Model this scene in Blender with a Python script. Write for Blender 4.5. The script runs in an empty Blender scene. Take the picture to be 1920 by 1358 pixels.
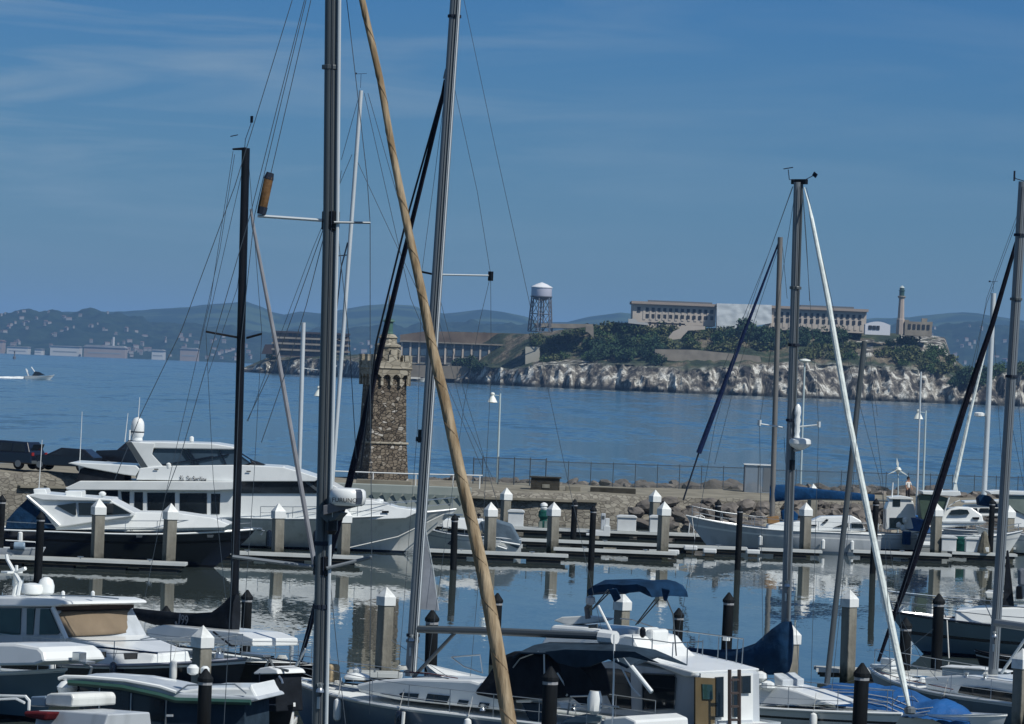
import bpy, bmesh, math, random
from mathutils import Vector, Matrix, noise
random.seed(11)
R = math.radians
sc = bpy.context.scene
COL = sc.collection
# ---------------------------------------------------------------- camera
FPX, CXP, CYP = 7600.0, 960.0, 679.0
ROLL, PITCH, CAMH = R(2.3), math.atan(14 / 7600), 10.0
F0 = Vector((0, math.cos(PITCH), math.sin(PITCH)))
U0 = Vector((0, -math.sin(PITCH), math.cos(PITCH)))
R0 = Vector((1, 0, 0))
RV = R0 * math.cos(ROLL) + U0 * math.sin(ROLL)
UV = -R0 * math.sin(ROLL) + U0 * math.cos(ROLL)
cam = bpy.data.cameras.new('camera'); camo = bpy.data.objects.new('camera', cam); COL.objects.link(camo)
m = Matrix((RV, UV, -F0)).transposed().to_4x4(); m.translation = Vector((0, 0, CAMH))
camo.matrix_world = m
cam.sensor_width = 36.0; cam.lens = FPX / 1920 * 36
cam.clip_start = 1.0; cam.clip_end = 80000
sc.camera = camo
# ---------------------------------------------------------------- light
SUN_AZ, SUN_EL = R(128), R(49)       # azimuth clockwise from the view axis (+Y): from the right, a little behind the camera
sdir = Vector((math.sin(SUN_AZ) * math.cos(SUN_EL), math.cos(SUN_AZ) * math.cos(SUN_EL), math.sin(SUN_EL)))
sl = bpy.data.lights.new('sun', 'SUN'); so = bpy.data.objects.new('sun', sl); COL.objects.link(so)
sl.energy = 4.3; sl.angle = R(0.5); sl.color = (1.0, 0.965, 0.90)
so.rotation_euler = (-sdir).to_track_quat('-Z', 'Y').to_euler()
w = bpy.data.worlds.new("World"); sc.world = w; w.use_nodes = True
nt = w.node_tree; nd = nt.nodes; lk = nt.links; nd.clear()
def N(t, **k):
    n = nd.new(t)
    for a, b in k.items(): setattr(n, a, b)
    return n
sky = N('ShaderNodeTexSky', sky_type='NISHITA'); sky.sun_disc = False
sky.sun_elevation = SUN_EL; sky.sun_rotation = SUN_AZ; sky.altitude = 10; sky.air_density = 1.0; sky.dust_density = 0.4; sky.ozone_density = 2.0
tc = N('ShaderNodeTexCoord'); sep = N('ShaderNodeSeparateXYZ'); lk.new(tc.outputs['Generated'], sep.inputs[0])
ramp = N('ShaderNodeValToRGB'); lk.new(sep.outputs['Z'], ramp.inputs[0])
SKY = [(0.0, (0.235, 0.36, 0.53)), (0.03, (0.20, 0.355, 0.57)), (0.09, (0.125, 0.32, 0.60)), (0.3, (0.26, 0.42, 0.60)), (1.0, (0.8, 0.8, 0.8))]
while len(ramp.color_ramp.elements) < len(SKY): ramp.color_ramp.elements.new(0.5)
for e, (p, c) in zip(ramp.color_ramp.elements, SKY): e.position = p; e.color = (*c, 1)
mul = N('ShaderNodeMix', data_type='RGBA', blend_type='MULTIPLY'); mul.inputs[0].default_value = 1
lk.new(sky.outputs[0], mul.inputs[6]); lk.new(ramp.outputs[0], mul.inputs[7])
# thin cirrus, stretched along the horizon
mp = N('ShaderNodeMapping'); mp.inputs['Scale'].default_value = (9, 9, 85); lk.new(tc.outputs['Generated'], mp.inputs[0])
cn = N('ShaderNodeTexNoise'); cn.inputs['Scale'].default_value = 1.0; cn.inputs['Detail'].default_value = 5; cn.inputs['Roughness'].default_value = .55; cn.inputs['Distortion'].default_value = .5
lk.new(mp.outputs[0], cn.inputs['Vector'])
cr = N('ShaderNodeValToRGB'); cr.color_ramp.elements[0].position = 0.46; cr.color_ramp.elements[1].position = 0.78; lk.new(cn.outputs[0], cr.inputs[0])
msk = N('ShaderNodeMapRange'); lk.new(sep.outputs['X'], msk.inputs[0])
msk.inputs[1].default_value = 0.05; msk.inputs[2].default_value = -0.13; msk.inputs[3].default_value = 0.18; msk.inputs[4].default_value = 0.95
zm = N('ShaderNodeMapRange'); lk.new(sep.outputs['Z'], zm.inputs[0]); zm.inputs[1].default_value = 0.02; zm.inputs[2].default_value = 0.05
mm = N('ShaderNodeMath', operation='MULTIPLY'); lk.new(cr.outputs[0], mm.inputs[0]); lk.new(msk.outputs[0], mm.inputs[1])
mm2 = N('ShaderNodeMath', operation='MULTIPLY'); lk.new(mm.outputs[0], mm2.inputs[0]); lk.new(zm.outputs[0], mm2.inputs[1])
cl = N('ShaderNodeMix', data_type='RGBA'); lk.new(mm2.outputs[0], cl.inputs[0]); lk.new(mul.outputs[2], cl.inputs[6])
cl.inputs[7].default_value = (2.7, 3.7, 4.6, 1)
bg = N('ShaderNodeBackground'); bg.inputs[1].default_value = 0.1; lk.new(cl.outputs[2], bg.inputs[0])
wo = N('ShaderNodeOutputWorld'); lk.new(bg.outputs[0], wo.inputs[0])
sc.view_settings.view_transform = 'Standard'; sc.view_settings.look = 'None'; sc.view_settings.gamma = 1.0
sc.view_settings.use_curve_mapping = False; sc.view_settings.exposure = 0.0
sc.cycles.volume_bounces = 1; sc.cycles.max_bounces = 8; sc.cycles.transparent_max_bounces = 24

# ---------------------------------------------------------------- helpers
CAM = Vector((0, 0, CAMH))
def ray(px, py): return F0 * FPX + RV * (px - CXP) - UV * (py - CYP)
def at(px, py, Y):
    d = ray(px, py); return CAM + d * (Y / d.y)
def gz(px, py, z):
    d = ray(px, py); return CAM + d * ((z - CAMH) / d.z)
def hz(px): return 693 + (px - 960) * math.tan(ROLL)

def set_in(b, n, v):
    if n in b.inputs: b.inputs[n].default_value = v
MATS = {}
def mat(name, col, rough=.5, metal=0., var=.12, scale=3., bump=0., bscale=None, col2=None, kind='noise', spec=None, thr=None, stretch=None, coat=0.):
    if name in MATS: return MATS[name]
    M = bpy.data.materials.new(name); M.use_nodes = True
    t = M.node_tree; b = t.nodes['Principled BSDF']
    b.inputs['Roughness'].default_value = rough; b.inputs['Metallic'].default_value = metal
    if spec is None and rough > .6: spec = .12
    if spec is not None: set_in(b, 'Specular IOR Level', spec)
    if coat: set_in(b, 'Coat Weight', coat); set_in(b, 'Coat Roughness', .08)
    tc = t.nodes.new('ShaderNodeTexCoord'); mp = t.nodes.new('ShaderNodeMapping'); t.links.new(tc.outputs['Object'], mp.inputs[0])
    if stretch: mp.inputs['Scale'].default_value = stretch
    if kind == 'noise':
        n = t.nodes.new('ShaderNodeTexNoise'); n.inputs['Scale'].default_value = scale; n.inputs['Detail'].default_value = 4; out = n.outputs[0]
    elif kind == 'voro':
        n = t.nodes.new('ShaderNodeTexVoronoi'); n.inputs['Scale'].default_value = scale; out = n.outputs['Color']
    t.links.new(mp.outputs[0], n.inputs['Vector'])
    rp = t.nodes.new('ShaderNodeValToRGB'); t.links.new(out, rp.inputs[0])
    c2 = col2 if col2 else tuple(min(1, c * (1 + var)) for c in col)
    c1 = col if col2 else tuple(c * (1 - var) for c in col)
    lo, hi = thr if thr else (.3, .7)
    rp.color_ramp.elements[0].position = lo; rp.color_ramp.elements[1].position = hi
    rp.color_ramp.elements[0].color = (*c1, 1); rp.color_ramp.elements[1].color = (*c2, 1)
    t.links.new(rp.outputs[0], b.inputs['Base Color'])
    if bump:
        bp = t.nodes.new('ShaderNodeBump'); bp.inputs['Strength'].default_value = bump; bp.inputs['Distance'].default_value = .1
        if bscale:
            n2 = t.nodes.new('ShaderNodeTexNoise'); n2.inputs['Scale'].default_value = bscale; n2.inputs['Detail'].default_value = 5; t.links.new(mp.outputs[0], n2.inputs['Vector']); o2 = n2.outputs[0]
        else: o2 = n.outputs[0]
        t.links.new(o2, bp.inputs['Height']); t.links.new(bp.outputs[0], b.inputs['Normal'])
    MATS[name] = M; return M

def props(o, label=None, cat=None, group=None, kind=None):
    if label: o['label'] = label
    if cat: o['category'] = cat
    if group: o['group'] = group
    if kind: o['kind'] = kind
    return o

class MB:
    def __init__(s): s.v = []; s.f = []; s.mi = []; s.cur = 0
    def add(s, vs, fs):
        o = len(s.v); s.v += [tuple(v) for v in vs]
        for f in fs: s.f.append([i + o for i in f]); s.mi.append(s.cur)
        return s
    def box(s, c, d, rz=0, ry=0):
        c = Vector(c); Mx = Matrix.Rotation(rz, 3, 'Z') @ Matrix.Rotation(ry, 3, 'Y')
        vs = [c + Mx @ Vector((x * d[0] / 2, y * d[1] / 2, z * d[2] / 2)) for x in (-1, 1) for y in (-1, 1) for z in (-1, 1)]
        return s.add(vs, [(0, 1, 3, 2), (4, 6, 7, 5), (0, 4, 5, 1), (2, 3, 7, 6), (0, 2, 6, 4), (1, 5, 7, 3)])
    def loft(s, rings, cap=True, closed=True):
        n = len(rings[0]); vs = [p for r in rings for p in r]; fs = []
        for i in range(len(rings) - 1):
            for j in range(n if closed else n - 1):
                k = (j + 1) % n
                fs.append((i * n + j, i * n + k, (i + 1) * n + k, (i + 1) * n + j))
        if cap: fs.append(tuple(range(n))[::-1]); fs.append(tuple((len(rings) - 1) * n + j for j in range(n)))
        return s.add(vs, fs)
    def tube(s, pts, r, seg=6, r2=None, rs=None, ell=1.):
        pts = [Vector(p) for p in pts]; rings = []
        up = None
        for i, p in enumerate(pts):
            a = pts[max(0, i - 1)]; b = pts[min(len(pts) - 1, i + 1)]; d = (b - a).normalized()
            if up is None:
                up = Vector((0, 1, 0)) if abs(d.y) < .9 else Vector((1, 0, 0))
            x = (up - d * up.dot(d)).normalized(); up = x; y = d.cross(x)
            rr = rs[i] if rs else (r if r2 is None else r + (r2 - r) * i / (len(pts) - 1))
            rings.append([p + x * math.cos(2 * math.pi * k / seg) * rr * ell + y * math.sin(2 * math.pi * k / seg) * rr for k in range(seg)])
        return s.loft(rings)
    def lathe(s, c, prof, seg=16, sx=1, sy=1):
        c = Vector(c)
        return s.loft([[c + Vector((math.cos(2 * math.pi * (k + .5) / seg) * r * sx, math.sin(2 * math.pi * (k + .5) / seg) * r * sy, z)) for k in range(seg)] for r, z in prof])
    def prism(s, xz, y0, y1, tum=0., far=None):
        # outline in x,z ; y0 (near) to y1 ; tum = how far sides lean inwards per metre of height
        z0 = min(p[1] for p in xz); sg = 1 if y1 > y0 else -1
        a = [(x, y0 + sg * tum * (z - z0), z) for x, z in xz]; b = [(x, y1 - sg * tum * (z - z0), z) for x, z in (far or xz)]
        n = len(a)
        return s.add(a + b, [tuple(range(n)), tuple(range(n, 2 * n))[::-1]] + [(i, i + n, (i + 1) % n + n, (i + 1) % n) for i in range(n)])
    def slab(s, pts, thick=.03, nrm=None):
        pts = [Vector(p) for p in pts]
        n = nrm or (pts[1] - pts[0]).cross(pts[2] - pts[0]).normalized()
        b = [p - n * thick for p in pts]; k = len(pts)
        return s.add(pts + b, [tuple(range(k)), tuple(range(k, 2 * k))[::-1]] + [(i, i + k, (i + 1) % k + k, (i + 1) % k) for i in range(k)])
    def build(s, name, mats, parent=None, origin=None, bevel=0, smooth=False, seg=2, split=35):
        me = bpy.data.meshes.new(name); o3 = Vector(origin) if origin is not None else Vector((0, 0, 0))
        me.from_pydata([tuple(Vector(v) - o3) for v in s.v], [], s.f)
        if not isinstance(mats, (list, tuple)): mats = [mats]
        for x in mats: me.materials.append(x)
        for p, i in zip(me.polygons, s.mi): p.material_index = i; p.use_smooth = smooth
        bm = bmesh.new(); bm.from_mesh(me); bmesh.ops.recalc_face_normals(bm, faces=bm.faces); bm.to_mesh(me); bm.free()
        me.update()
        o = bpy.data.objects.new(name, me); COL.objects.link(o)
        if parent is not None: o.parent = parent
        elif origin is not None: o.location = o3
        if bevel:
            md = o.modifiers.new('bevel', 'BEVEL'); md.width = bevel; md.segments = seg; md.limit_method = 'ANGLE'; md.angle_limit = R(30)
        if smooth and split:
            md = o.modifiers.new('split', 'EDGE_SPLIT'); md.split_angle = R(split)
        return o

def thing(name, loc, label, cat, group=None, rz=0):
    o = bpy.data.objects.new(name, None); COL.objects.link(o); o.location = loc; o.rotation_euler = (0, 0, rz); o.empty_display_size = .5
    return props(o, label, cat, group)
def copy_tree(o, parent=None, loc=None, rz=None, label=None, scale=None):
    c = o.copy(); COL.objects.link(c)
    if parent is not None: c.parent = parent
    if loc is not None: c.location = loc
    if rz is not None: c.rotation_euler = (0, 0, rz)
    if label: c['label'] = label
    if scale: c.scale = scale
    for ch in list(o.children): copy_tree(ch, c)
    return c

class Frame:
    """a thing placed in the world: local x runs forward (bow), y to the left, z up from the water"""
    def __init__(s, name, loc, h, label, cat, group=None):
        s.o = Vector(loc); s.h = h; s.root = thing(name, loc, label, cat, group, h)
        s.Mi = Matrix.Rotation(-h, 3, 'Z'); s.Mf = Matrix.Rotation(h, 3, 'Z')
        s.n = -1 if math.cos(h) > 0 else 1
    def l(s, p): return s.Mi @ (Vector(p) - s.o)
    def a(s, px, py, Y): return s.l(at(px, py, Y))
    def p(s, px, py, yl):
        o = s.l(CAM); d = s.Mi @ ray(px, py); t = (yl - o.y) / d.y; return o + d * t
    def xz(s, pts, yl): return [(q.x, q.z) for q in (s.p(a, b, yl) for a, b in pts)]
    def prism(s, mb, pts, w, tum=0., w2=None):
        y0 = s.n * w; y1 = -y0 if w2 is None else s.n * w2
        return mb.prism(s.xz(pts, y0), y0, y1, tum)
    def panel(s, mb, pts, w, t=.02, both=False, lean=0.):
        y0 = s.n * w; q = s.xz(pts, y0)
        mb.prism(q, y0 + s.n * .012, y0 - s.n * t)
        if both: mb.prism(q, -y0 - s.n * .012, -y0 + s.n * t)
        return mb
    def part(s, mb, name, mats, parent=None, **k): return mb.build(name, mats, parent or s.root, **k)

def sheer(t, fs, fm, fb):
    return fm + (fb - fm) * max(0, (t - .45) / .55) ** 2 + (fs - fm) * max(0, (.45 - t) / .45) ** 2
def hbeam(t, B, sw, p=2.2):
    q = min(1, t / .45); a = sw + (1 - sw) * (1 - (1 - q) ** 2)
    return B / 2 * a * (1 - max(0, (t - .4) / .6) ** p)
def hull(fr, L, B, fs, fm, fb, mats, deckmat, rake=1.2, sw=.75, stripe=None, railmat=None, p=2.2, chine=0.0, bul=0.06, flare=1.0, bootz=.12, ttr=0.):
    """mats = [side, stripe, boot, bottom]"""
    n = 26; mb = MB()
    def zr(t):
        sh = sheer(t, fs, fm, fb); st = stripe or (.66, .74)
        return [-.55, -.05, bootz, bootz + (sh - bootz) * .3, bootz + (sh - bootz) * st[0], bootz + (sh - bootz) * st[1], sh]
    def pt(t, z, sgn):
        sh = sheer(t, fs, fm, fb); s = max(0, (z + .55) / (sh + .55))
        e = .22 + flare * .9 * t ** 3
        y = hbeam(t, B, sw, p) * s ** e
        x = t * (L - rake * (1 - s) ** 1.15) + ttr * (1 - t) * s * .6
        return (x, sgn * y, z)
    rows = [2 if False else 3, 2, 0, 0, 1, 0]
    for sgn in (-1, 1):
        g = [[pt(i / n, z, sgn) for z in zr(i / n)] for i in range(n + 1)]
        for k in range(6):
            mb.cur = min(rows[k], len(mats) - 1)
            vs = []; fs_ = []
            for i in range(n + 1): vs += [g[i][k], g[i][k + 1]]
            for i in range(n): fs_.append((2 * i, 2 * i + 1, 2 * i + 3, 2 * i + 2))
            mb.add(vs, fs_)
    mb.cur = 0
    tr = [pt(0, z, -1) for z in zr(0)] + [pt(0, z, 1) for z in zr(0)][::-1]
    mb.add(tr, [tuple(range(len(tr)))])
    ho = mb.build('hull', mats, fr.root, smooth=True, split=30)
    bm = bmesh.new(); bm.from_mesh(ho.data); bmesh.ops.remove_doubles(bm, verts=bm.verts, dist=.002); bmesh.ops.recalc_face_normals(bm, faces=bm.faces); bm.to_mesh(ho.data); bm.free()
    # deck
    if deckmat.name == 'gelcoat_white': deckmat = mat('deck_nonskid_white', (.56, .585, .575), .7, col2=(.66, .69, .68), scale=2.2, bump=.15, bscale=40, spec=.2, thr=(.3, .52))
    d = MB(); vs = []; fs_ = []
    for i in range(n + 1):
        t = i / n; sh = sheer(t, fs, fm, fb) - bul; hb = hbeam(t, B, sw, p) * .985; x = t * L + ttr * (1 - t) * .6
        for q in (-1, -.5, 0, .5, 1): vs.append((x, hb * q, sh + .06 * B / 3 * (1 - q * q)))
    for i in range(n):
        for j in range(4): fs_.append((i * 5 + j, i * 5 + j + 1, (i + 1) * 5 + j + 1, (i + 1) * 5 + j))
    d.add(vs, fs_); d.build('deck', deckmat, fr.root, smooth=True)
    if railmat:
        r = MB()
        for sgn in (-1, 1): r.tube([pt(i / n, sheer(i / n, fs, fm, fb), sgn) for i in range(n + 1)], .045, 6)
        r.build('rub_rail', railmat, fr.root, smooth=True)
    fr.hp = dict(L=L, B=B, fs=fs, fm=fm, fb=fb, sw=sw, p=p)
def gun(fr, t, sgn, dz=0, k=.95):
    h = fr.hp; return Vector((t * h['L'] - (.12 if t > .97 else 0), sgn * hbeam(t, h['B'], h['sw'], h['p']) * k, sheer(t, h['fs'], h['fm'], h['fb']) + dz))
def rails(fr, t0, t1, hgt, mt, step=1.6, r=.013, name='guard_rail', mid=True, lean=0., sides=(-1, 1), joinbow=True):
    mb = MB(); L = fr.hp['L']; n = max(2, int((t1 - t0) * L / step))
    ends = {}
    for sg in sides:
        tops = []; mids = []
        for i in range(n + 1):
            t = t0 + (t1 - t0) * i / n; a = gun(fr, t, sg, -.02); b = gun(fr, t, sg, hgt); b.x += lean
            mb.tube([a, b], r, 5); tops.append(b); mids.append((a + b) / 2)
        mb.tube(tops, r, 5)
        if mid: mb.tube(mids, r * .7, 4)
        ends[sg] = tops[-1]
    if joinbow and t1 > .9 and len(sides) == 2: mb.tube([ends[-1], (ends[-1] + ends[1]) / 2 + Vector((.15, 0, 0)), ends[1]], r, 5)
    return mb.build(name, mt, fr.root, smooth=True)
def wire(fr, pts, mt, r=.012, name='rigging_wire'):
    return MB().tube(pts, r, 4).build(name, mt, fr.root)
def text(fr, s, p0, size, mt, name='lettering', rot=None, parent=None, ext=.006, mirror=False, xs=1.0):
    c = bpy.data.curves.new('t', 'FONT'); c.body = s; c.size = size; c.extrude = ext
    o = bpy.data.objects.new('t', c); COL.objects.link(o); bpy.context.view_layer.update()
    me = bpy.data.meshes.new_from_object(o); bpy.data.objects.remove(o)
    me.materials.clear(); me.materials.append(mt)
    q = bpy.data.objects.new(name, me); COL.objects.link(q); q.parent = parent or fr.root
    q.location = p0; q.rotation_euler = rot or (R(90), 0, 0 if fr.n < 0 else R(180)); q.scale = (xs, 1, 1)
    return q
# ---------------------------------------------------------------- materials
white = mat('gelcoat_white', (.66, .69, .68), .3, col2=(.72, .75, .74), scale=1.1, coat=.3, thr=(.32, .5))
cream = mat('gelcoat_cream', (.50, .52, .49), .4, col2=(.63, .65, .62), scale=1.6, stretch=(1.5, 1.5, .3), thr=(.28, .5))
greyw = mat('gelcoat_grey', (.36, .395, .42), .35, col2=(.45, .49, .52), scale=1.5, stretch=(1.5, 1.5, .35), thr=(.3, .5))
navy = mat('navy_paint', (.006, .010, .022), .22, var=.2, scale=1., coat=.5)
tealg = mat('teal_grey_paint', (.10, .16, .20), .3, var=.08, scale=.9, coat=.3)
slateb = mat('slate_blue_paint', (.13, .19, .26), .28, var=.07, scale=.9, coat=.3)
black = mat('black_paint', (.005, .006, .009), .4, var=.2, spec=.25)
blackc = mat('black_canvas', (.010, .013, .018), .85, var=.35, scale=2.5, bump=.5, bscale=3)
slatec = mat('slate_canvas', (.020, .036, .055), .85, var=.3, scale=2.0, bump=.5, bscale=3)
navyc = mat('navy_canvas', (.005, .026, .066), .85, var=.35, scale=2.5, bump=.7, bscale=2.5)
bluec = mat('blue_canvas', (.005, .042, .12), .8, var=.3, scale=2.5, bump=.7, bscale=2.5)
tarp = mat('blue_tarp', (.006, .075, .24), .6, var=.25, scale=1.5, bump=.9, bscale=2.2)
greenc = mat('green_canvas', (.010, .075, .065), .85, var=.3, scale=2.5, bump=.7, bscale=3)
tanc = mat('tan_canvas', (.19, .15, .105), .9, var=.12, scale=1.5, bump=.5, bscale=1.6)
furl = mat('furled_canvas', (.20, .145, .085), .85, col2=(.38, .305, .205), scale=2.6, bump=.9, stretch=(2.2, 2.2, .35), thr=(.35, .65))
greys = mat('grey_sailcloth', (.16, .18, .21), .8, var=.15, scale=2., bump=.4)
whites = mat('white_sailcloth', (.62, .68, .66), .8, var=.12, scale=3., bump=.5)
glass = mat('dark_glass', (.012, .017, .022), .06, var=.3, scale=.8, spec=.6)
glassg = mat('green_glass', (.02, .05, .05), .08, var=.3, scale=.8, spec=.6)
glassb = mat('blue_tinted_glass', (.045, .075, .11), .08, var=.2, scale=.6, spec=.6)
vinyl = mat('clear_vinyl', (.16, .20, .18), .25, var=.25, scale=1.2)
alu = mat('mast_aluminium', (.17, .195, .215), .42, metal=.3, var=.06, scale=.6)
alud = mat('mast_dark_aluminium', (.085, .10, .108), .42, metal=.25, var=.08, scale=.6)
alul = mat('mast_pale_aluminium', (.55, .60, .62), .4, metal=.2, var=.06, scale=.6)
steel = mat('stainless_steel', (.40, .44, .47), .28, metal=.8, var=.06)
wirem = mat('rigging_steel', (.05, .07, .09), .5, metal=.3, var=.1)
wired = mat('dark_rope', (.02, .028, .045), .8, var=.2)
rope = mat('pale_rope', (.45, .46, .44), .85, var=.15, scale=20)
teak = mat('teak', (.22, .14, .07), .6, var=.2, scale=6, stretch=(.3, 4, 4))
leather = mat('brown_leather', (.13, .075, .035), .7, var=.35, scale=5, bump=.4)
red = mat('red_canvas', (.09, .012, .016), .8, var=.2)
greent = mat('green_trim', (.02, .07, .055), .45, var=.15)
concp = mat('pile_concrete', (.13, .125, .105), .85, col2=(.25, .245, .21), scale=1.6, bump=.4, bscale=9, stretch=(1, 1, .35))
def tide(M, z0=.25, z1=.7, col=(.022, .026, .018)):
    t = M.node_tree; b = t.nodes['Principled BSDF']; src = b.inputs['Base Color'].links[0].from_socket
    g = t.nodes.new('ShaderNodeNewGeometry'); s = t.nodes.new('ShaderNodeSeparateXYZ'); t.links.new(g.outputs['Position'], s.inputs[0])
    n = t.nodes.new('ShaderNodeTexNoise'); n.inputs['Scale'].default_value = 3; t.links.new(g.outputs['Position'], n.inputs['Vector'])
    ad = t.nodes.new('ShaderNodeMath'); ad.operation = 'MULTIPLY_ADD'; t.links.new(n.outputs[0], ad.inputs[0]); ad.inputs[1].default_value = -.8; t.links.new(s.outputs['Z'], ad.inputs[2])
    r = t.nodes.new('ShaderNodeMapRange'); t.links.new(ad.outputs[0], r.inputs[0]); r.inputs[1].default_value = z0 - .4; r.inputs[2].default_value = z1 - .4
    x = t.nodes.new('ShaderNodeMix'); x.data_type = 'RGBA'; t.links.new(r.outputs[0], x.inputs[0]); x.inputs[6].default_value = (*col, 1); t.links.new(src, x.inputs[7]); t.links.new(x.outputs[2], b.inputs['Base Color'])
tide(concp)
capw = mat('pile_cap_white', (.52, .54, .52), .5, col2=(.67, .70, .69), scale=2.5, thr=(.3, .5))
pilebl = mat('pile_black', (.008, .010, .012), .75, var=.5, scale=3, bump=.3, stretch=(1, 1, .3))
band = mat('pile_band', (.28, .29, .30), .5, var=.15)
deckc = mat('dock_deck', (.34, .36, .35), .85, var=.14, scale=1.4, bump=.3, bscale=8)
deckw = mat('dock_timber', (.21, .19, .16), .85, var=.25, scale=3, stretch=(.25, 3, 1), bump=.3)
floatm = mat('dock_float', (.045, .045, .045), .8, var=.3, scale=1.5)
boxw = mat('dock_box_fibreglass', (.60, .63, .63), .4, var=.06, scale=2)
stone = mat('jetty_stone', (.085, .078, .062), .95, col2=(.23, .215, .175), kind='voro', scale=1.6, bump=.9, bscale=3., thr=(.1, .9), stretch=(1, 1, 1.5))
rockm = mat('riprap_rock', (.06, .058, .055), .95, col2=(.22, .20, .18), scale=.8, bump=.8, bscale=2.5)
jettop = mat('jetty_top', (.15, .142, .115), .95, col2=(.25, .235, .19), scale=.6, bump=.4)
darkwood = mat('weathered_timber', (.045, .043, .036), .9, var=.35, scale=2, bump=.5)
rubber = mat('tyre_rubber', (.008, .008, .009), .85, var=.2)
carp = mat('car_paint_navy', (.005, .008, .018), .28, var=.1, coat=.6)
carb = mat('car_paint_black', (.006, .006, .008), .22, var=.1, coat=.6)
lampr = mat('car_lamp_red', (.25, .02, .02), .25, var=.1)
postg = mat('fence_post_steel', (.07, .095, .12), .5, metal=.3, var=.15)
postl = mat('lamp_post_paint', (.42, .52, .54), .45, var=.05)
lampw = mat('lamp_hood_white', (.72, .76, .70), .4, var=.04)
skin = mat('skin', (.32, .17, .11), .6, var=.1)
# tower stones: voronoi cells, mortar joints and the odd pale stone
def tower_mat(name, lo, hi, sc_=2.2, st=(1, 1, 1.7), pale=True, joint=(.022, .021, .019), bst=1):
    M = bpy.data.materials.new(name); M.use_nodes = True; t = M.node_tree; b = t.nodes['Principled BSDF']; b.inputs['Roughness'].default_value = .93
    tc = t.nodes.new('ShaderNodeTexCoord'); mp = t.nodes.new('ShaderNodeMapping'); mp.inputs['Scale'].default_value = st; t.links.new(tc.outputs['Object'], mp.inputs[0])
    v = t.nodes.new('ShaderNodeTexVoronoi'); v.inputs['Scale'].default_value = sc_; t.links.new(mp.outputs[0], v.inputs['Vector'])
    e = t.nodes.new('ShaderNodeTexVoronoi'); e.feature = 'DISTANCE_TO_EDGE'; e.inputs['Scale'].default_value = sc_; t.links.new(mp.outputs[0], e.inputs['Vector'])
    bw = t.nodes.new('ShaderNodeSeparateColor'); t.links.new(v.outputs['Color'], bw.inputs[0])
    rp = t.nodes.new('ShaderNodeValToRGB'); t.links.new(bw.outputs[0], rp.inputs[0])
    cr = rp.color_ramp; cr.elements[0].color = (*lo, 1); cr.elements[1].position = .9; cr.elements[1].color = (*hi, 1)
    if pale: el = cr.elements.new(.985); el.color = (.42, .40, .36, 1)
    j = t.nodes.new('ShaderNodeValToRGB'); j.color_ramp.elements[0].position = .0; j.color_ramp.elements[1].position = .09; t.links.new(e.outputs[0], j.inputs[0])
    mx = t.nodes.new('ShaderNodeMix'); mx.data_type = 'RGBA'; t.links.new(j.outputs[0], mx.inputs[0]); mx.inputs[6].default_value = (*joint, 1); t.links.new(rp.outputs[0], mx.inputs[7])
    t.links.new(mx.outputs[2], b.inputs['Base Color'])
    bp = t.nodes.new('ShaderNodeBump'); bp.inputs['Strength'].default_value = bst; bp.inputs['Distance'].default_value = .12; t.links.new(j.outputs[0], bp.inputs['Height']); t.links.new(bp.outputs[0], b.inputs['Normal'])
    return M
towerm = tower_mat('tower_rubble', (.070, .056, .042), (.195, .165, .125), 3.4, (1, 1, 1.6), True, (.038, .034, .029))
crownm = tower_mat('tower_dressed_stone', (.22, .20, .155), (.36, .335, .27), 2.4, (.7, .7, 1.3), False, (.15, .138, .108), .25)
jwall = tower_mat('jetty_rubble_wall', (.13, .12, .10), (.24, .228, .19), 3.2, (.8, .8, 1.5), False, (.105, .098, .08), .5)

# ---------------------------------------------------------------- water
def water_mat(name, deep, rough, waves):
    """waves: (stretch x, stretch y, scale, slope) - each noise tilts the surface normal"""
    M = bpy.data.materials.new(name); M.use_nodes = True; t = M.node_tree; b = t.nodes['Principled BSDF']
    b.inputs['Base Color'].default_value = (*deep, 1); b.inputs['Roughness'].default_value = rough; b.inputs['IOR'].default_value = 1.333
    geo = t.nodes.new('ShaderNodeNewGeometry'); acc = None
    for (sx, sy, scl, slope) in waves:
        mp = t.nodes.new('ShaderNodeMapping'); mp.inputs['Scale'].default_value = (sx, sy, 1); t.links.new(geo.outputs['Position'], mp.inputs[0])
        n = t.nodes.new('ShaderNodeTexNoise'); n.inputs['Scale'].default_value = scl; n.inputs['Detail'].default_value = 3; t.links.new(mp.outputs[0], n.inputs['Vector'])
        s = t.nodes.new('ShaderNodeVectorMath'); s.operation = 'SUBTRACT'; t.links.new(n.outputs['Color'], s.inputs[0]); s.inputs[1].default_value = (.5, .5, .5)
        k = t.nodes.new('ShaderNodeVectorMath'); k.operation = 'MULTIPLY'; t.links.new(s.outputs[0], k.inputs[0]); k.inputs[1].default_value = (slope * .6, slope, 0)
        if acc is None: acc = k
        else:
            q = t.nodes.new('ShaderNodeVectorMath'); q.operation = 'ADD'; t.links.new(acc.outputs[0], q.inputs[0]); t.links.new(k.outputs[0], q.inputs[1]); acc = q
    u = t.nodes.new('ShaderNodeVectorMath'); u.operation = 'ADD'; t.links.new(acc.outputs[0], u.inputs[0]); u.inputs[1].default_value = (0, 0, 1)
    z = t.nodes.new('ShaderNodeVectorMath'); z.operation = 'NORMALIZE'; t.links.new(u.outputs[0], z.inputs[0]); t.links.new(z.outputs[0], b.inputs['Normal'])
    return M
baym = water_mat('bay_water', (.045, .105, .15), .12, [(1, .30, .55, .42), (1, .20, .16, .44), (1, .12, .045, .36), (1, .05, .008, .14)])
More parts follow.
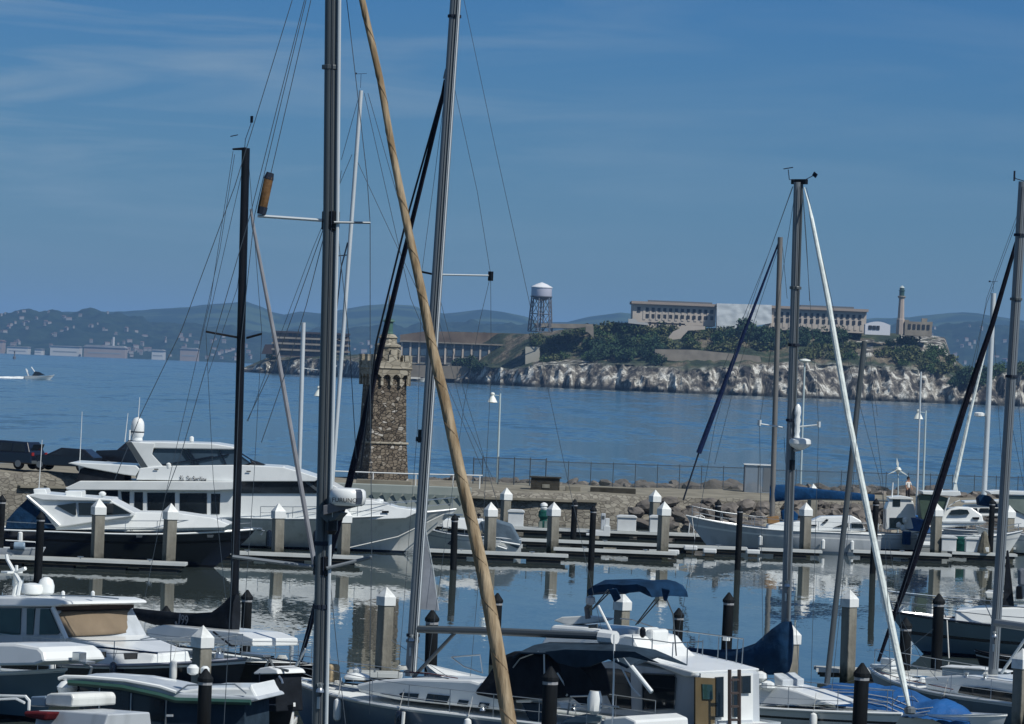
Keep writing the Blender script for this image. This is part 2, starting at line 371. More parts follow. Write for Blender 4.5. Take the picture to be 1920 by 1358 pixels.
marm = water_mat('marina_water', (.050, .068, .066), .02, [(1, .6, 5., .022), (1, .5, 1.1, .012), (1, .35, .22, .018), (1, .3, .05, .010)])

JI = [(-400, 60), (-60, 232), (-32, 247), (-9, 262), (2, 263), (12, 266), (24, 270), (40, 275), (80, 286), (400, 330)]   # inner face of the jetty
def ji(x):
    for (a, ya), (b, yb) in zip(JI, JI[1:]):
        if a <= x <= b: return ya + (yb - ya) * (x - a) / (b - a)
    return JI[0][1] if x < JI[0][0] else JI[-1][1]
xs = [-9000, -400, -200, -60, -32, -9, 2, 12, 24, 40, 80, 400, 9000]
def jc(x): return ji(max(-400, min(400, x))) + 9
mb = MB(); n = len(xs)
mb.add([(x, jc(x), 0) for x in xs] + [(x, 32000, 0) for x in xs], [(i, i + 1, n + i + 1, n + i) for i in range(n - 1)])
props(mb.build('bay_water', baym), kind='structure')
mb = MB(); mb.add([(x, -60, 0) for x in xs] + [(x, jc(x), 0) for x in xs], [(i, i + 1, n + i + 1, n + i) for i in range(n - 1)])
props(mb.build('marina_water', marm), kind='structure')
mb = MB(); mb.add([(-9000, -60, -6), (9000, -60, -6), (9000, 33000, -6), (-9000, 33000, -6)], [(0, 1, 2, 3)])
props(mb.build('seabed_ground', mat('seabed', (.03, .035, .03), .9)), kind='structure')

# ---------------------------------------------------------------- far hills
def interp(P, x):
    if x <= P[0][0]: return P[0][1]
    for (a, ya), (b, yb) in zip(P, P[1:]):
        if x <= b:
            q = (x - a) / (b - a); return ya + (yb - ya) * q
    return P[-1][1]
def hillmat(name, a, b, scl, thr=(.4, .6)):
    M = mat(name, a, .95, col2=b, scale=scl, thr=thr); return M
class Hill:
    def __init__(s, name, sky, D0, D1, mt, amp, u0=-420, u1=2340, bump=0, label=None):
        s.sky = sky; s.D0 = D0; s.D1 = D1; s.amp = amp
        step = 5; us = [u0 + i * step for i in range(int((u1 - u0) / step) + 1)]; rows = 26
        mb = MB(); vs = []; fs = []
        for u in us:
            for k in range(rows + 6): vs.append(s.pt(u, k / rows, bump))
        R_ = rows + 6
        for i in range(len(us) - 1):
            for k in range(R_ - 1): fs.append((i * R_ + k, (i + 1) * R_ + k, (i + 1) * R_ + k + 1, i * R_ + k + 1))
        mb.add(vs, fs); o = mb.build(name, mt, smooth=True, split=0); props(o, kind='structure')
    def pt(s, u, v, bump=0):
        top = interp(s.sky, u)
        if v <= 1:
            Y = s.D0 + (s.D1 - s.D0) * v; p0 = gz(u, 2000, 0) if False else None
            zt = at(u, top, s.D1).z
            e = v ** .8
            z = -2 + (zt + 2) * e
        else:
            Y = s.D1 + (s.D1 - s.D0) * (v - 1) * 3; zt = at(u, top, s.D1).z; z = zt * (1 - (v - 1) * 3.2) 
        x = (u - 960) / FPX * Y
        nz = noise.fractal(Vector((x / 900, Y / 900, s.D0)), .9, 2.1, 5) * s.amp * (.3 + min(v, 1)) * min(1, v * 6)
        nb = noise.fractal(Vector((x / 60, Y / 200, 3)), 1., 2., 3) * bump * min(1, v * 3)
        return (x, Y, z + (nz * (.0 if v > .93 and v <= 1.0 else 1) + nb) if z > -1 or v > 0 else z)
farsky = [(-420, 575), (-50, 590), (230, 588), (300, 581), (350, 577), (400, 571), (460, 568), (490, 577), (510, 586), (530, 590), (560, 584), (600, 588), (640, 580), (680, 573), (720, 570), (770, 573), (800, 583), (830, 588), (860, 585), (900, 580), (940, 585), (980, 593), (1010, 604), (1060, 604), (1100, 594), (1160, 586), (1200, 590), (1300, 600), (1400, 606), (1600, 600), (1640, 596), (1700, 598), (1750, 592), (1800, 588), (1830, 589), (1870, 594), (1920, 602), (2000, 610), (2340, 615)]
nearsky = [(-420, 590), (-50, 586), (0, 588), (60, 584), (90, 580), (130, 586), (170, 582), (215, 586), (240, 592), (270, 600), (330, 606), (400, 612), (470, 622), (520, 626), (600, 618), (680, 612), (760, 610), (830, 600), (900, 608), (960, 606), (1010, 618), (1200, 625), (1500, 630), (1600, 622), (1680, 610), (1760, 606), (1830, 604), (1920, 618), (2000, 625), (2340, 640)]
hillA = Hill('far_grassy_hills', farsky, 11500, 14500, hillmat('hill_grass', (.045, .075, .04), (.012, .03, .022), .004, (.45, .56)), 22)
hillB = Hill('near_wooded_hills', nearsky, 9300, 10600, hillmat('hill_forest', (.010, .024, .018), (.022, .04, .026), .02), 12, bump=17)
# houses on the far shore
housew = mat('house_wall_pale', (.22, .22, .21), .8, var=.3, scale=.02); roofm = mat('house_roof', (.17, .12, .10), .8, var=.3, scale=.05)
def house_proto(i, wd, dp, hh, rt):
    t = thing('hillside_house', (0, 0, 0), 'small pale house among the trees on the hazy far hillside', 'house', 'houses on the far hillsides')
    MB().box((0, 0, hh / 2 - 3), (wd, dp, hh + 6)).build('wall', housew, t)
    w2, d2 = wd / 2 + .6, dp / 2 + .6
    MB().add([(-w2, -d2, hh), (w2, -d2, hh), (w2, d2, hh), (-w2, d2, hh), (-w2, 0, hh + rt), (w2, 0, hh + rt)], [(0, 1, 5, 4), (2, 3, 4, 5), (0, 4, 3), (1, 2, 5), (0, 3, 2, 1)]).build('roof', roofm, t)
    return t
hp = [house_proto(0, 13, 10, 6, 2.5), house_proto(1, 20, 11, 5, 2), house_proto(2, 10, 9, 8, 2.5)]
used = [False] * 3
zones = [(0, 200, .35, .95, 34, 'B'), (210, 470, .05, .62, 62, 'B'), (600, 700, .02, .5, 14, 'B'), (1740, 1930, .1, .85, 30, 'B'), (0, 300, .02, .2, 22, 'B')]
for (a, b, v0, v1, cnt, hl) in zones:
    for _ in range(cnt):
        u = random.uniform(a, b); v = random.uniform(v0, v1) if a != 210 else v0 + (v1 - v0) * random.random() ** 1.5
        p = hillB.pt(u, v, 17); i = random.randrange(3); s = random.uniform(.45, 1.0) * (.75 if hl else 1); rz = random.uniform(-.7, .7)
        if not used[i]: o = hp[i]; used[i] = True
        else: o = copy_tree(hp[i])
        o.location = (p[0], p[1] - 3, p[2] + 2); o.rotation_euler = (0, 0, rz); o.scale = (s, s, s)
def farbuild(name, x0, x1, ytop, yb, D, mt, label, cat, roof=None, wf=12):
    a = at(x0, ytop, D); b = at(x1, ytop, D); c = at((x0 + x1) / 2, yb, D)
    t = thing(name, ((a.x + b.x) / 2, D, 0), label, cat); z1 = (a.z + b.z) / 2; wd = b.x - a.x
    MB().box((0, 0, z1 / 2 - 1), (wd, 60, z1 + 2)).build('wall', mt, t)
    r = MB(); r.prism([(-wd / 2 - 2, z1), (wd / 2 + 2, z1), (wd / 2 - 4, z1 + roof), (-wd / 2 + 4, z1 + roof)], -32, 32); r.build('roof', roofm if wf == 12 else housew, t)
    MB().box((0, -30.2, z1 * .45), (wd * .8, .4, max(.8, z1 * .12))).build('window_band', mat('far_window_band', (.22, .24, .25), .8), t); return t
whw = mat('warehouse_wall', (.42, .43, .42), .7, var=.06, scale=.02); brw = mat('warehouse_tan', (.26, .22, .19), .8, var=.08, scale=.02)
farbuild('waterfront_hall', 16, 55, 651, 656, 9270, whw, 'long low white hall on the far shore at the left edge', 'building', 1.5, 1)
farbuild('waterfront_shed', 68, 81, 655, 658, 9260, whw, 'small low white shed on the far shore beside the long white hall', 'building', 1.2, 1)
farbuild('waterfront_hall', 97, 152, 650, 654, 9280, whw, 'second long low pale hall on the far shore left of the tan warehouse', 'building', 1.5, 1)
tw = farbuild('waterfront_warehouse', 160, 237, 652, 661, 9240, brw, 'tan waterfront warehouse with a pale chimney on the far shore', 'building', 5, 1)
c = at(213, 632, 9240); MB().lathe((c.x - tw.location.x, 0, 0), [(3.5, 0), (2.5, c.z)], 10).build('chimney', whw, tw)
farbuild('shore_block', -12, 8, 640, 650, 9300, brw, 'tan block on the far shore cut by the left edge', 'building', 3)
farbuild('shore_block', 287, 309, 658, 664, 9250, whw, 'bright white building standing at the far waterline', 'building', 3, 1)
farbuild('shore_block', 340, 372, 655, 664, 9250, brw, 'wide tan waterfront block below the dense hillside houses', 'building', 3, 1)

# ---------------------------------------------------------------- the island
#        u    water cliff bench ridge
ISL = [(448, 697, 696, 695, 694), (465, 697, 690, 688, 687), (500, 699, 678, 674, 672), (560, 700, 674, 668, 668), (640, 702, 674, 668, 666), (700, 704, 684, 676, 664), (750, 706, 685, 682, 640), (770, 707, 684, 682, 624),
       (850, 711, 684, 683, 622), (920, 715, 690, 684, 624), (960, 718, 694, 684, 626), (1000, 722, 686, 680, 626), (1050, 726, 685, 672, 618), (1100, 728, 684, 668, 613), (1180, 733, 684, 668, 604), (1240, 737, 690, 668, 606), (1300, 739, 694, 664, 616),
       (1400, 742, 686, 664, 612), (1500, 745, 680, 662, 612), (1560, 747, 685, 660, 618), (1620, 748, 688, 655, 624), (1700, 750, 692, 648, 626), (1745, 752, 700, 646, 629), (1770, 754, 706, 652, 633), (1782, 754, 709, 676, 668),
       (1810, 755, 712, 694, 690), (1850, 757, 702, 697, 694), (1900, 759, 697, 692, 690), (1960, 761, 697, 692, 690), (2100, 766, 708, 700, 697), (2200, 770, 768, 768, 768)]
def icol(u):
    if u <= ISL[0][0]: return ISL[0][1:]
    for A, B in zip(ISL, ISL[1:]):
        if u <= B[0]:
            q = (u - A[0]) / (B[0] - A[0]); return tuple(a + (b - a) * q for a, b in zip(A[1:], B[1:]))
    return ISL[-1][1:]
FR = [(448, 3050), (600, 2900), (760, 2620), (1000, 2450), (1300, 2400), (2200, 2480)]
def idist(u): return interp(FR, u)
def ipt(u, v, disp=True):
    wl, cl_, be, ri = icol(u); D = idist(u)
    # v: 0 shore, .3 cliff top, .45 bench, .75 ridge, 1 back shore
    K = [(0, D - 4, None), (.3, D + 18, cl_), (.45, D + 55, be), (.75, D + 120, ri), (.85, D + 170, ri), (1., D + 260, None)]
    for (v0, y0, p0), (v1, y1, p1) in zip(K, K[1:]):
        if v <= v1 + 1e-6:
            q = (v - v0) / (v1 - v0)
            za = -3 if p0 is None else at(u, p0, y0).z; zb = -3 if p1 is None else at(u, p1, y1).z
            if v0 == 0: q2 = min(1, q * 1.0) ** .62
            elif v0 == .75: zb = za; q2 = q
            else: q2 = q
            if v0 >= .85: za = at(u, ri, D + 120).z
            Y = y0 + (y1 - y0) * q; z = za + (zb - za) * q2; break
    x = (u - 960) / FPX * Y
    if disp:
        k = 1 if v < .3 else (.5 if v < .7 else .15)
        edge = min(1, v * 7)
        d = noise.multi_fractal(Vector((x / 16, z / 26, Y / 40)), .9, 2.1, 5) - 1
        r = abs(noise.noise(Vector((x / 7, z / 30, 5.)))) 
        Y += (-d * 11 + r * 14) * k * (1 if v < .45 else .3); z += noise.fractal(Vector((x / 9, Y / 9, 1)), 1, 2, 4) * 1.9 * k * edge
    return Vector((x, Y, z))
us = [448 + i * 2.6 for i in range(int((2200 - 448) / 2.6))]; RW = 70
vs = []; fs = []; veg = []
for u in us:
    for k in range(RW + 1):
        v = (k / RW) ** 1.15; p = ipt(u, v); vs.append(tuple(p))
        cm = max(0, min(1, (v - .27) / .06))
        if 1686 < u < 1792 and .42 < v < .80: cm *= .0 if noise.noise(Vector((u / 22, v * 9, 4))) > -.22 else 1
        if 1560 < u < 1686 and .38 < v < .62: cm *= .15 if noise.noise(Vector((u / 18, v * 12, 8))) > .05 else 1
        if 1000 < u < 1120 and .3 < v < .42: cm *= .3
        veg.append(cm)
for i in range(len(us) - 1):
    for k in range(RW): fs.append((i * (RW + 1) + k, (i + 1) * (RW + 1) + k, (i + 1) * (RW + 1) + k + 1, i * (RW + 1) + k + 1))
mb = MB(); mb.add(vs, fs)
M = bpy.data.materials.new('island_ground'); M.use_nodes = True; t = M.node_tree; b = t.nodes['Principled BSDF']; b.inputs['Roughness'].default_value = .95
L_ = t.links
geo = t.nodes.new('ShaderNodeNewGeometry'); at_ = t.nodes.new('ShaderNodeAttribute'); at_.attribute_name = 'plants'
def tn(scale, st=(1, 1, 1), det=4, rough=.5):
    mp = t.nodes.new('ShaderNodeMapping'); mp.inputs['Scale'].default_value = st; L_.new(geo.outputs['Position'], mp.inputs[0])
    n = t.nodes.new('ShaderNodeTexNoise'); n.inputs['Scale'].default_value = scale; n.inputs['Detail'].default_value = det; n.inputs['Roughness'].default_value = rough; L_.new(mp.outputs[0], n.inputs['Vector']); return n
def rampn(src, stops):
    r = t.nodes.new('ShaderNodeValToRGB'); L_.new(src, r.inputs[0])
    while len(r.color_ramp.elements) < len(stops): r.color_ramp.elements.new(.5)
    for e, (p, c) in zip(r.color_ramp.elements, stops): e.position = p; e.color = (*c, 1)
    return r
def mixn(f, a, b_):
    x = t.nodes.new('ShaderNodeMix'); x.data_type = 'RGBA'; L_.new(f, x.inputs[0]); L_.new(a, x.inputs[6]); L_.new(b_, x.inputs[7]); return x
rk = rampn(tn(.16, (1, 1, .35), 6, .6).outputs[0], [(.39, (.030, .029, .028)), (.46, (.12, .112, .095)), (.53, (.27, .255, .22)), (.59, (.58, .58, .53))])
gr = rampn(tn(.05, det=6, rough=.6).outputs[0], [(.40, (.014, .030, .015)), (.50, (.034, .055, .024)), (.58, (.12, .105, .07)), (.66, (.19, .165, .12))])
mx = mixn(at_.outputs['Fac'], rk.outputs[0], gr.outputs[0])
sp = t.nodes.new('ShaderNodeSeparateXYZ'); L_.new(geo.outputs['Position'], sp.inputs[0])
mr = t.nodes.new('ShaderNodeMapRange'); mr.inputs[1].default_value = 1.2; mr.inputs[2].default_value = 3.2; L_.new(sp.outputs['Z'], mr.inputs[0])
dk = t.nodes.new('ShaderNodeRGB'); dk.outputs[0].default_value = (.018, .02, .018, 1)
ck = rampn(tn(.30, (1, 1, .30), 4, .6).outputs[0], [(.465, (1, 1, 1)), (.495, (0, 0, 0)), (.505, (0, 0, 0)), (.535, (1, 1, 1))])
ck2 = t.nodes.new('ShaderNodeMix'); ck2.data_type = 'RGBA'; ck2.blend_type = 'MULTIPLY'; ck2.inputs[0].default_value = .62; L_.new(mx.outputs[2], ck2.inputs[6]); L_.new(ck.outputs[0], ck2.inputs[7])
m2 = mixn(mr.outputs[0], dk.outputs[0], ck2.outputs[2]); L_.new(m2.outputs[2], b.inputs['Base Color'])
bp = t.nodes.new('ShaderNodeBump'); bp.inputs['Strength'].default_value = 1; bp.inputs['Distance'].default_value = 2.5; L_.new(tn(.22, (1, 1, .5), 6, .65).outputs[0], bp.inputs['Height']); L_.new(bp.outputs[0], b.inputs['Normal'])
isl = mb.build('island_terrain', M, smooth=True, split=50)
a = isl.data.attributes.new('plants', 'FLOAT', 'POINT'); a.data.foreach_set('value', veg)
props(isl, kind='structure')

# trees and bushes on the island
leafd = mat('cypress_leaf', (.012, .034, .022), .9, col2=(.050, .085, .042), scale=.22, thr=(.38, .62))
leafm = mat('shrub_leaf', (.024, .060, .024), .9, col2=(.085, .135, .05), scale=.3, thr=(.38, .62))
leafo = mat('olive_leaf', (.045, .065, .028), .9, col2=(.11, .12, .055), scale=.3, thr=(.38, .62))
bark = mat('bark', (.05, .04, .03), .9)
def tree_proto(name, lf, w_, h_, label, cat, grp, nleaf=520, seed=1, trunk=True):
    rnd = random.Random(seed); t = thing(name, (0, 0, 0), label, cat, grp)
    mb = MB(); cl_ = []
    for i in range(11):
        a = rnd.uniform(0, 6.28); r = w_ / 2 * math.sqrt(rnd.random()) * .75
        cl_.append((Vector((math.cos(a) * r, math.sin(a) * r, h_ * rnd.uniform(.35, .9) - r * .3)), w_ * rnd.uniform(.14, .26)))
    for i in range(nleaf):
        c, r = rnd.choice(cl_); d = Vector((rnd.gauss(0, 1), rnd.gauss(0, 1), rnd.gauss(0, .7))).normalized() * r * rnd.uniform(.6, 1.12)
        p = c + d; s = w_ * .055 * rnd.uniform(.7, 1.5)
        x = Vector((rnd.gauss(0, 1), rnd.gauss(0, 1), rnd.gauss(0, 1))).normalized(); y = x.cross(Vector((rnd.gauss(0, 1), rnd.gauss(0, 1), rnd.gauss(0, 1)))).normalized()
        mb.add([p - x * s, p + y * s * .8, p + x * s, p - y * s * .8], [(0, 1, 2, 3)])
    mb.build('crown', lf, t)
    if trunk:
        k = MB(); k.tube([(0, 0, -2), (.1, 0, h_ * .3), (.3, .1, h_ * .62)], .5, 7, .2)
        for i in range(4):
            a = i * 1.6; k.tube([(.15, 0, h_ * .3), (math.cos(a) * w_ * .28, math.sin(a) * w_ * .28, h_ * .62)], .22, 5, .08)
        k.build('trunk', bark, t)
    return t
trees = [tree_proto('cypress_tree', leafd, 13, 11, 'dark wind-shaped cypress in the dense grove on the island slope', 'tree', 'cypress trees on the island', seed=3),
         tree_proto('cypress_tree', leafd, 16, 9, 'dark wind-shaped cypress in the dense grove on the island slope', 'tree', 'cypress trees on the island', seed=4)]
shr = [tree_proto('shrub', leafm, 8, 4.5, 'low green shrub among many on the island hillside', 'shrub', 'shrubs on the island hillside', 300, 5, False),
       tree_proto('shrub', leafo, 11, 5, 'low green shrub among many on the island hillside', 'shrub', 'shrubs on the island hillside', 360, 6, False)]
ut = [False] * 4
def put(kind, u, v, s):
    k = random.randrange(2); pr = (trees if kind == 't' else shr)[k]; idx = k + (0 if kind == 't' else 2)
    if not ut[idx]: o = pr; ut[idx] = True
    else: o = copy_tree(pr)
    p = ipt(u, v); o.location = (p.x, p.y, p.z - .8); o.rotation_euler = (0, 0, random.uniform(0, 6.28)); o.scale = (s, s, s * random.uniform(.85, 1.15))
for (u0, u1, v0, v1, cnt, kind, s) in [(1105, 1235, .32, .48, 20, 't', .9), (1110, 1250, .48, .70, 34, 's', 1.2), (1010, 1110, .36, .72, 22, 's', 1.0), (1290, 1480, .48, .68, 40, 's', 1.1), (1345, 1470, .46, .62, 12, 't', .9), (1480, 1600, .5, .67, 24, 't', .7), (1500, 1600, .34, .5, 16, 's', 1.), (1650, 1705, .36, .5, 10, 's', 1), (1690, 1800, .31, .42, 24, 's', 1.), (1780, 1860, .16, .26, 10, 't', .7), (855, 905, .2, .3, 7, 't', .75), (985, 1010, .5, .7, 6, 's', 1), (1860, 1960, .25, .6, 14, 's', 1), (512, 524, .3, .5, 3, 't', .8), (1195, 1300, .60, .68, 8, 's', .9)]:
    for _ in range(cnt): put(kind, random.uniform(u0, u1), random.uniform(v0, v1), s * random.uniform(.75, 1.25))

# island buildings
def bl(name, label, cat, px, D):
    p = at(px, hz(px), D); return thing(name, (p.x, D, 0), label, cat)
def lc(t, px, py, D): return at(px, py, D) - t.location
conc = mat('prison_concrete', (.47, .42, .36), .85, var=.08, scale=.08); concd = mat('old_concrete', (.30, .27, .22), .9, col2=(.19, .17, .14), scale=.15)
dwin = mat('barred_window', (.022, .024, .028), .5); wrap = mat('scaffold_wrap', (.50, .545, .56), .75, col2=(.60, .65, .67), scale=.5, stretch=(.5, 1, 1.6))
tanr = mat('tan_trim', (.33, .28, .235), .85)
D = 2515
ch = bl('prison_cellhouse', 'long tan concrete prison block with rows of barred windows on the island top', 'building', 1400, D)
def blockwall(t, x0, x1, yt0, yt1, yb0, yb1, D, dep, mt, name='wall'):
    a = lc(t, x0, yt0, D); b = lc(t, x1, yt1, D); c = lc(t, x1, yb1, D); d = lc(t, x0, yb0, D)
    zt = (a.z + b.z) / 2; zb = min(c.z, d.z)
    return MB().box(((a.x + b.x) / 2, dep / 2, (zt + zb) / 2), (b.x - a.x, dep, zt - zb)).build(name, mt, t), a.x, b.x, zt, zb
def windows(t, x0, x1, rows, cnt, D, w_, h_, yoff=0, mt=None, name='window'):
    """rows: list of (py at x0, py at x1)"""
    base = None
    for (ya, yb) in rows:
        for i in range(cnt):
            q = (i + .5) / cnt; px = x0 + (x1 - x0) * q; p = lc(t, px, ya + (yb - ya) * q, D)
            if base is None: base = o = MB().box((0, 0, 0), (w_, .5, h_)).build(name, mt or dwin, t)
            else: o = base.copy(); COL.objects.link(o); o.parent = t
            o.location = (p.x, yoff - .1, p.z)
_, xa, xb, zt, zb = blockwall(ch, 1187, 1342, 569.5, 575.5, 606, 612, D, 40, conc)
blockwall(ch, 1210, 1285, 604, 607, 618, 622, D - 5, 8, conc, 'lower_wing')
MB().box(((xa + xb) / 2, 19, zt + .8), (xb - xa + 2, 43, 1.6)).build('cornice', tanr, ch)
q = MB()
for i in range(12): 
    p = lc(ch, 1208 + 12.0 * i, 590, D); q.box((p.x, -.12, (zt + zb) / 2 + 1.0), (1.5, .3, zt - zb - 3))
q.build('pilaster', conc, ch)
windows(ch, 1208, 1340, [(580, 585), (592, 597)], 12, D, 1.9, 2.3)
windows(ch, 1190, 1206, [(580, 581)], 1, D, 2, 3.2)
windows(ch, 1212, 1282, [(606.5, 609)], 5, D - 5, 1.4, 2.2, -5)
_, xa, xb, zt, zb = blockwall(ch, 1443, 1625, 578.5, 584.5, 618, 622, D, 40, conc, 'wall')
MB().box(((xa + xb) / 2, 19, zt + .8), (xb - xa + 2, 43, 1.6)).build('cornice', tanr, ch)
q = MB()
for i in range(16):
    p = lc(ch, 1448 + 11.2 * i, 590, D); q.box((p.x, -.12, (zt + zb) / 2), (1.6, .3, zt - zb - 3))
q.build('pilaster', conc, ch)
windows(ch, 1449, 1618, [(588.5, 595), (599.5, 606)], 15, D, 1.8, 2.6)
q = MB(); a = lc(ch, 1215, 566, D + 15); b2 = lc(ch, 1335, 570, D + 15); q.box(((a.x + b2.x) / 2, 15, a.z), (b2.x - a.x, 8, 2)); a = lc(ch, 1500, 578, D + 15); b2 = lc(ch, 1600, 580, D + 15); q.box(((a.x + b2.x) / 2, 15, a.z + .8), (b2.x - a.x, 8, 2.4))
q.build('roof_monitor', mat('roof_grey', (.13, .14, .15), .8), ch)
sw_ = bl('scaffold_wrap', 'pale wrapped scaffolding covering the middle of the prison block', 'scaffolding', 1395, D - 6)
mb = MB(); p0 = [lc(sw_, 1344, 569, D - 6), lc(sw_, 1447, 572, D - 6), lc(sw_, 1447, 606, D - 6), lc(sw_, 1344, 622, D - 6)]
nx, nz_ = 40, 16; vs = []; fs = []
for j in range(nz_ + 1):
    for i in range(nx + 1):
        a = p0[0].lerp(p0[1], i / nx); c = p0[3].lerp(p0[2], i / nx); q = a.lerp(c, j / nz_); q.y += noise.noise(Vector((q.x / 4, q.z / 3, 2))) * .35; vs.append(q)
for j in range(nz_):
    for i in range(nx): fs.append((j * (nx + 1) + i, j * (nx + 1) + i + 1, (j + 1) * (nx + 1) + i + 1, (j + 1) * (nx + 1) + i))
mb.add(vs, fs); o = mb.build('sheeting', wrap, sw_, smooth=True); pz = [(v.x, v.z) for v in p0]; MB().prism(pz, .9, 8).build('scaffold', conc, sw_)
# retaining walls and stairs
def slabwall(name, label, cat, pts, D, dep, mt, bevel=0):
    """pts: px outline"""
    c = sum(p[0] for p in pts) / len(pts); t = bl(name, label, cat, c, D)
    q = [lc(t, a, b_, D) for a, b_ in pts]; MB().prism([(v.x, v.z) for v in q], 0, dep).build('wall', mt, t); return t
slabwall('ruined_wall', 'long low concrete retaining wall above the pale cliffs right of centre', 'wall', [(1228, 655), (1300, 656), (1425, 668), (1428, 682), (1300, 680), (1228, 674)], idist(1300) + 44, 10, concd)
slabwall('ruined_wall', 'stepped pale concrete ramp below the scaffolded prison block', 'wall', [(1252, 634), (1262, 622), (1288, 610), (1322, 612), (1322, 618), (1290, 620), (1272, 640), (1252, 640)], 2495, 5, conc)
slabwall('ruined_wall', 'small white wall at the left foot of the prison block', 'wall', [(1178, 598), (1192, 598), (1196, 604), (1215, 605), (1215, 610), (1178, 606)], 2505, 4, whw)
slabwall('parade_wall', 'long flat-topped concrete deck between the water tower and the trees', 'wall', [(1000, 606), (1112, 608), (1112, 612), (1075, 616), (1005, 614)], 2500, 30, concd)
slabwall('parade_wall', 'tall concrete pillar wall under the flat deck right of the water tower', 'wall', [(1098, 612), (1113, 612), (1113, 634), (1104, 624), (1098, 622)], 2498, 3, concd)
# arcaded building
D = idist(870) + 46
ar = bl('arcaded_building', 'long low grey building with many tall windows along the island quay', 'building', 870, D)
_, xa, xb, zt, zb = blockwall(ar, 752, 985, 641, 650, 680, 686, D, 14, mat('arcade_wall', (.16, .17, .16), .85, var=.12, scale=.1))
q = MB()
for i in range(15):
    p = lc(ar, 753 + 16.4 * i, 660, D); q.box((p.x, -.4, (zt + zb) / 2), (1.1, .8, zt - zb))
q.build('pilaster', conc, ar)
windows(ar, 754, 982, [(656, 661)], 14, D, 4.2, 6.5, 0, glassb)
windows(ar, 754, 982, [(673, 677)], 14, D, 3.6, 2.6, 0, dwin)
MB().box(((xa + xb) / 2, 6, zt + .4), (xb - xa + 1, 17, .8)).build('roof', concd, ar)
slabwall('quay_wall', 'long tan sea wall with a pale coping below the arcaded building', 'wall', [(752, 684), (985, 690), (1090, 692), (1090, 700), (985, 702), (920, 714), (752, 706)], idist(870) + 6, 20, mat('seawall', (.17, .15, .115), .95, col2=(.24, .21, .165), scale=.12))
slabwall('quay_tower', 'pale concrete end block right of the arcaded building', 'building', [(985, 650), (1012, 651), (1012, 684), (985, 684)], idist(990) + 44, 12, mat('pale_concrete', (.38, .37, .31), .9, var=.1, scale=.1))
slabwall('cliff_parapet', 'long brown cut bank with pale parapet behind the arcaded building', 'wall', [(750, 628), (800, 621), (985, 626), (990, 648), (750, 642)], idist(870) + 75, 10, mat('cut_bank', (.10, .075, .055), .95, col2=(.21, .17, .13), scale=.1, bump=.6))
# barracks on the left point
D = idist(580) + 40
bk = bl('barracks_building', 'dark multi storey barracks with pale floor bands on the island left point', 'building', 580, D)
_, xa, xb, zt, zb = blockwall(bk, 512, 652, 622, 626, 668, 672, D, 22, mat('barracks_wall', (.085, .07, .06), .9, col2=(.15, .12, .10), scale=.1))
for i, yy in enumerate((622, 633, 643.5, 655)):
    a = lc(bk, 512, yy, D); b2 = lc(bk, 652, yy + 5, D)
    MB().box(((a.x + b2.x) / 2, 10, (a.z + b2.z) / 2), (b2.x - a.x + 2, 24, 1.3)).build('floor_band', concd if i else mat('dark_roof', (.06, .05, .05), .9), bk)
windows(bk, 540, 648, [(628, 632), (639, 643), (650, 654)], 12, D, 2.4, 2.2)
slabwall('guard_hut', 'small dark hut on the left end of the island point', 'hut', [(497, 646), (512, 646), (512, 664), (490, 664)], idist(505) + 20, 8, mat('dark_roof', (.06, .05, .05), .9))
# water tower
D = 2500
wt = bl('water_tower', 'white water tank on a braced steel tower at the island crest', 'water tower', 1015, D)
a = lc(wt, 1015, 530, D); r = 20 * D / FPX; z = lambda py, px=1015: lc(wt, px, py, D).z
cx_ = lc(wt, 1015, 560, D).x
wtp = mat('tank_paint', (.42, .44, .52), .5, var=.06, scale=.1); wtd = mat('tower_steel', (.10, .11, .13), .6)
MB().lathe((cx_, 0, 0), [(.1, z(559 + 6)), (r * .6, z(562)), (r * .93, z(556))], 24).build('tank_bottom', wtd, wt, smooth=True)
MB().lathe((cx_, 0, 0), [(r * .93, z(556)), (r * .97, z(554)), (r * .97, z(540))], 24).build('tank', wtp, wt, smooth=True)
MB().lathe((cx_, 0, 0), [(r * 1.02, z(540)), (r * 1.02, z(538.5)), (r * .5, z(533)), (.2, z(529.5))], 24).build('tank_roof', mat('tank_roof_white', (.66, .68, .70), .5), wt, smooth=True)
MB().lathe((cx_, 0, 0), [(r * 1.06, z(557)), (r * 1.06, z(555.5))], 24).build('walkway', wtd, wt)
leg = []
for i in range(6):
    an = i * math.pi / 3 + .3; leg.append(((cx_ + math.cos(an) * r * .95, math.sin(an) * r * .95, z(556)), (cx_ + math.cos(an) * r * 1.2, math.sin(an) * r * 1.2, z(622))))
    MB().tube(leg[-1], .42, 6).build('leg', wtd, wt)
q = MB()
for i in range(6):
    (t0, b0), (t1, b1) = leg[i], leg[(i + 1) % 6]; T0, B0, T1, B1 = map(Vector, (t0, b0, t1, b1))
    for k in (0, .5):
        q.tube([T0.lerp(B0, k), T1.lerp(B1, k + .5)], .2, 4); q.tube([T1.lerp(B1, k), T0.lerp(B0, k + .5)], .2, 4); q.tube([T0.lerp(B0, k + .5), T1.lerp(B1, k + .5)], .25, 4)
q.tube([(cx_, 0, z(565)), (cx_, 0, z(622))], .5, 8); q.build('bracing', wtd, wt)
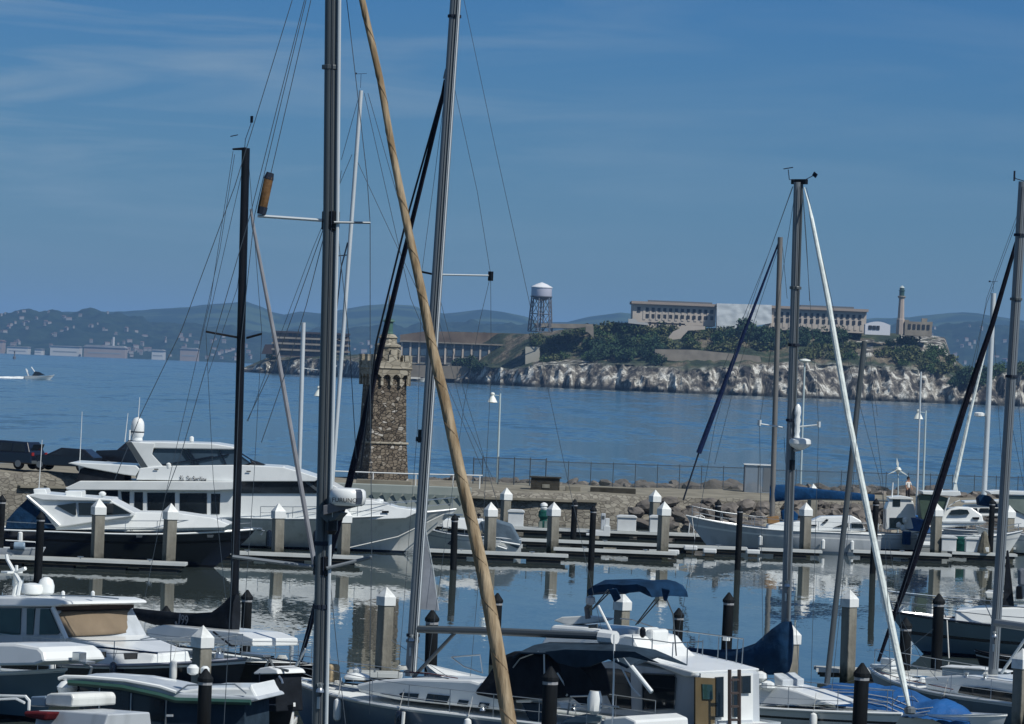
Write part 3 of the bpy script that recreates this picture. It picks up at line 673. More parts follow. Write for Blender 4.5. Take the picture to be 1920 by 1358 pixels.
# island lighthouse
D = 2490
lh = bl('island_lighthouse', 'slender grey lighthouse with green lantern at the right end of the island', 'lighthouse', 1690, D)
cx_ = lc(lh, 1689, 600, D).x; z = lambda py: lc(lh, 1689, py, D).z
MB().lathe((cx_, 0, 0), [(2.9, z(627)), (2.6, z(600)), (2.6, z(599)), (2.15, z(598)), (1.7, z(560))], 8).build('shaft', mat('lighthouse_concrete', (.36, .31, .27), .85, var=.08, scale=.2), lh)
MB().lathe((cx_, 0, 0), [(1.8, z(560)), (2.5, z(557)), (2.5, z(555.5)), (1.7, z(555))], 12).build('gallery', concd, lh)
MB().lathe((cx_, 0, 0), [(1.6, z(555)), (1.6, z(546)), (2.0, z(545.5)), (2.0, z(544.6)), (1.5, z(544)), (1.4, z(540))], 12).build('lantern', mat('lantern_green', (.03, .07, .06), .4), lh)
MB().lathe((cx_, 0, 0), [(1.7, z(540)), (1.2, z(538)), (.2, z(535.5))], 12).build('dome', mat('lantern_dome', (.40, .46, .44), .4), lh)
wh = bl('ruined_house', 'roofless grey stone house ruin right of the island lighthouse', 'ruin', 1722, D - 3)
blockwall(wh, 1697, 1748, 602, 605, 628, 631, D - 3, 14, concd)
q = MB(); 
for x0, x1, y0 in ((1697, 1704, 600), (1728, 1738, 597), (1741, 1748, 603.5)):
    a = lc(wh, x0, y0, D); b2 = lc(wh, x1, y0 + 9, D); q.box(((a.x + b2.x) / 2, 3, (a.z + b2.z) / 2), (b2.x - a.x, 3, a.z - b2.z))
q.build('chimney', concd, wh)
windows(wh, 1701, 1745, [(612, 614)], 5, D - 3, 1.6, 3)
tt = bl('white_tent', 'white arched tent right of the prison block', 'tent', 1645, D)
a = lc(tt, 1622, 621, D); b2 = lc(tt, 1669, 623, D); zt = lc(tt, 1645, 603, D).z; zw = lc(tt, 1645, 609, D).z
pr = [(a.x, a.z - 2), (b2.x, b2.z - 2), (b2.x, zw)] + [(b2.x + (a.x - b2.x) * k / 8, zw + (zt - zw) * math.sin(math.pi * k / 8)) for k in range(1, 8)] + [(a.x, zw)]
MB().prism(pr, 0, 9).build('canopy', mat('tent_white', (.62, .64, .68), .6), tt)
windows(tt, 1628, 1650, [(614, 615)], 3, D, 2.0, 2.5)

# ---------------------------------------------------------------- boats on the bay
D = 1400
fr = Frame('speedboat', at(47, 708, D) * 1, 0, 'small white speedboat running right with foam behind it on the bay', 'speedboat')
fr.root.location.z = 0; fr.o = Vector(fr.root.location)
hull(fr, 10.2, 3, 1.0, 1.2, 1.9, [white, black, white, black], white, rake=2.2, sw=.9)
q = MB(); q.prism([(2.4, 1.1), (4.2, 1.2), (7.0, 1.6), (5.0, 2.6), (3.4, 2.7)], -1.1, 1.1); q.build('windshield', glass, fr.root)
q = MB(); q.tube([(1.2, -1.2, 1.1), (.4, -1.2, 3.1), (.2, 0, 3.4), (.4, 1.2, 3.1), (1.2, 1.2, 1.1)], .22, 6); q.tube([(3.2, 0, 2.6), (2.0, 0, 4.2)], .2, 6); q.build('radar_arch', white, fr.root)
mb = MB(); vs = []; fs = []
for i in range(41):
    x = -38 + i; wd = .8 + (40 - i) * .05 + .4 * noise.noise(Vector((i * .7, 0, 0)))
    hh = .42 + .5 * max(0, (i - 28) / 12) + .15 * noise.noise(Vector((i * .9, 4, 0)))
    vs += [(x, -wd, .02), (x, -wd * .5, hh), (x, wd * .5, hh), (x, wd, .02)]
for i in range(40):
    for j in range(3): fs.append((i * 4 + j, i * 4 + j + 1, i * 4 + j + 5, i * 4 + j + 4))
mb.add(vs, fs); wk = mb.build('boat_wake', mat('foam', (.7, .74, .74), .9, var=.1, scale=1), smooth=True); wk.location = fr.o; props(wk, kind='stuff')
for k in range(1): pass
D = 2170
fr = Frame('sailing_boat', (at(828, 722, D).x, D, 0), R(190), 'tiny sailing boat with a white mainsail below the island quay', 'sailboat')
hull(fr, 9, 2.8, .8, .9, 1.2, [white, navy, white, black], white)
MB().tube([(4.4, 0, 1), (4.4, 0, 16)], .12, 6).build('mast', alu, fr.root)
MB().slab([(4.3, 0, 1.8), (4.3, 0, 16), (2.8, .2, 10), (1.2, .3, 5), (-.6, .3, 1.8)], .05).build('mainsail', whites, fr.root)
MB().slab([(4.6, 0, 14), (6.6, -.2, 6), (8.6, 0, 1.4), (5.0, -.3, 1.8)], .05).build('jib', whites, fr.root)
D = 2600
fr = Frame('white_ferry', (at(765, 700, D).x, D - 25, 0), 0, 'small white ferry moored at the island quay beside the stone tower', 'ferry')
hull(fr, 12, 4.5, 1.6, 1.7, 2.6, [white, navy, white, black], white, sw=.9)
q = MB(); q.box((4.6, 0, 3.6), (8, 3.8, 3.8)); q.build('cabin', white, fr.root)
q = MB(); q.box((3.6, 0, 4.4), (5, 3.9, 1)); q.build('window_band', glass, fr.root)
D = 4200
p = at(27, 672, D); t = thing('channel_marker', (p.x, D, 0), 'small dark channel marker post far out on the bay at left', 'channel marker')
MB().lathe((0, 0, 0), [(1.6, -1), (1.6, 2.5), (.8, 3), (.5, 7)], 10).build('buoy_body', wtd, t); MB().lathe((0, 0, 0), [(.9, 7), (.9, 8.5), (.1, 9)], 8).build('buoy_light', wtd, t)
# ---------------------------------------------------------------- the jetty
JT = 2.05
mb = MB(); vs = []; fs = []
xs_ = [-70 + i * 1.0 for i in range(int(170) + 1)]
PRF = 9
for x in xs_:
    y = ji(x); rr = 0 if x < 6 else min(1, (x - 6) / 4)     # right of x = 8 the stone face gives way to riprap
    nz = lambda s, k=.12: noise.noise(Vector((x * .7, s * 3.1, 1))) * k
    pr = [(y - .2 - 2.4 * rr, -2), (y - .1 - 1.6 * rr, -.3), (y + .1 - .7 * rr, .9 + nz(1, .3 * rr)), (y + .3 + .5 * rr, JT - .35 * 1 + nz(2, .3 * rr)), (y + .9, JT + nz(3, .1)), (y + 6, JT + .12 + nz(4, .05)), (y + 14, JT + .2 + nz(5, .1)), (y + 18, JT + .1), (y + 25, -2)]
    up = .42 * max(0, min(1, (-19 - x) / 4))
    for (a, z) in pr: vs.append((x, a, z + (up if z > .5 else 0)))
for i in range(len(xs_) - 1):
    for k in range(PRF - 1): fs.append((i * PRF + k, (i + 1) * PRF + k, (i + 1) * PRF + k + 1, i * PRF + k + 1))
mb.add(vs, fs); j = mb.build('breakwater', [jettop, jwall], None, smooth=False)
for i, pg in enumerate(j.data.polygons):
    k = i % (PRF - 1); pg.material_index = 1 if k in (0, 1, 2, 3) else 0
props(j, 'long rough stone breakwater wall behind the moored boats', 'breakwater')
# coping ledge running along the wall
mb = MB(); pts = [(x, ji(x) + .02, JT - .42 + noise.noise(Vector((x * .5, 0, 0))) * .05) for x in [-30 + i * 1.5 for i in range(25)]]
for a, b in zip(pts, pts[1:]): mb.box(((a[0] + b[0]) / 2, (a[1] + b[1]) / 2, a[2]), (1.56, .5, .14), rz=math.atan2(b[1] - a[1], b[0] - a[0]))
mb.build('coping_ledge', jettop, j)
# individual rocks
def rock_proto(i, label, grp):
    bm = bmesh.new(); bmesh.ops.create_icosphere(bm, subdivisions=2, radius=.5); rnd = Vector((i * 7.3, 2, 1))
    for v in bm.verts:
        v.co *= 1 + .55 * noise.noise(v.co * 2.2 + rnd) + .2 * noise.noise(v.co * 5 + rnd); v.co.z *= .7
    me = bpy.data.meshes.new('rock'); bm.to_mesh(me); bm.free(); me.materials.append(rockm)
    o = bpy.data.objects.new('breakwater_rock', me); COL.objects.link(o); return props(o, label, 'rock', grp)
G1 = ('grey rock lying among many along the seaward edge of the breakwater', 'rocks on the seaward edge of the breakwater')
G2 = ('weathered brown boulder in the riprap slope at the right of the breakwater', 'boulders of the riprap slope')
pr1 = [rock_proto(i, *G1) for i in range(4)]; pr2 = [rock_proto(i + 4, *G2) for i in range(4)]
u1 = [0] * 4; u2 = [0] * 4
def rk_(pr, us_, loc, s):
    i = random.randrange(4)
    o = pr[i] if not us_[i] else pr[i].copy()
    if us_[i]: COL.objects.link(o)
    us_[i] = 1; o.location = loc; o.scale = (s * random.uniform(.8, 1.3), s, s * random.uniform(.7, 1.1)); o.rotation_euler = (random.uniform(-.4, .4), random.uniform(-.4, .4), random.uniform(0, 6.3))
x = -7.
while x < 42:
    if not (-11.5 < x < -5.5) : rk_(pr1, u1, (x, ji(x) + 17 + random.uniform(-1, 1.4), JT + random.uniform(-.15, .3)), random.uniform(.7, 1.6) * (1.15 if x > 9 else .75))
    x += random.uniform(.28, .5)
for _ in range(150):
    x = random.uniform(8.5, 33); q = random.random()
    rk_(pr2, u2, (x, ji(x) - 1.6 + 2.2 * q, .1 + 1.7 * q), random.uniform(.6, 1.5))
# pale concrete wall behind the yacht's bow
t = thing('concrete_wall', (-7, 257.5, 0), 'smooth pale grey green concrete wall behind the big yacht bow', 'wall')
a = at(615, 905, 257.5) - t.location; b = at(884, 915, 257.5) - t.location
MB().prism([(a.x, -1), (b.x, -1), (b.x, b.z), (a.x, a.z)], 0, .8).build('wall', mat('pale_green_concrete', (.24, .28, .26), .8, col2=(.31, .34, .32), scale=.5), t, bevel=.04)
q = MB()
for i in range(9):
    c = at(705 + i * 20, 932 + i * .8, 257.5) - t.location; q.add([(c.x - .33, -.14, c.z + .3), (c.x + .33, -.14, c.z + .3), (c.x, -.06, c.z - .3), (c.x, .02, c.z + .3)], [(0, 1, 2), (0, 2, 3), (1, 3, 2), (0, 3, 1)])
q.build('corbel', mat('pale_green_concrete2', (.20, .24, .225), .8), t)
t = thing('pipe_railing', (-6, 266, 0), 'low white pipe railing on the breakwater beside the stone tower', 'railing')
q = MB(); pts = [at(x, y, 266) - t.location for x, y in ((612, 883), (690, 886), (780, 889), (905, 892))]; q.tube(pts, .05, 6); q.build('rail', white, t)
q = MB()
for x_, y_ in ((625, 884), (700, 886), (780, 889), (850, 891), (900, 892)):
    p = at(x_, y_, 266) - t.location; q.tube([p, (p.x, p.y, JT)], .04, 5)
q.build('post', white, t)
t = thing('timber_bin', at(1022, 915, 268) * 1, 'dark weathered timber box on the breakwater edge', 'timber box'); t.location.z = JT
q = MB()
for k in range(3): q.box((0, 0, .18 + k * .29), (1.9, .9, .26))
q.build('planks', darkwood, t, bevel=.02); MB().box((0, 0, .92), (2.1, 1.1, .08)).build('lid', darkwood, t); MB().box((.05, -.47, .35), (.5, .03, .25)).build('notice_plate', concp, t)
for px_, D_, lab in ((720, 265, 'long stone block lying before the tower foot'), (1075, 268, 'pale concrete kerb block beside the timber box'), (1150, 268, 'long dark beam lying on the breakwater top')):
    p = at(px_, 905, D_); o = MB().box((0, 0, .2), (3.6 if px_ == 720 else (1.0 if px_ == 1075 else 3.), .6, .4)).build('kerb_block', jettop if px_ != 1150 else darkwood, None, origin=(0, 0, 0), bevel=.04); o.location = (p.x, D_, JT); props(o, lab, 'kerb block')

# ---------------------------------------------------------------- stone tower
TD = 273.; p = at(714, 900, TD); tw = thing('stone_tower', (p.x, TD, JT), 'tapering rubble stone lighthouse tower with battlements on the breakwater', 'stone tower', rz=R(22))
def sq(wb, z): return [(-wb / 2, -wb / 2, z), (wb / 2, -wb / 2, z), (wb / 2, wb / 2, z), (-wb / 2, wb / 2, z)]
HB = 6.75
MB().loft([sq(2.98, -.6), sq(2.9, 0), sq(2.55, 2.7), sq(2.5, 2.75), sq(2.22, HB + .9)]).build('shaft', towerm, tw)
MB().loft([sq(2.72, 2.62), sq(2.76, 2.66), sq(2.72, 2.76)]).build('string_course', crownm, tw)
# corbel table with round arches on each face
WB = 2.72; q = MB()
for k in range(4):
    na = 4; cw = WB / na; pts = []
    for i in range(na):
        x0 = -WB / 2 + i * cw; g = cw * .13; rad = (cw - 2 * g) / 2
        pts += [(x0, HB - .15), (x0 + g, HB - .15), (x0 + g, HB + .28)] + [(x0 + cw / 2 - rad * math.cos(math.pi * j / 6), HB + .28 + rad * math.sin(math.pi * j / 6)) for j in range(1, 6)] + [(x0 + cw - g, HB + .28), (x0 + cw - g, HB - .15)]
    pts += [(WB / 2, HB - .15), (WB / 2, HB + .85), (-WB / 2, HB + .85)]
    M3 = Matrix.Rotation(k * math.pi / 2, 3, 'Z'); nn = len(pts)
    f_ = [M3 @ Vector((x, -WB / 2, z)) for x, z in pts]; b_ = [M3 @ Vector((x * (1 - .5 / WB), -WB / 2 + .26, z)) for x, z in pts]
    # columns and spandrels as quads
    tmp = MB()
    for i in range(na):
        x0 = -WB / 2 + i * cw; g = cw * .13; rad = (cw - 2 * g) / 2
        def pc(xa, xb, za, zb): tmp.add([M3 @ Vector(v) for v in [(xa, -WB / 2, za), (xb, -WB / 2, za), (xb, -WB / 2, zb), (xa, -WB / 2, zb), (xa, -WB / 2 + .24, za), (xb, -WB / 2 + .24, za), (xb, -WB / 2 + .24, zb), (xa, -WB / 2 + .24, zb)]], [(0, 1, 2, 3), (7, 6, 5, 4), (0, 4, 5, 1), (1, 5, 6, 2), (2, 6, 7, 3), (3, 7, 4, 0)])
        pc(x0, x0 + g, HB - .2, HB + .28); pc(x0 + cw - g, x0 + cw, HB - .2, HB + .28)
        arc = [(x0 + cw / 2 - rad * math.cos(math.pi * j / 8), HB + .28 + rad * math.sin(math.pi * j / 8)) for j in range(9)]
        arc[0] = (x0, HB + .28); arc[-1] = (x0 + cw, HB + .28)
        for a, b in zip(arc, arc[1:]):
            v = [(a[0], -WB / 2, a[1]), (b[0], -WB / 2, b[1]), (b[0], -WB / 2, HB + .85), (a[0], -WB / 2, HB + .85)]
            v += [(x, y + .24, z) for x, y, z in v]; tmp.add([M3 @ Vector(s) for s in v], [(0, 1, 2, 3), (7, 6, 5, 4), (0, 4, 5, 1), (1, 5, 6, 2), (2, 6, 7, 3), (3, 7, 4, 0)])
    q.add(tmp.v, tmp.f)
q.build('corbel_table', crownm, tw)
MB().loft([sq(WB + .02, HB + .86), sq(WB + .16, HB + .95), sq(WB + .06, HB + 1.05), sq(WB + .06, HB + 1.1)]).build('crown_floor', crownm, tw)
q = MB(); mw = (WB + .06)
for k in range(4):
    M3 = Matrix.Rotation(k * math.pi / 2, 3, 'Z')
    def bx(x, wd, z0, z1):
        v = [M3 @ Vector((x + sx * wd / 2, -mw / 2 + .12 + sy * .12, z)) for z in (z0, z1) for sx, sy in ((-1, -1), (1, -1), (1, 1), (-1, 1))]
        q.add(v, [(0, 1, 2, 3), (4, 7, 6, 5), (0, 4, 5, 1), (1, 5, 6, 2), (2, 6, 7, 3), (3, 7, 4, 0)])
    bx(0, mw - .5, HB + 1.1, HB + 1.42)
    for x, wd in ((-mw / 2 + .26, .5), (0, .55), (mw / 2 - .26, .5)): bx(x, wd, HB + (1.1 if abs(x) > .5 else 1.42), HB + 1.85)
q.build('battlement', crownm, tw)
MB().lathe((0.12, 0, 0), [(.85, HB + 1.1), (.80, HB + 2.35), (.9, HB + 2.4), (.9, HB + 2.52), (.62, HB + 2.62), (.58, HB + 2.95), (.66, HB + 3.0), (.5, HB + 3.2), (.2, HB + 3.3)], 12).build('turret', crownm, tw)
for i in range(8):
    a = i * math.pi / 4; MB().box((.12 + math.cos(a) * .82, math.sin(a) * .82, HB + 1.95), (.24, .24, .5), rz=a).build('turret_buttress', crownm, tw, bevel=.02)
gl = mat('lantern_copper', (.05, .12, .10), .5, var=.2, scale=2)
MB().lathe((0.12, 0, 0), [(.34, HB + 3.15), (.34, HB + 3.35), (.30, HB + 3.4), (.30, HB + 4.05), (.42, HB + 4.1), (.36, HB + 4.2), (.12, HB + 4.32)], 10).build('lantern', gl, tw)
MB().lathe((0.12, 0, 0), [(.11, HB + 4.3), (.07, HB + 5.6), (.03, HB + 5.9)], 8).build('finial', mat('finial', (.20, .22, .20), .6), tw)

# ---------------------------------------------------------------- fences, shed, lamp posts
chain = bpy.data.materials.new('chain_link'); chain.use_nodes = True; tt_ = chain.node_tree; bb = tt_.nodes['Principled BSDF']; bb.inputs['Base Color'].default_value = (.06, .09, .11, 1); bb.inputs['Roughness'].default_value = .6; bb.inputs['Alpha'].default_value = .2
def fence(px0, px1, ht, off, n, label, tall=False):
    x0 = gz(px0, 900, JT).x; x1 = gz(px1, 900, JT).x
    A = at(px0, 900, ji(x0) + off); B = at(px1, 900, ji(x1) + off)
    t = thing('chain_link_fence', (A.x, A.y, JT), label, 'fence'); d = B - A; d.z = 0
    mb = MB(); mb.add([(0, 0, .1), (d.x, d.y, .1), (d.x, d.y, ht), (0, 0, ht)], [(0, 1, 2, 3)]); mb.build('mesh_panel', chain, t)
    q = MB(); q.tube([(0, 0, ht), (d.x, d.y, ht)], .03, 5); q.build('top_rail', postg, t)
    o = None
    for i in range(n + 1):
        if o is None: o = base = MB().tube([(0, 0, 0), (0, 0, ht + .1)], .045 if tall else .032, 6).build('post', postg, t)
        else: o = base.copy(); COL.objects.link(o); o.parent = t
        o.location = (d.x * i / n, d.y * i / n, 0)
    return t
fence(887, 904, 1.85, 10, 1, 'narrow dark gate frame at the left end of the breakwater fence', True)
fence(904, 1023, 1.95, 10.5, 4, 'tall dark chain link fence section right of the gate frame', True)
fence(1023, 1397, 1.75, 14, 9, 'long faint chain link fence along the middle of the breakwater')
fence(1450, 1990, 1.65, 15, 13, 'long faint chain link fence behind the boats at right')
p = at(1421, 915, ji(12) + 13); t = thing('wire_cage_shed', (p.x, p.y, JT), 'pale grey wire cage shed on the breakwater', 'shed')
q = MB(); wv = 1.75
for sx in (-.95, 0, .95):
    for sy in (-.6, .6): MB().tube([(sx, sy, 0), (sx, sy, 2.05)], .035, 5).build('post', alu, t)
cg = bpy.data.materials.new('cage_mesh'); cg.use_nodes = True; cg.node_tree.nodes['Principled BSDF'].inputs['Base Color'].default_value = (.26, .32, .38, 1); cg.node_tree.nodes['Principled BSDF'].inputs['Alpha'].default_value = .55
MB().box((0, 0, 1.03), (1.9, 1.2, 1.96)).build('cage_panel', cg, t); MB().box((0, 0, 2.09), (2.1, 1.4, .07)).build('roof', white, t)
MB().box((.55, -.62, 1.1), (.5, .03, 1.6)).build('door', alu, t)
def lamp(px, pyt, pyb, D, hx, label, disc=False):
    b = at(px - (pyb - pyt) * .035, pyb, D); tp = at(px, pyt, D); t = thing('lamp_post', (b.x, D, JT), label, 'lamp post', 'lamp posts on the breakwater')
    h = tp.z - JT; dx = tp.x - b.x
    MB().tube([(0, 0, -.2), (dx, 0, h)], .085, 8, .06).build('pole', postl, t, smooth=True)
    if disc:
        MB().lathe((dx, 0, h), [(.08, -.15), (.42, 0), (.40, .08), (.1, .16)], 14).build('lamp_hood', lampw, t); return t
    ax = dx - .52; MB().tube([(dx, 0, h - .15), (ax, 0, h - .12)], .03, 5).build('arm', postl, t)
    MB().lathe((ax, 0, h - .62), [(.36, 0), (.33, .06), (.20, .30), (.12, .42), (.11, .5), (.16, .54), (.13, .64), (.03, .68)], 14).build('lamp_hood', lampw, t, smooth=True)
    MB().lathe((ax, 0, h - .66), [(.2, 0), (.26, .05)], 12).build('lamp_glass', glassb, t)
    return t
lamp(938, 738, 893, 276, 0, 'white hooded lamp post standing alone right of the tan furled sail')
lamp(613, 726, 890, 272, 0, 'white hooded lamp post half hidden behind the thick grey mast')
lamp(1736, 770, 925, 288, 0, 'white hooded lamp post above the boats near the right edge')
lamp(1509, 677, 930, 290, 0, 'tall lamp post with flat disc head beside the thick right mast', True)
# person on the breakwater
def person(loc, rz, h, label, top, bot, hair, mode='stand'):
    t = thing('person', loc, label, 'person', rz=rz); s = h / 1.75
    def skin_(ch, name, m, par):
        V = []; E = []; Rr = []
        for c in ch:
            o = len(V)
            for k, (p, r) in enumerate(c):
                V.append(Vector(p) * s); Rr.append(r * s)
                if k: E.append((o + k - 1, o + k))
        me = bpy.data.meshes.new(name); me.from_pydata(V, E, []); bm = bmesh.new(); bm.from_mesh(me); bmesh.ops.remove_doubles(bm, verts=bm.verts, dist=.004); bm.to_mesh(me); bm.free()
        o = bpy.data.objects.new(name, me); COL.objects.link(o); o.parent = par
        md = o.modifiers.new('skin', 'SKIN'); o.data.materials.append(m)
        lut = {tuple(round(x, 3) for x in v): r for v, r in zip(V, Rr)}
        for i, v in enumerate(me.vertices):
            r = lut.get(tuple(round(x, 3) for x in v.co), .05); me.skin_vertices[0].data[i].radius = (r, r)
        me.skin_vertices[0].data[0].use_root = True
        o.modifiers.new('sub', 'SUBSURF').levels = 1; return o
    arms = [[((0, 0, 1.40), .10), ((sx * .17, 0, 1.40), .065), ((sx * .24, -.03, 1.13), .045), ((sx * .22, -.16, .92), .035), ((sx * .21, -.2, .84), .03)] for sx in (-1, 1)]
    legs = [[((0, 0, .95), .14), ((sx * .09, 0, .88), .09), ((sx * .11, -.01, .48), .06), ((sx * .12, .02, .09), .042), ((sx * .13, -.12, .04), .035)] for sx in (-1, 1)]
    skin_([[((0, 0, .95), .13), ((0, 0, 1.15), .115), ((0, 0, 1.40), .12), ((0, 0, 1.50), .055), ((0, -.01, 1.62), .10), ((0, -.01, 1.70), .07)]] + arms + legs, 'body', skin, t)
    skin_([[((0, 0, .93), .15), ((0, 0, 1.15), .135), ((0, 0, 1.42), .13)]] + [[((0, 0, 1.42), .12), ((sx * .17, 0, 1.40), .078), ((sx * .24, -.03, 1.16), .058)] for sx in (-1, 1)], 'shirt', top, t)
    skin_([[((0, 0, .96), .155), ((sx * .09, 0, .88), .105), ((sx * .11, -.01, .48), .075), ((sx * .12, .02, .10), .06)] for sx in (-1, 1)], 'trousers', bot, t)
    q = MB(); q.lathe((0, .015 * s, 1.60 * s), [(.09 * s, 0), (.115 * s, .06 * s), (.10 * s, .13 * s), (.04 * s, .17 * s)], 10); q.build('hair', hair, t, smooth=True)
    f = MB(); f.box((0, -.125 * s, 1.6 * s), (.025 * s, .04 * s, .04 * s)); f.build('nose', skin, t)
    e = MB(); [e.box((sx * .035 * s, -.105 * s, 1.635 * s), (.02 * s, .02 * s, .012 * s)) for sx in (-1, 1)]; e.box((0, -.104 * s, 1.555 * s), (.045 * s, .02 * s, .01 * s)); e.build('face_features', black, t)
    return t
p = at(1702, 930, 276); person((p.x, 276, JT), R(35), 1.72, 'person in a loose white top walking on the breakwater at right', mat('shirt_white', (.6, .6, .58), .8), mat('trousers_dark', (.03, .03, .035), .8), mat('hair_dark', (.02, .015, .012), .8))

# ---------------------------------------------------------------- parked vehicles
def car(loc, h, L, H, paint, label, prof, cab, wins, cat, wheels, plate=None):
    W = 1.9; t = thing('parked_' + cat.replace(' ', '_'), loc, label, cat, rz=h)
    q = MB(); q.prism(prof, -W / 2, W / 2, .06); q.build('body', paint, t, bevel=.09, seg=3)
    q = MB(); q.prism(cab, -W / 2 + .05, W / 2 - .05, .28); q.build('cabin', paint, t, bevel=.06, seg=3)
    for wn in wins:
        z0 = min(a[1] for a in cab)
        for sg in (-1, 1):
            q = MB(); q.add([(x, sg * (W / 2 - .05 - .28 * (z - z0) + .012), z) for x, z in wn] + [(x, sg * (W / 2 - .05 - .28 * (z - z0) - .03), z) for x, z in wn], [tuple(range(len(wn))), tuple(range(len(wn), 2 * len(wn)))[::-1]]); q.build('side_window', glass, t)
    for wx in wheels:
        for sg in (-1, 1):
            c = []; r = .37
            tyre = MB(); tyre.loft([[(wx + math.cos(a * .3927) * rr, sg * (W / 2 - y), .37 + math.sin(a * .3927) * rr) for a in range(16)] for rr, y in ((r * .9, .02), (r, .06), (r, .2), (r * .9, .24))]); w_ = tyre.build('wheel', rubber, t)
            rim = MB(); rim.loft([[(wx + math.cos(a * .5236) * rr, sg * (W / 2 - y), .37 + math.sin(a * .5236) * rr) for a in range(12)] for rr, y in ((r * .58, .0), (r * .58, .03))]); rim.build('rim', alu, w_)
    # the tail (x = 0 side) : window, lamps, plate, bumper
    return t, W
suv = [(0, .45), (.02, 1.05), (.25, 1.1), (3.5, 1.1), (4.6, .98), (4.75, .6), (4.7, .38), (.05, .35)]
suvc = [(.15, 1.06), (.45, 1.72), (2.5, 1.76), (3.5, 1.08)]
p = at(76, 898, 250)
t, W = car((p.x - .2, 250.6, JT + .56), R(155), 4.7, 1.75, carp, 'dark blue parked sport utility car seen from behind at the left edge', suv, suvc, [[(.5, 1.12), (.62, 1.6), (1.4, 1.62), (1.4, 1.12)], [(1.48, 1.12), (1.48, 1.62), (2.45, 1.62), (2.95, 1.12)]], 'car', (.95, 3.75))
MB().box((.13, 0, 1.4), (.03, 1.25, .42), ry=-.42).build('rear_window', glass, t)
for sg in (-1, 1): MB().box((.0, sg * .78, .98), (.06, .25, .2)).build('tail_lamp', lampr, t)
MB().box((-.01, 0, .78), (.02, .46, .16)).build('number_plate', white, t); MB().box((.0, 0, .48), (.12, 1.8, .2)).build('bumper', alud, t, bevel=.03)
hat = [(0, .4), (.05, .95), (.4, 1.0), (3.2, .98), (4.3, .82), (4.45, .5), (4.4, .33), (.05, .33)]
hatc = [(.1, .95), (.7, 1.42), (2.2, 1.46), (3.2, .96)]
p = at(120, 905, 246)
t, W = car((p.x + 1.6, 250.4, JT + .56), R(168), 4.5, 1.5, carb, 'black parked hatchback between the blue car and the pickup', hat, hatc, [[(.6, 1.0), (.85, 1.34), (1.5, 1.36), (1.5, 1.0)], [(1.58, 1.0), (1.58, 1.36), (2.15, 1.36), (2.8, 1.0)]], 'hatchback', (.8, 3.5))
MB().box((4.42, 0, .62), (.08, 1.2, .2)).build('grille', black, t)
pk = [(0, .6), (.0, 1.25), (1.9, 1.25), (1.95, 1.3), (3.9, 1.3), (5.3, 1.2), (5.5, .8), (5.4, .5), (.05, .5)]
pkc = [(1.8, 1.25), (1.95, 1.92), (3.3, 1.95), (4.05, 1.25)]
p = at(275, 905, 256)
t, W = car((p.x + 2.0, 257.5, JT + .56), R(176), 5.5, 1.95, carb, 'black parked pickup truck half hidden behind the white yacht', pk, pkc, [[(2.05, 1.33), (2.1, 1.8), (2.8, 1.82), (2.8, 1.33)], [(2.88, 1.33), (2.88, 1.82), (3.25, 1.82), (3.7, 1.33)]], 'pickup truck', (1.0, 4.5))

# ---------------------------------------------------------------- piles
def conc_proto():
    t = thing('concrete_pile', (0, 0, 0), '', 'pile', 'white capped square concrete piles')
    MB().box((0, 0, -4.5), (.5, .5, 9.)).build('shaft', concp, t, bevel=.04)
    a = .29; MB().add([(-a, -a, -.12), (a, -a, -.12), (a, a, -.12), (-a, a, -.12), (-a, -a, .24), (a, -a, .24), (a, a, .24), (-a, a, .24), (0, 0, .66)], [(0, 1, 2, 3), (0, 4, 5, 1), (1, 5, 6, 2), (2, 6, 7, 3), (3, 7, 4, 0), (4, 8, 5), (5, 8, 6), (6, 8, 7), (7, 8, 4)]).build('cap', capw, t, bevel=.01)
    return t
def dark_proto():
    t = thing('dark_pile', (0, 0, 0), '', 'pile', 'dark round mooring piles')
    MB().lathe((0, 0, 0), [(.19, -8), (.18, -2), (.175, 0)], 12).build('shaft', pilebl, t, smooth=True)
    MB().lathe((0, 0, 0), [(.205, -.02), (.205, .06), (.03, .3)], 12).build('cap', pilebl, t)
    MB().lathe((0, 0, 0), [(.182, -.11), (.182, -.04)], 12).build('band', band, t)
    return t
cp, dp = conc_proto(), dark_proto(); cu = du = False
def pile(kind, px, pytip, D, label, rz=0, s=1.0):
    global cu, du
    if kind == 'c': o = cp if not cu else copy_tree(cp); cu = True; tip = .66
    else: o = dp if not du else copy_tree(dp); du = True; tip = .3
    p = at(px, pytip, D); o.location = (p.x, D, p.z - tip * s); o.rotation_euler = (random.uniform(-.012, .012), random.uniform(-.012, .012), rz + random.uniform(-.08, .08)); o['label'] = label; o.scale = (s, s, s)
a15 = R(28); a45 = R(42)
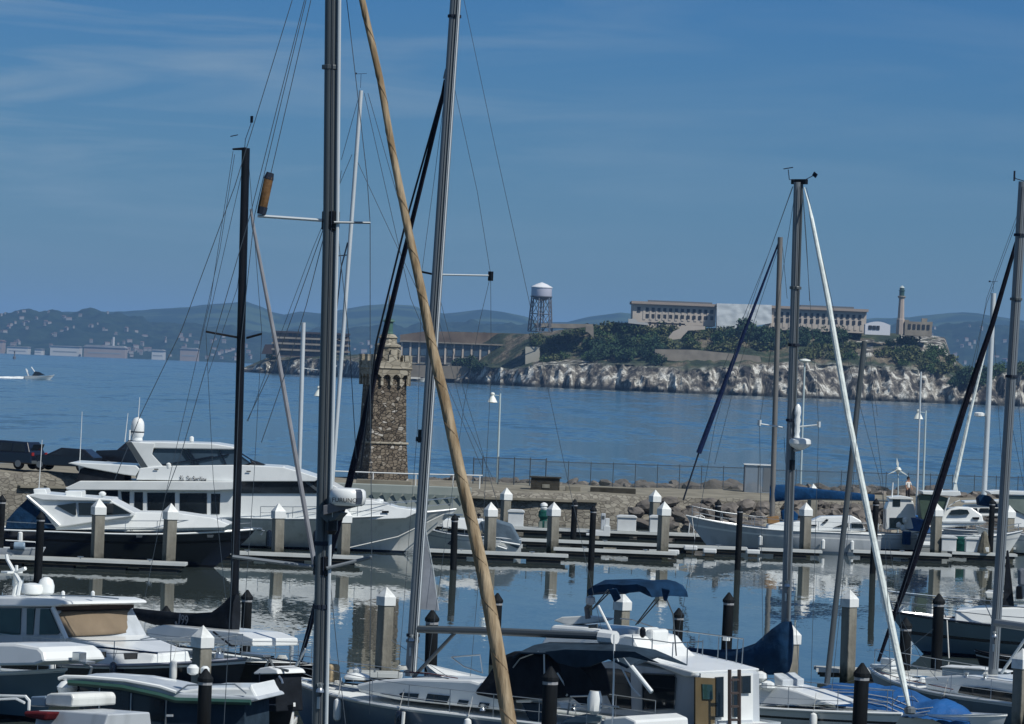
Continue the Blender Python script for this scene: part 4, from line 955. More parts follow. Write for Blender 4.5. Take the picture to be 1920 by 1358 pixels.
for args in [('c', 186, 934, 189.8, 'concrete pile in front of the dark hulled cruiser cabin', a15), ('c', 321, 943, 189.8, 'concrete pile in front of the dark hulled cruiser bow', a15), ('c', 523, 943, 202.6, 'concrete pile in front of the white yacht midships', a15), ('c', 647, 951, 202.6, 'concrete pile beside the radar dome in front of the yacht bow', a15),
             ('c', 921, 941, 214, 'concrete pile just right of the tan furled sail', a15), ('c', 950, 914, 250, 'smaller concrete pile before the stone wall right of the tan sail', a15), ('c', 1039, 941, 222, 'concrete pile beside the green wrapped post', a15), ('c', 1229, 918, 252, 'leaning concrete pile behind the white dock box', a15), ('c', 1246, 940, 222, 'concrete pile with stained side right of the middle dock boxes', a15),
             ('c', 1512, 942, 232, 'concrete pile in front of the small white sailboat cabin', a15), ('c', 1525, 907, 255, 'concrete pile cap showing just above the blue boom cover', a15), ('c', 1757, 943, 236, 'concrete pile left of the right hand dock boxes', a15), ('c', 1893, 947, 243, 'concrete pile beside the mast near the right edge', a15),
             ('c', 725, 1100, 127, 'broad concrete pile standing in open water right of the thick mast', a45), ('c', 381, 1172, 106, 'concrete pile rising beside the black boom cover with the number', a45), ('c', 1168, 1110, 131, 'concrete pile seen through the raised blue bimini', a45), ('c', 1484, 1170, 119, 'concrete pile touching the dark blue mainsail cover', a45), ('c', 1594, 1105, 135, 'concrete pile in open water right of the blue mainsail cover', a45), ('c', 1918, 1215, 116, 'concrete pile cut by the right edge', a45)]:
    pile(args[0], args[1], args[2], args[3], args[4], args[5], 1.0 if args[3] > 150 else .76)
for args in [(4, 928, 190, 'dark pile at the left edge beside the navy canopy', 1.0), (77, 960, 168, 'dark pile in front of the cruiser stern', .95), (853, 964, 200, 'dark pile against the tan furled sail at yacht bow', .95), (1078, 936, 240, 'dark pile with rope on its left before the stone wall', 1.), (1113, 948, 205, 'tall dark pile standing before the middle finger dock', .9), (1347, 937, 241, 'dark pile before the bow of the long white sailboat', 1.), (1388, 948, 212, 'tall dark pile left of the thick right mast', .9), (1643, 935, 214, 'dark pile behind the white furled sail', .9), (1861, 935, 238, 'dark pile between the dock boxes and right mast', .95),
             (464, 1106, 137, 'dark pile right of the black mast foot', 1.), (312, 1136, 132, 'dark pile standing before the black boom cover', 1.), (933, 1112, 137, 'dark pile just right of the tan sail above the boom', 1.), (811, 1143, 122, 'dark pile under the clew of the grey sail', 1.1), (1273, 1140, 139, 'dark pile left of the flybridge railings', 1.), (1367, 1111, 139, 'dark pile with chain between the flybridge and blue cover', 1.05), (1761, 1113, 140, 'dark pile with knotted rope in front of the teal sailboat', 1.1), (1699, 1158, 136, 'dark pile under the teal sailboat bow', 1.1), (386, 1254, 86, 'thick dark pile at the bottom left in front of the launch roof', .84), (1033, 1250, 100, 'thick dark pile under the slate bimini', 1.08), (1617, 1243, 103, 'thick dark pile in front of the blue tarpaulin', 1.08), ]:
    pile('d', args[0], args[1], args[2], args[3], 0, args[4])

# ---------------------------------------------------------------- docks
def dock(px0, px1, D, wdt, label, z=.45, name='finger_dock', mt=None, h=0, step=2.2, cleats=True):
    p0 = at(px0, 1000, D); p1 = at(px1, 1000, D); L = (p1.x - p0.x) / max(.3, math.cos(h)); t = thing(name, (p0.x, D, 0), label, 'dock', None, h)
    MB().box((L / 2, 0, z - .05), (L, wdt, .1)).build('deck', mt or deckc, t, bevel=.015)
    q = MB()
    for sg in (-1, 1): q.box((L / 2, sg * (wdt / 2 + .03), z - .075), (L + .06, .055, .13))
    q.box((L + .03, 0, z - .075), (.055, wdt, .13)); q.build('edge_strip', mat('dock_edge_strip', (.52, .55, .54), .6, var=.1, scale=1), t)
    q = MB()
    for sg in (-1, 1): q.box((L / 2, sg * (wdt / 2 - .06), z - .22), (L - .2, .09, .16))
    q.build('wale', darkwood, t)
    n = max(1, int(L / step)); o = None
    for i in range(n):
        if o is None: o = base = MB().box((0, 0, .02), (step * .82, wdt * .86, .4)).build('float', floatm, t, bevel=.03)
        else: o = base.copy(); COL.objects.link(o); o.parent = t
        o.location = (L * (i + .5) / n, 0, 0)
    if cleats:
        q = MB()
        for i in range(max(1, int(L / 3))):
            x = (i + .5) * L / max(1, int(L / 3)); q.box((x, -wdt / 2 + .12, z + .05), (.06, .05, .08)); q.tube([(x - .14, -wdt / 2 + .12, z + .1), (x + .14, -wdt / 2 + .12, z + .1)], .02, 5)
        q.build('cleat', steel, t)
    return t
dock(-40, 350, 188, 1.3, 'finger dock in front of the dark hulled cruiser')
dock(395, 680, 201, 1.3, 'finger dock in front of the white yacht')
dock(800, 1065, 212, 1.3, 'finger dock under the tan furled sail')
dock(1040, 1268, 220, 1.3, 'finger dock left of the thick right mast')
dock(975, 1400, 230, 1.3, 'finger dock second behind the middle piles')
dock(1425, 1540, 230, 1.2, 'short finger dock just right of the thick right mast')
dock(1600, 1782, 232.5, 1.3, 'finger dock beside the white furled sail')
dock(1785, 1905, 236, 1.3, 'finger dock carrying the right hand dock boxes')
dock(760, 1900, 247, 2.0, 'long main walkway dock below the stone wall', name='main_dock', cleats=False)
dock(665, 762, 126, 1.0, 'small near dock end at the foot of the broad concrete pile')
dock(1540, 1785, 136, 1.0, 'near dock end under the teal sailboat')
dock(1468, 1562, 121, .9, 'short grey near dock left of the blue tarpaulin')
dock(806, 900, 118, 1.0, 'near dock behind the centre sailboat cabin')
dock(455, 565, 108, 2.6, 'weathered timber dock at the bottom behind the thick mast', name='timber_dock', mt=deckw)
# dock furniture
def dockbox(px, D, w_, h_, label, z=.45, rz=0, group='white dock boxes'):
    p = at(px, 1000, D); t = thing('dock_box', (p.x, D, z), label, 'dock box', group, rz)
    MB().box((0, 0, h_ * .42), (w_, .7, h_ * .84)).build('box', boxw, t, bevel=.03)
    q = MB(); q.prism([(-w_ / 2 - .06, h_ * .84), (w_ / 2 + .06, h_ * .84), (w_ / 2 + .03, h_ * .93), (w_ / 2 - .12, h_), (-w_ / 2 + .12, h_), (-w_ / 2 - .03, h_ * .93)], -.42, .42); q.build('lid', boxw, t, bevel=.02)
    return t
dockbox(1174, 246.6, 1.15, .98, 'white dock box with a lid between two concrete piles')
dockbox(1229, 246.6, .75, 1.05, 'narrow white dock box left of the stained pile')
dockbox(966, 246.6, .95, 1.05, 'white dock box beside the grey covered powerboat')
dockbox(1779, 236, .85, .9, 'white dock box just right of the right hand pile')
dockbox(1826, 236, .95, .88, 'white dock box right of the green covered tender')
dockbox(1805, 133, .85, .42, 'low white dock box leftmost of three before the teal sailboat', rz=R(-20))
dockbox(1841, 132.5, .7, .45, 'low white dock box in the middle of three before the teal sailboat', rz=R(-20))
dockbox(1885, 132, .6, .42, 'low white dock box rightmost of three before the teal sailboat', rz=R(-20))
p = at(1018, 1000, 246.8); t = thing('wrapped_post', (p.x, 246.8, .45), 'green wrapped post with a white cap on the dock', 'wrapped post')
MB().lathe((0, 0, 0), [(.27, 0), (.30, .3), (.20, .5), (.33, .7), (.30, 1.0), (.16, 1.12)], 12, sx=1.05).build('cloth', greenc, t, smooth=True); MB().lathe((0, 0, 0), [(.20, 1.08), (.24, 1.2), (.17, 1.24), (.17, 1.3), (.24, 1.34), (.20, 1.46), (.05, 1.54)], 12).build('cap', capw, t, smooth=True)
q = MB(); q.box((-.16, -.28, .2), (.2, .06, .4)); q.box((.17, -.28, .22), (.2, .06, .42)); q.build('strap', vinyl, t)
t = thing('dock_steps', (at(1115, 1000, 238).x, 238, .45), 'white boarding steps behind the dark roped pile', 'steps')
MB().prism([(-.5, 0), (.9, 0), (.9, .6), (.5, .6), (.5, .3), (-.1, .3), (-.1, .12), (-.5, .12)], -.3, .3).build('step', boxw, t, bevel=.02); MB().box((.72, 0, .8), (.25, .2, .5)).build('post', boxw, t, bevel=.02)
for px_, D_, lb in ((1262, 222.5, 'white dock corner bumper at the end of the finger dock'), (1296, 229, 'white dock corner bumper left of the roped dark pile'), (1332, 226, 'white dock corner bumper beside the tall dark pile'), (1413, 227, 'white dock corner bumper left of the thick right mast')):
    p = at(px_, 1000, D_); t = thing('dock_bumper', (p.x, D_, .2), lb, 'dock bumper', 'white dock bumpers'); MB().box((0, 0, .14), (.75, .5, .26)).build('pad', boxw, t, bevel=.06); MB().box((0, 0, -.05), (.5, .4, .2)).build('bracket', darkwood, t)
p = at(1362, 1000, 243); t = thing('swan_neck_rail', (at(1291, 1000, 244.5).x, 244.5, .45), 'white curved boarding rail at the long sailboat bow', 'boarding rail')
MB().tube([(0, 0, 0), (.05, 0, .7), (.35, 0, 1.15), (.7, 0, 1.22), (.95, 0, 1.1)], .035, 6).build('rail', white, t, smooth=True); MB().tube([(.25, 0, 0), (.4, 0, .6), (.7, 0, 1.2)], .03, 6).build('strut', white, t, smooth=True)
# covered tender and cart at the right docks
p = at(1800, 1000, 238.3); t = thing('covered_tender', (p.x, 238.3, .3), 'tender under a dark green canvas on the right dock', 'tender')
MB().loft([[(-1.0, -.5, .55), (-.9, .5, .55), (-.9, .3, .1), (-1, -.3, .1)], [(-.2, -.75, .9), (-.2, .75, .9), (-.2, .5, 0), (-.2, -.5, 0)], [(.6, -.7, .95), (.6, .7, .95), (.6, .5, .0), (.6, -.5, .0)], [(1.0, -.6, 1.0), (1.0, .6, 1.0), (.9, .4, .1), (.9, -.4, .1)]]).build('cover', greenc, t, bevel=.08); MB().box((.1, 0, .05), (1.5, .9, .25)).build('cradle', black, t)
p = at(1846, 1000, 235.6); t = thing('covered_cart', (p.x, 235.6, .45), 'tan canvas covered cart beside the rightmost far dock box', 'covered cart')
MB().lathe((0, 0, 0), [(.45, 0), (.42, .35), (.3, .7), (.22, 1.1), (.1, 1.25)], 9, sx=.85).build('cover', mat('drab_canvas', (.13, .125, .10), .9, var=.3, scale=3, bump=.6), t, smooth=True); MB().box((.1, -.35, .2), (.3, .1, .3)).build('bag', boxw, t, bevel=.04)

# ---------------------------------------------------------------- the white motor yacht
def yacht():
    D = 216.; f = Frame('motor_yacht', (at(100, 1000, D).x, D, 0), 0, 'large white flybridge motor yacht behind the dark cruiser', 'yacht')
    hull(f, 21.4, 5.2, 1.55, 1.62, 2.45, [cream, greyw, navy, black], white, rake=3.4, sw=.92, p=2.4, stripe=(.93, .96), railmat=white, flare=2.4)
    S = lambda pts, w, name, m, tum=0., bev=.04, w2=None, par=None: f.part(f.prism(MB(), pts, w, tum, w2), name, m, par, bevel=bev)
    S([(122, 915), (150, 902), (440, 903), (445, 918), (400, 920), (125, 919)], 2.6, 'aft_roof', white)
    sal = S([(214, 919), (445, 918), (450, 980), (203, 980)], 2.2, 'saloon', white)
    for wn in [[(152, 919), (221, 919), (222, 947), (205, 960), (190, 945)], [(227, 922), (243, 922), (243, 962), (236, 960), (230, 950)], [(252, 923), (268, 923), (268, 962), (252, 962)], [(276, 924), (328, 924), (328, 963), (277, 963)], [(337, 925), (388, 925), (388, 964), (337, 964)], [(396, 926), (413, 926), (412, 964), (396, 964)]]:
        f.part(f.panel(MB(), wn, 2.215), 'window', glass, sal)
    mid = S([(432, 896), (600, 896), (640, 918), (668, 940), (640, 979), (432, 979)], 2.12, 'forward_deckhouse', white, .04)
    w1 = f.part(f.panel(MB(), [(430, 896), (598, 896), (640, 925), (446, 925), (436, 915)], 2.135), 'window', glass, mid)
    q = MB(); f.panel(q, [(560, 896), (568, 896), (610, 926), (600, 926)], 2.15); f.part(q, 'window_bar', alud, w1)
    S([(600, 930), (700, 939), (745, 952), (790, 958), (760, 972), (600, 979)], 1.6, 'foredeck_trunk', white, .25)
    f.part(f.panel(MB(), [(716, 958), (729, 958), (729, 962), (716, 962)], 1.52), 'porthole', black)
    S([(255, 900), (262, 878), (300, 874), (450, 872), (530, 876), (560, 884), (600, 897), (590, 903), (440, 903)], 2.35, 'flybridge_coaming', white, .08)
    S([(127, 869), (134, 867), (255, 873), (262, 880), (254, 893), (232, 890), (165, 878)], 2.3, 'aft_canopy', white)
    S([(152, 878), (233, 890), (232, 903), (140, 903)], 2.1, 'aft_curtain', blackc)
    ar = S([(236, 829), (262, 829), (272, 845), (283, 880), (258, 903), (268, 884)], 2.2, 'radar_arch', greyw, 0, .03)
    for sg in (1, -1): 
        y0 = f.n * 2.22 * sg; MB().prism(f.xz([(246, 829), (290, 832), (285, 852), (305, 874), (330, 878), (262, 902), (282, 884)], f.n * 2.22), y0, y0 - .12 * f.n * sg).build('arch_wing', white, f.root, bevel=.02)
        y0 = f.n * 2.20 * sg; MB().prism(f.xz([(235, 829), (247, 829), (282, 884), (257, 901), (254, 892), (270, 884)], f.n * 2.20), y0 + f.n * sg * .04, y0 - .05 * f.n * sg).build('arch_edge', alud, f.root)
    S([(237, 829), (300, 829), (400, 832), (437, 838), (446, 843), (430, 843), (290, 841), (250, 838)], 2.15, 'hardtop', white, 0, .05)
    gw = f.part(f.prism(MB(), [(285, 850), (292, 842), (438, 844), (470, 868), (450, 874), (304, 874), (290, 862)], 2.0), 'flybridge_window', glassb)
    q = MB()
    for a, b, c, d in ((343, 842, 365, 874), (352, 842, 374, 874), (412, 844, 424, 872), (445, 846, 480, 868), (300, 873, 400, 856), (360, 866, 430, 852)): q.tube([f.p(a, b, f.n * 2.06), f.p(c, d, f.n * 2.06)], .04, 5)
    f.part(q, 'window_frame', navy)
    q = MB(); q.loft([[(x, y, z) for y, z in ((-1.2, z0), (-.9, z1), (.9, z1), (1.2, z0))] for x, z0, z1 in [(f.p(452, 880, 0).x, f.p(452, 880, 0).z, f.p(452, 858, 0).z), (f.p(480, 880, 0).x, f.p(480, 880, 0).z, f.p(480, 866, 0).z), (f.p(512, 885, 0).x, f.p(512, 885, 0).z, f.p(512, 878, 0).z)]]); f.part(q, 'helm_cover', blackc)
    dm = f.p(257, 826, 0)
    r = f.part(MB().lathe((dm.x, 0, dm.z), [(.30, 0), (.28, .15), (.36, .3), (.36, .8), (.33, 1.0), (.22, 1.17), (.04, 1.24)], 16), 'satellite_dome', white, smooth=True)
    f.part(MB().lathe((dm.x, 0, dm.z + .42), [(.37, 0), (.37, .06)], 16), 'dome_band', black, r)
    f.part(MB().tube([(dm.x - .38, -.3, dm.z), (dm.x - .38, -.3, dm.z + .55)], .05, 6), 'horn', white)
    for px_, y0_, y1_, yl in ((75, 915, 825, -1.8), (150, 900, 772, -2.0), (236, 829, 775, -1.5), (258, 829, 745, 1.4)): f.part(MB().tube([f.p(px_ - 2, y0_, yl), f.p(px_ + 4, y1_, yl)], .03, 5, .015), 'whip_antenna', white)
    lt = f.p(359, 833, 0); f.part(MB().lathe((lt.x, 0, lt.z), [(.05, 0), (.05, .12), (.12, .15), (.12, .36), (.05, .42)], 10), 'masthead_light', white)
    sp_ = f.p(316, 877, -2.2); f.part(MB().lathe((sp_.x, sp_.y, sp_.z), [(.05, -.1), (.13, 0), (.13, .2), (.04, .26)], 10), 'spotlight', white)
    for px_ in (448, 512, 532): c = f.p(px_, 880, -1.4); f.part(MB().lathe((c.x, c.y, c.z), [(.03, -.15), (.1, 0), (.09, .12), (.02, .16)], 8), 'searchlight', white)
    for px_, py_ in ((293, 880), (466, 884)): f.part(f.panel(MB(), [(px_ - 4, py_ - 1), (px_ + 4, py_ - 1), (px_ + 4, py_ + 1), (px_ - 4, py_ + 1)], 2.37), 'vent', black)
    p = f.p(337, 902, -2.37); text(f, "R's   Dry Best Now", (p.x, -2.375, p.z), .42, navy, 'name_lettering', xs=.42)
    rails(f, .52, .995, .62, steel, 1.5, .02)
    for t_, cc in ((.545, navy), (.66, navy)):
        g = gun(f, t_, -1, -1.15, 1.03); g.y -= .12; f.part(MB().lathe(g, [(.05, .55), (.17, .45), (.19, 0), (.17, -.3), (.05, -.4)], 10), 'fender', cc, smooth=True)
    f.part(MB().tube([gun(f, .97, -1, -.2), gun(f, .86, -1, -1.15) + Vector((0, -.5, 0)), gun(f, .74, -1, -1.5) + Vector((0, -3, 0))], .03, 5), 'mooring_line', rope)
    an = f.p(850, 965, 0); q = MB(); q.box((an.x, 0, an.z), (1.0, .3, .08)); q.tube([(an.x - .2, 0, an.z - .05), (an.x + .35, 0, an.z - .12)], .06, 6); f.part(q, 'anchor', steel)
    f.part(MB().lathe(f.p(712, 940, 0), [(.04, -.15), (.22, 0), (.2, .1), (.03, .14)], 10), 'deck_light', white)
    # hull ports
    return f
yacht()
def cruiser():
    D = 193.; f = Frame('motor_cruiser', (at(-60, 1000, D).x, D, 0), 0, 'dark navy hulled motor cruiser with blue aft canopy at left', 'cruiser')
    hull(f, 13.7, 4.0, 1.45, 1.5, 1.92, [navy, black, black, black], white, rake=2.6, sw=.9, p=2.5, railmat=white, flare=2.0)
    S = lambda pts, w, name, m, tum=0., bev=.04, par=None: f.part(f.prism(MB(), pts, w, tum), name, m, par, bevel=bev)
    S([(104, 985), (115, 966), (250, 961), (330, 962), (400, 972), (430, 984), (420, 990), (104, 994)], 1.55, 'foredeck_trunk', white, .3)
    cb = S([(104, 990), (58, 933), (66, 926), (205, 936), (212, 941), (253, 962), (250, 968)], 1.7, 'cabin', white, .10)
    for wn in [[(106, 948), (142, 943), (143, 965), (138, 966)], [(147, 943), (180, 943), (181, 966), (148, 966)], [(190, 944), (212, 944), (246, 963), (195, 966)]]:
        q = MB(); f.panel(q, wn, 1.68, .06); f.part(q, 'window', glass, cb)
    S([(49, 929), (68, 925), (140, 931), (208, 936), (209, 940), (80, 938)], 1.75, 'hardtop', white)
    S([(10, 992), (12, 976), (30, 955), (50, 936), (62, 934), (96, 975), (104, 991)], 1.65, 'aft_canopy', navyc, .1, .03)
    S([(122, 921), (153, 921), (154, 934), (123, 932)], .9, 'roof_hatch', white)
    S([(62, 917), (85, 917), (90, 932), (64, 930)], .9, 'roof_box', white)
    dm = f.p(192, 930, -.3); f.part(MB().lathe(dm, [(.06, -.2), (.06, .0), (.16, .03), (.18, .12), (.1, .2), (.02, .22)], 12), 'radar_dome', white, smooth=True)
    f.part(MB().tube([f.p(50, 930, -1.72), f.p(85, 960, -1.72), f.p(112, 986, -1.75)], .09, 6), 'canopy_frame', white, smooth=True)
    rails(f, .45, .99, .62, steel, 1.3, .018)
    an = f.p(478, 991, 0); q = MB(); q.box((an.x - .1, 0, an.z), (.9, .25, .07)); q.tube([(an.x + .1, 0, an.z - .06), (an.x + .45, 0, an.z - .1), (an.x + .3, 0, an.z - .3)], .05, 6); f.part(q, 'anchor', steel)
    for px_ in (262, 395): f.part(f.panel(MB(), [(px_ - 7, 1003), (px_ + 6, 1003), (px_ + 4, 1008), (px_ - 6, 1008)], 1.93), 'porthole', alud)
    for t_ in (.06, .2): g = gun(f, t_, -1, -.25, 1.0); g.y -= .12; f.part(MB().lathe(g, [(.04, .2), (.12, .15), (.13, -.3), (.04, -.4)], 8), 'fender', white)
    f.part(MB().tube([(0, -2.0, 1.9), (4.4, -2.0, 1.85)], .02, 5), 'cockpit_rail', steel)
    return f
cruiser()
# small dinghy with outboard at the cruiser's stern
f = Frame('outboard_dinghy', (at(-30, 1000, 189.6).x, 189.7, .38), 0, 'small dinghy with a silver blue outboard on the dock at left', 'dinghy')
hull(f, 2.9, 1.2, .35, .35, .45, [greyw, greyw, greyw, black], greyw, rake=.5)
c = f.p(30, 1024, -.5); q = MB(); q.loft([[(c.x + x, c.y + math.cos(a * .785) * .2, c.z + math.sin(a * .785) * .2) for a in range(8)] for x in (-.1, .25, .42)]); f.part(q, 'outboard_cowl', mat('cowl_blue_grey', (.20, .28, .36), .3), bevel=.04)
q = MB(); q.loft([[(c.x - .12 + x, c.y - .02 + math.cos(a * .785) * .17, c.z - .03 + math.sin(a * .785) * .17) for a in range(8)] for x in (-.14, 0.)]); f.part(q, 'propeller_hub', black)
f.part(MB().tube([(c.x - .5, c.y, c.z + .25), (c.x + .9, c.y, c.z + .22), (c.x + 1.0, c.y, c.z - .2)], .03, 5), 'frame_rail', white)

# covered powerboat at centre
D = 219.; f = Frame('powerboat', (at(978, 1000, D).x, D, 0), R(180), 'white powerboat with grey blue canvas right of the tan furled sail', 'powerboat')
hull(f, 5.6, 2.3, .85, .95, 1.35, [white, greyw, greyw, black], white, rake=1.1, sw=.9, railmat=greyw)
f.part(f.prism(MB(), [(828, 975), (852, 972), (905, 974), (920, 990), (900, 996), (830, 990)], .85, .2), 'foredeck', white, bevel=.05)
f.part(f.prism(MB(), [(900, 978), (930, 976), (960, 985), (978, 1018), (972, 1030), (930, 1010), (905, 1000)], 1.12), 'canvas_cover', mat('grey_blue_canvas', (.09, .13, .17), .8, var=.2, scale=2, bump=.5), bevel=.1)
f.part(MB().tube([f.p(975, 1022, 1.2), f.p(940, 1016, 1.2), f.p(932, 1024, 1.2), f.p(950, 1030, 1.2)], .06, 6), 'bow_roller_hose', white)
rails(f, .55, .98, .35, steel, 1.0, .014, mid=False)
q = MB(); q.tube([f.p(897, 978, 0), f.p(898, 962, 0)], .03, 5); q.box(f.p(898, 966, 0), (.2, .2, .12)); f.part(q, 'light_mast', black)
f.part(f.prism(MB(), [(838, 1020), (848, 1011), (850, 1024)], 1.16, 0, 1.1), 'fender', navy, bevel=.02)

# ---------------------------------------------------------------- masts and standing rigging helpers
def mast(f, top, base, D, r, m, Db=None, name='mast', ell=1.25, basez=None):
    a = f.a(*base, Db or D); b = f.a(*top, D)
    k = MB(); k.tube([a, b], r, 12, r * .96, ell=ell); o = k.build(name, m, f.root, smooth=True, split=60); return a, b, o
def rig(f, lines, D, m=None, r=.012, name='rigging_wire'):
    for L_2 in lines:
        q = MB(); q.tube([f.a(x, y, D) for x, y in L_2], r, 4); q.build(name, m or wirem, f.root)
def vane(f, px, py, D, s=1.):
    c = f.a(px, py, D); q = MB(); q.tube([c, c + Vector((.0, 0, .55 * s))], .012, 4); c2 = c + Vector((0, 0, .55 * s)); q.tube([c2 - Vector((.22 * s, 0, .03)), c2 + Vector((.22 * s, 0, .03))], .012, 4); q.box(c2 + Vector((-.2 * s, 0, 0)), (.12, .01, .1)); q.build('wind_vane', wired, f.root)
# sailboats hidden behind the yacht
D = 236.; f = Frame('sailboat', (at(500, 1000, D).x, D, 0), 0, 'sailboat with a raked white mast hidden behind the white yacht', 'sailboat')
hull(f, 10, 3, .8, .85, 1.15, [white, navy, navy, black], white, rake=1.2)
mast(f, (677, 170), (617, 985), D, .125, alul)
rig(f, [[(672, 185), (640, 300)], [(660, 290), (585, 470), (465, 790)], [(683, 175), (770, 560), (905, 880)], [(664, 290), (790, 560)], [(690, 175), (760, 420)], [(640, 320), (625, 430)]], D, r=.016)
rig(f, [[(633, 480), (655, 478)], [(626, 640), (652, 632)]], D, wired, .03, 'spreader'); vane(f, 676, 165, D, 1.5)
q = MB(); q.tube([f.a(652, 455, D), f.a(640, 500, D), f.a(625, 640, D)], .05, 5, .03); q.build('halyard', wired, f.root)
D = 228.; f = Frame('sailboat', (at(455, 1000, D).x, D, 0), 0, 'sailboat with a short pale mast behind the white yacht', 'sailboat')
hull(f, 7, 2.4, .7, .75, 1., [white, navy, navy, black], white, rake=1.); mast(f, (569, 605), (558, 975), D, .13, alul); rig(f, [[(567, 690), (578, 692), (596, 694)]], D, alul, .02, 'spreader'); rig(f, [[(566, 735), (566, 790), (560, 900)]], D, wired, .02)

# long white sailboat
D = 238.; bx_ = at(1285, 1000, D).x
f = Frame('sailboat', (bx_ + 11.4, D, 0), R(180), 'long white sailboat with a bright blue boom cover at the far dock', 'sailboat')
hull(f, 11.4, 3.1, 1.2, 1.25, 1.85, [greyw, white, slateb, black], white, rake=1.9, sw=.7, railmat=white)
cb = f.part(f.prism(MB(), [(1440, 986), (1460, 980), (1520, 978), (1540, 969), (1600, 968), (1614, 976), (1624, 996), (1440, 996)], 1.0, .15), 'cabin', white, bevel=.06)
for wn in [[(1563, 989), (1590, 980), (1590, 989)], [(1597, 980), (1616, 980), (1620, 990), (1597, 990)], [(1541, 981), (1550, 973), (1554, 975), (1546, 982)], [(1520, 984), (1532, 984), (1530, 988), (1521, 988)]]: f.part(f.panel(MB(), wn, 1.0, .08), 'window', glass, cb)
mast(f, (1463, 445), (1447, 985), D, .16, mat('mast_weathered', (.15, .15, .145), .5, var=.15, scale=.6))
q = MB(); q.loft([[(c.x, math.cos(a * .785) * ry, c.z + math.sin(a * .785) * rz_) for a in range(8)] for c, ry, rz_ in [(f.p(1443, 926, 0), .15, .52), (f.p(1470, 924, 0), .2, .48), (f.p(1540, 927, 0), .18, .3), (f.p(1640, 934, 0), .12, .2)]]); q.build('boom_cover', bluec, f.root, smooth=True)
f.part(MB().tube([f.p(1443, 934, 0), f.p(1665, 939, 0)], .07, 6), 'boom', alud)
f.part(f.prism(MB(), [(1465, 960), (1480, 950), (1497, 965), (1495, 976), (1468, 976)], .5), 'canvas_bag', bluec, bevel=.05)
f.part(MB().tube([f.a(1460, 455, D), f.a(1420, 560, D), f.a(1370, 690, D), f.a(1310, 850, D)], .05, 8, rs=[.05, .08, .13, .16]), 'furled_jib', bluec if False else mat('furled_navy', (.008, .018, .06), .8, var=.25, scale=3, bump=.5), smooth=True)
rig(f, [[(1310, 850), (1281, 938)]], D, wired, .05, 'furler_drum'); rig(f, [[(1458, 470), (1385, 690), (1340, 870)], [(1486, 350), (1440, 480), (1340, 730)], [(1466, 450), (1476, 560)]], D, r=.014)
rails(f, .0, .98, .6, steel, 1.7, .014)
f.part(f.prism(MB(), [(1439, 970), (1460, 968), (1462, 982), (1440, 982)], .5), 'deck_crate', mat('crate_orange_wood', (.25, .15, .07), .7), bevel=.02)
for t_ in (.15, .3, .62): g = gun(f, t_, 1, -.7, 1.05); f.part(MB().lathe(g, [(.04, .3), (.12, .22), (.12, -.25), (.04, -.3)], 8), 'fender', white)
f.part(MB().tube([gun(f, .97, 1), (10.9, 1.5, .5)], .02, 4), 'mooring_line', rope)

# workboat
D = 244.5; f = Frame('workboat', (at(1575, 1000, D).x, D, 0), 0, 'white workboat with square wheelhouse and blue tarpaulin at right', 'workboat')
hull(f, 6.2, 2.3, .95, 1.0, 1.35, [white, greyw, navy, black], teak, rake=1., railmat=white)
wh_ = f.part(f.prism(MB(), [(1661, 955), (1668, 935), (1700, 934), (1712, 940), (1716, 962), (1722, 992), (1660, 994)], .85), 'wheelhouse', white, bevel=.05)
f.part(f.prism(MB(), [(1666, 933), (1690, 930), (1712, 934), (1712, 937), (1668, 936)], .95), 'wheelhouse_roof', white, wh_, bevel=.02)
for wn in [[(1674, 936), (1688, 936), (1688, 950), (1674, 950)], [(1668, 971), (1696, 971), (1694, 990), (1668, 991)]]: f.part(f.panel(MB(), wn, .86), 'window', glass, wh_)
q = MB(); q.loft([[f.p(a, b, yl) for a, b, yl in ((1697, 968, -.8), (1716, 964, 0), (1697, 967, .8), (1704, 994, 0.8), (1704, 995, -.8))], [f.p(a, b, yl) for a, b, yl in ((1718, 972, -.9), (1720, 966, 0), (1718, 971, .9), (1724, 996, .9), (1724, 997, -.9))], [f.p(a, b, yl) for a, b, yl in ((1740, 980, -.7), (1742, 975, 0), (1740, 979, .7), (1745, 1000, .7), (1745, 1001, -.7))]]); f.part(q, 'tarpaulin', tarp, bevel=.03)
for px_, py_ in ((1685, 985), (1697, 976), (1692, 990)): f.part(MB().lathe(f.p(px_, py_, -1.0), [(.03, -.2), (.15, -.1), (.16, .1), (.04, .2)], 9), 'fender', white)
q = MB(); q.tube([f.p(1671, 955, -.5), f.p(1674, 905, -.5)], .05, 6); q.build('pole', white, f.root)
D = 250; t = thing('wind_generator', (at(1684, 1000, D).x, D, .5), 'small white wind turbine on a thin pole above the workboat', 'wind generator')
c = at(1684, 881, D) - t.location; MB().tube([(0, 0, 0), c], .04, 6).build('pole', postl, t)
MB().lathe((c.x, 0, c.z - .05), [(.02, -.2), (.14, -.1), (.22, .05), (.12, .2), (.02, .22)], 10).build('hub', lampw, t, smooth=True)
for an in (100, 205, 330): a_ = R(an); MB().slab([(c.x, -.2, c.z + .05), (c.x + math.cos(a_) * .35 - .08, -.2, c.z + math.sin(a_) * .35), (c.x + math.cos(a_) * .75, -.2, c.z + math.sin(a_) * .75), (c.x + math.cos(a_) * .4 + .08, -.2, c.z + math.sin(a_) * .4)], .02).build('blade', lampw, t)
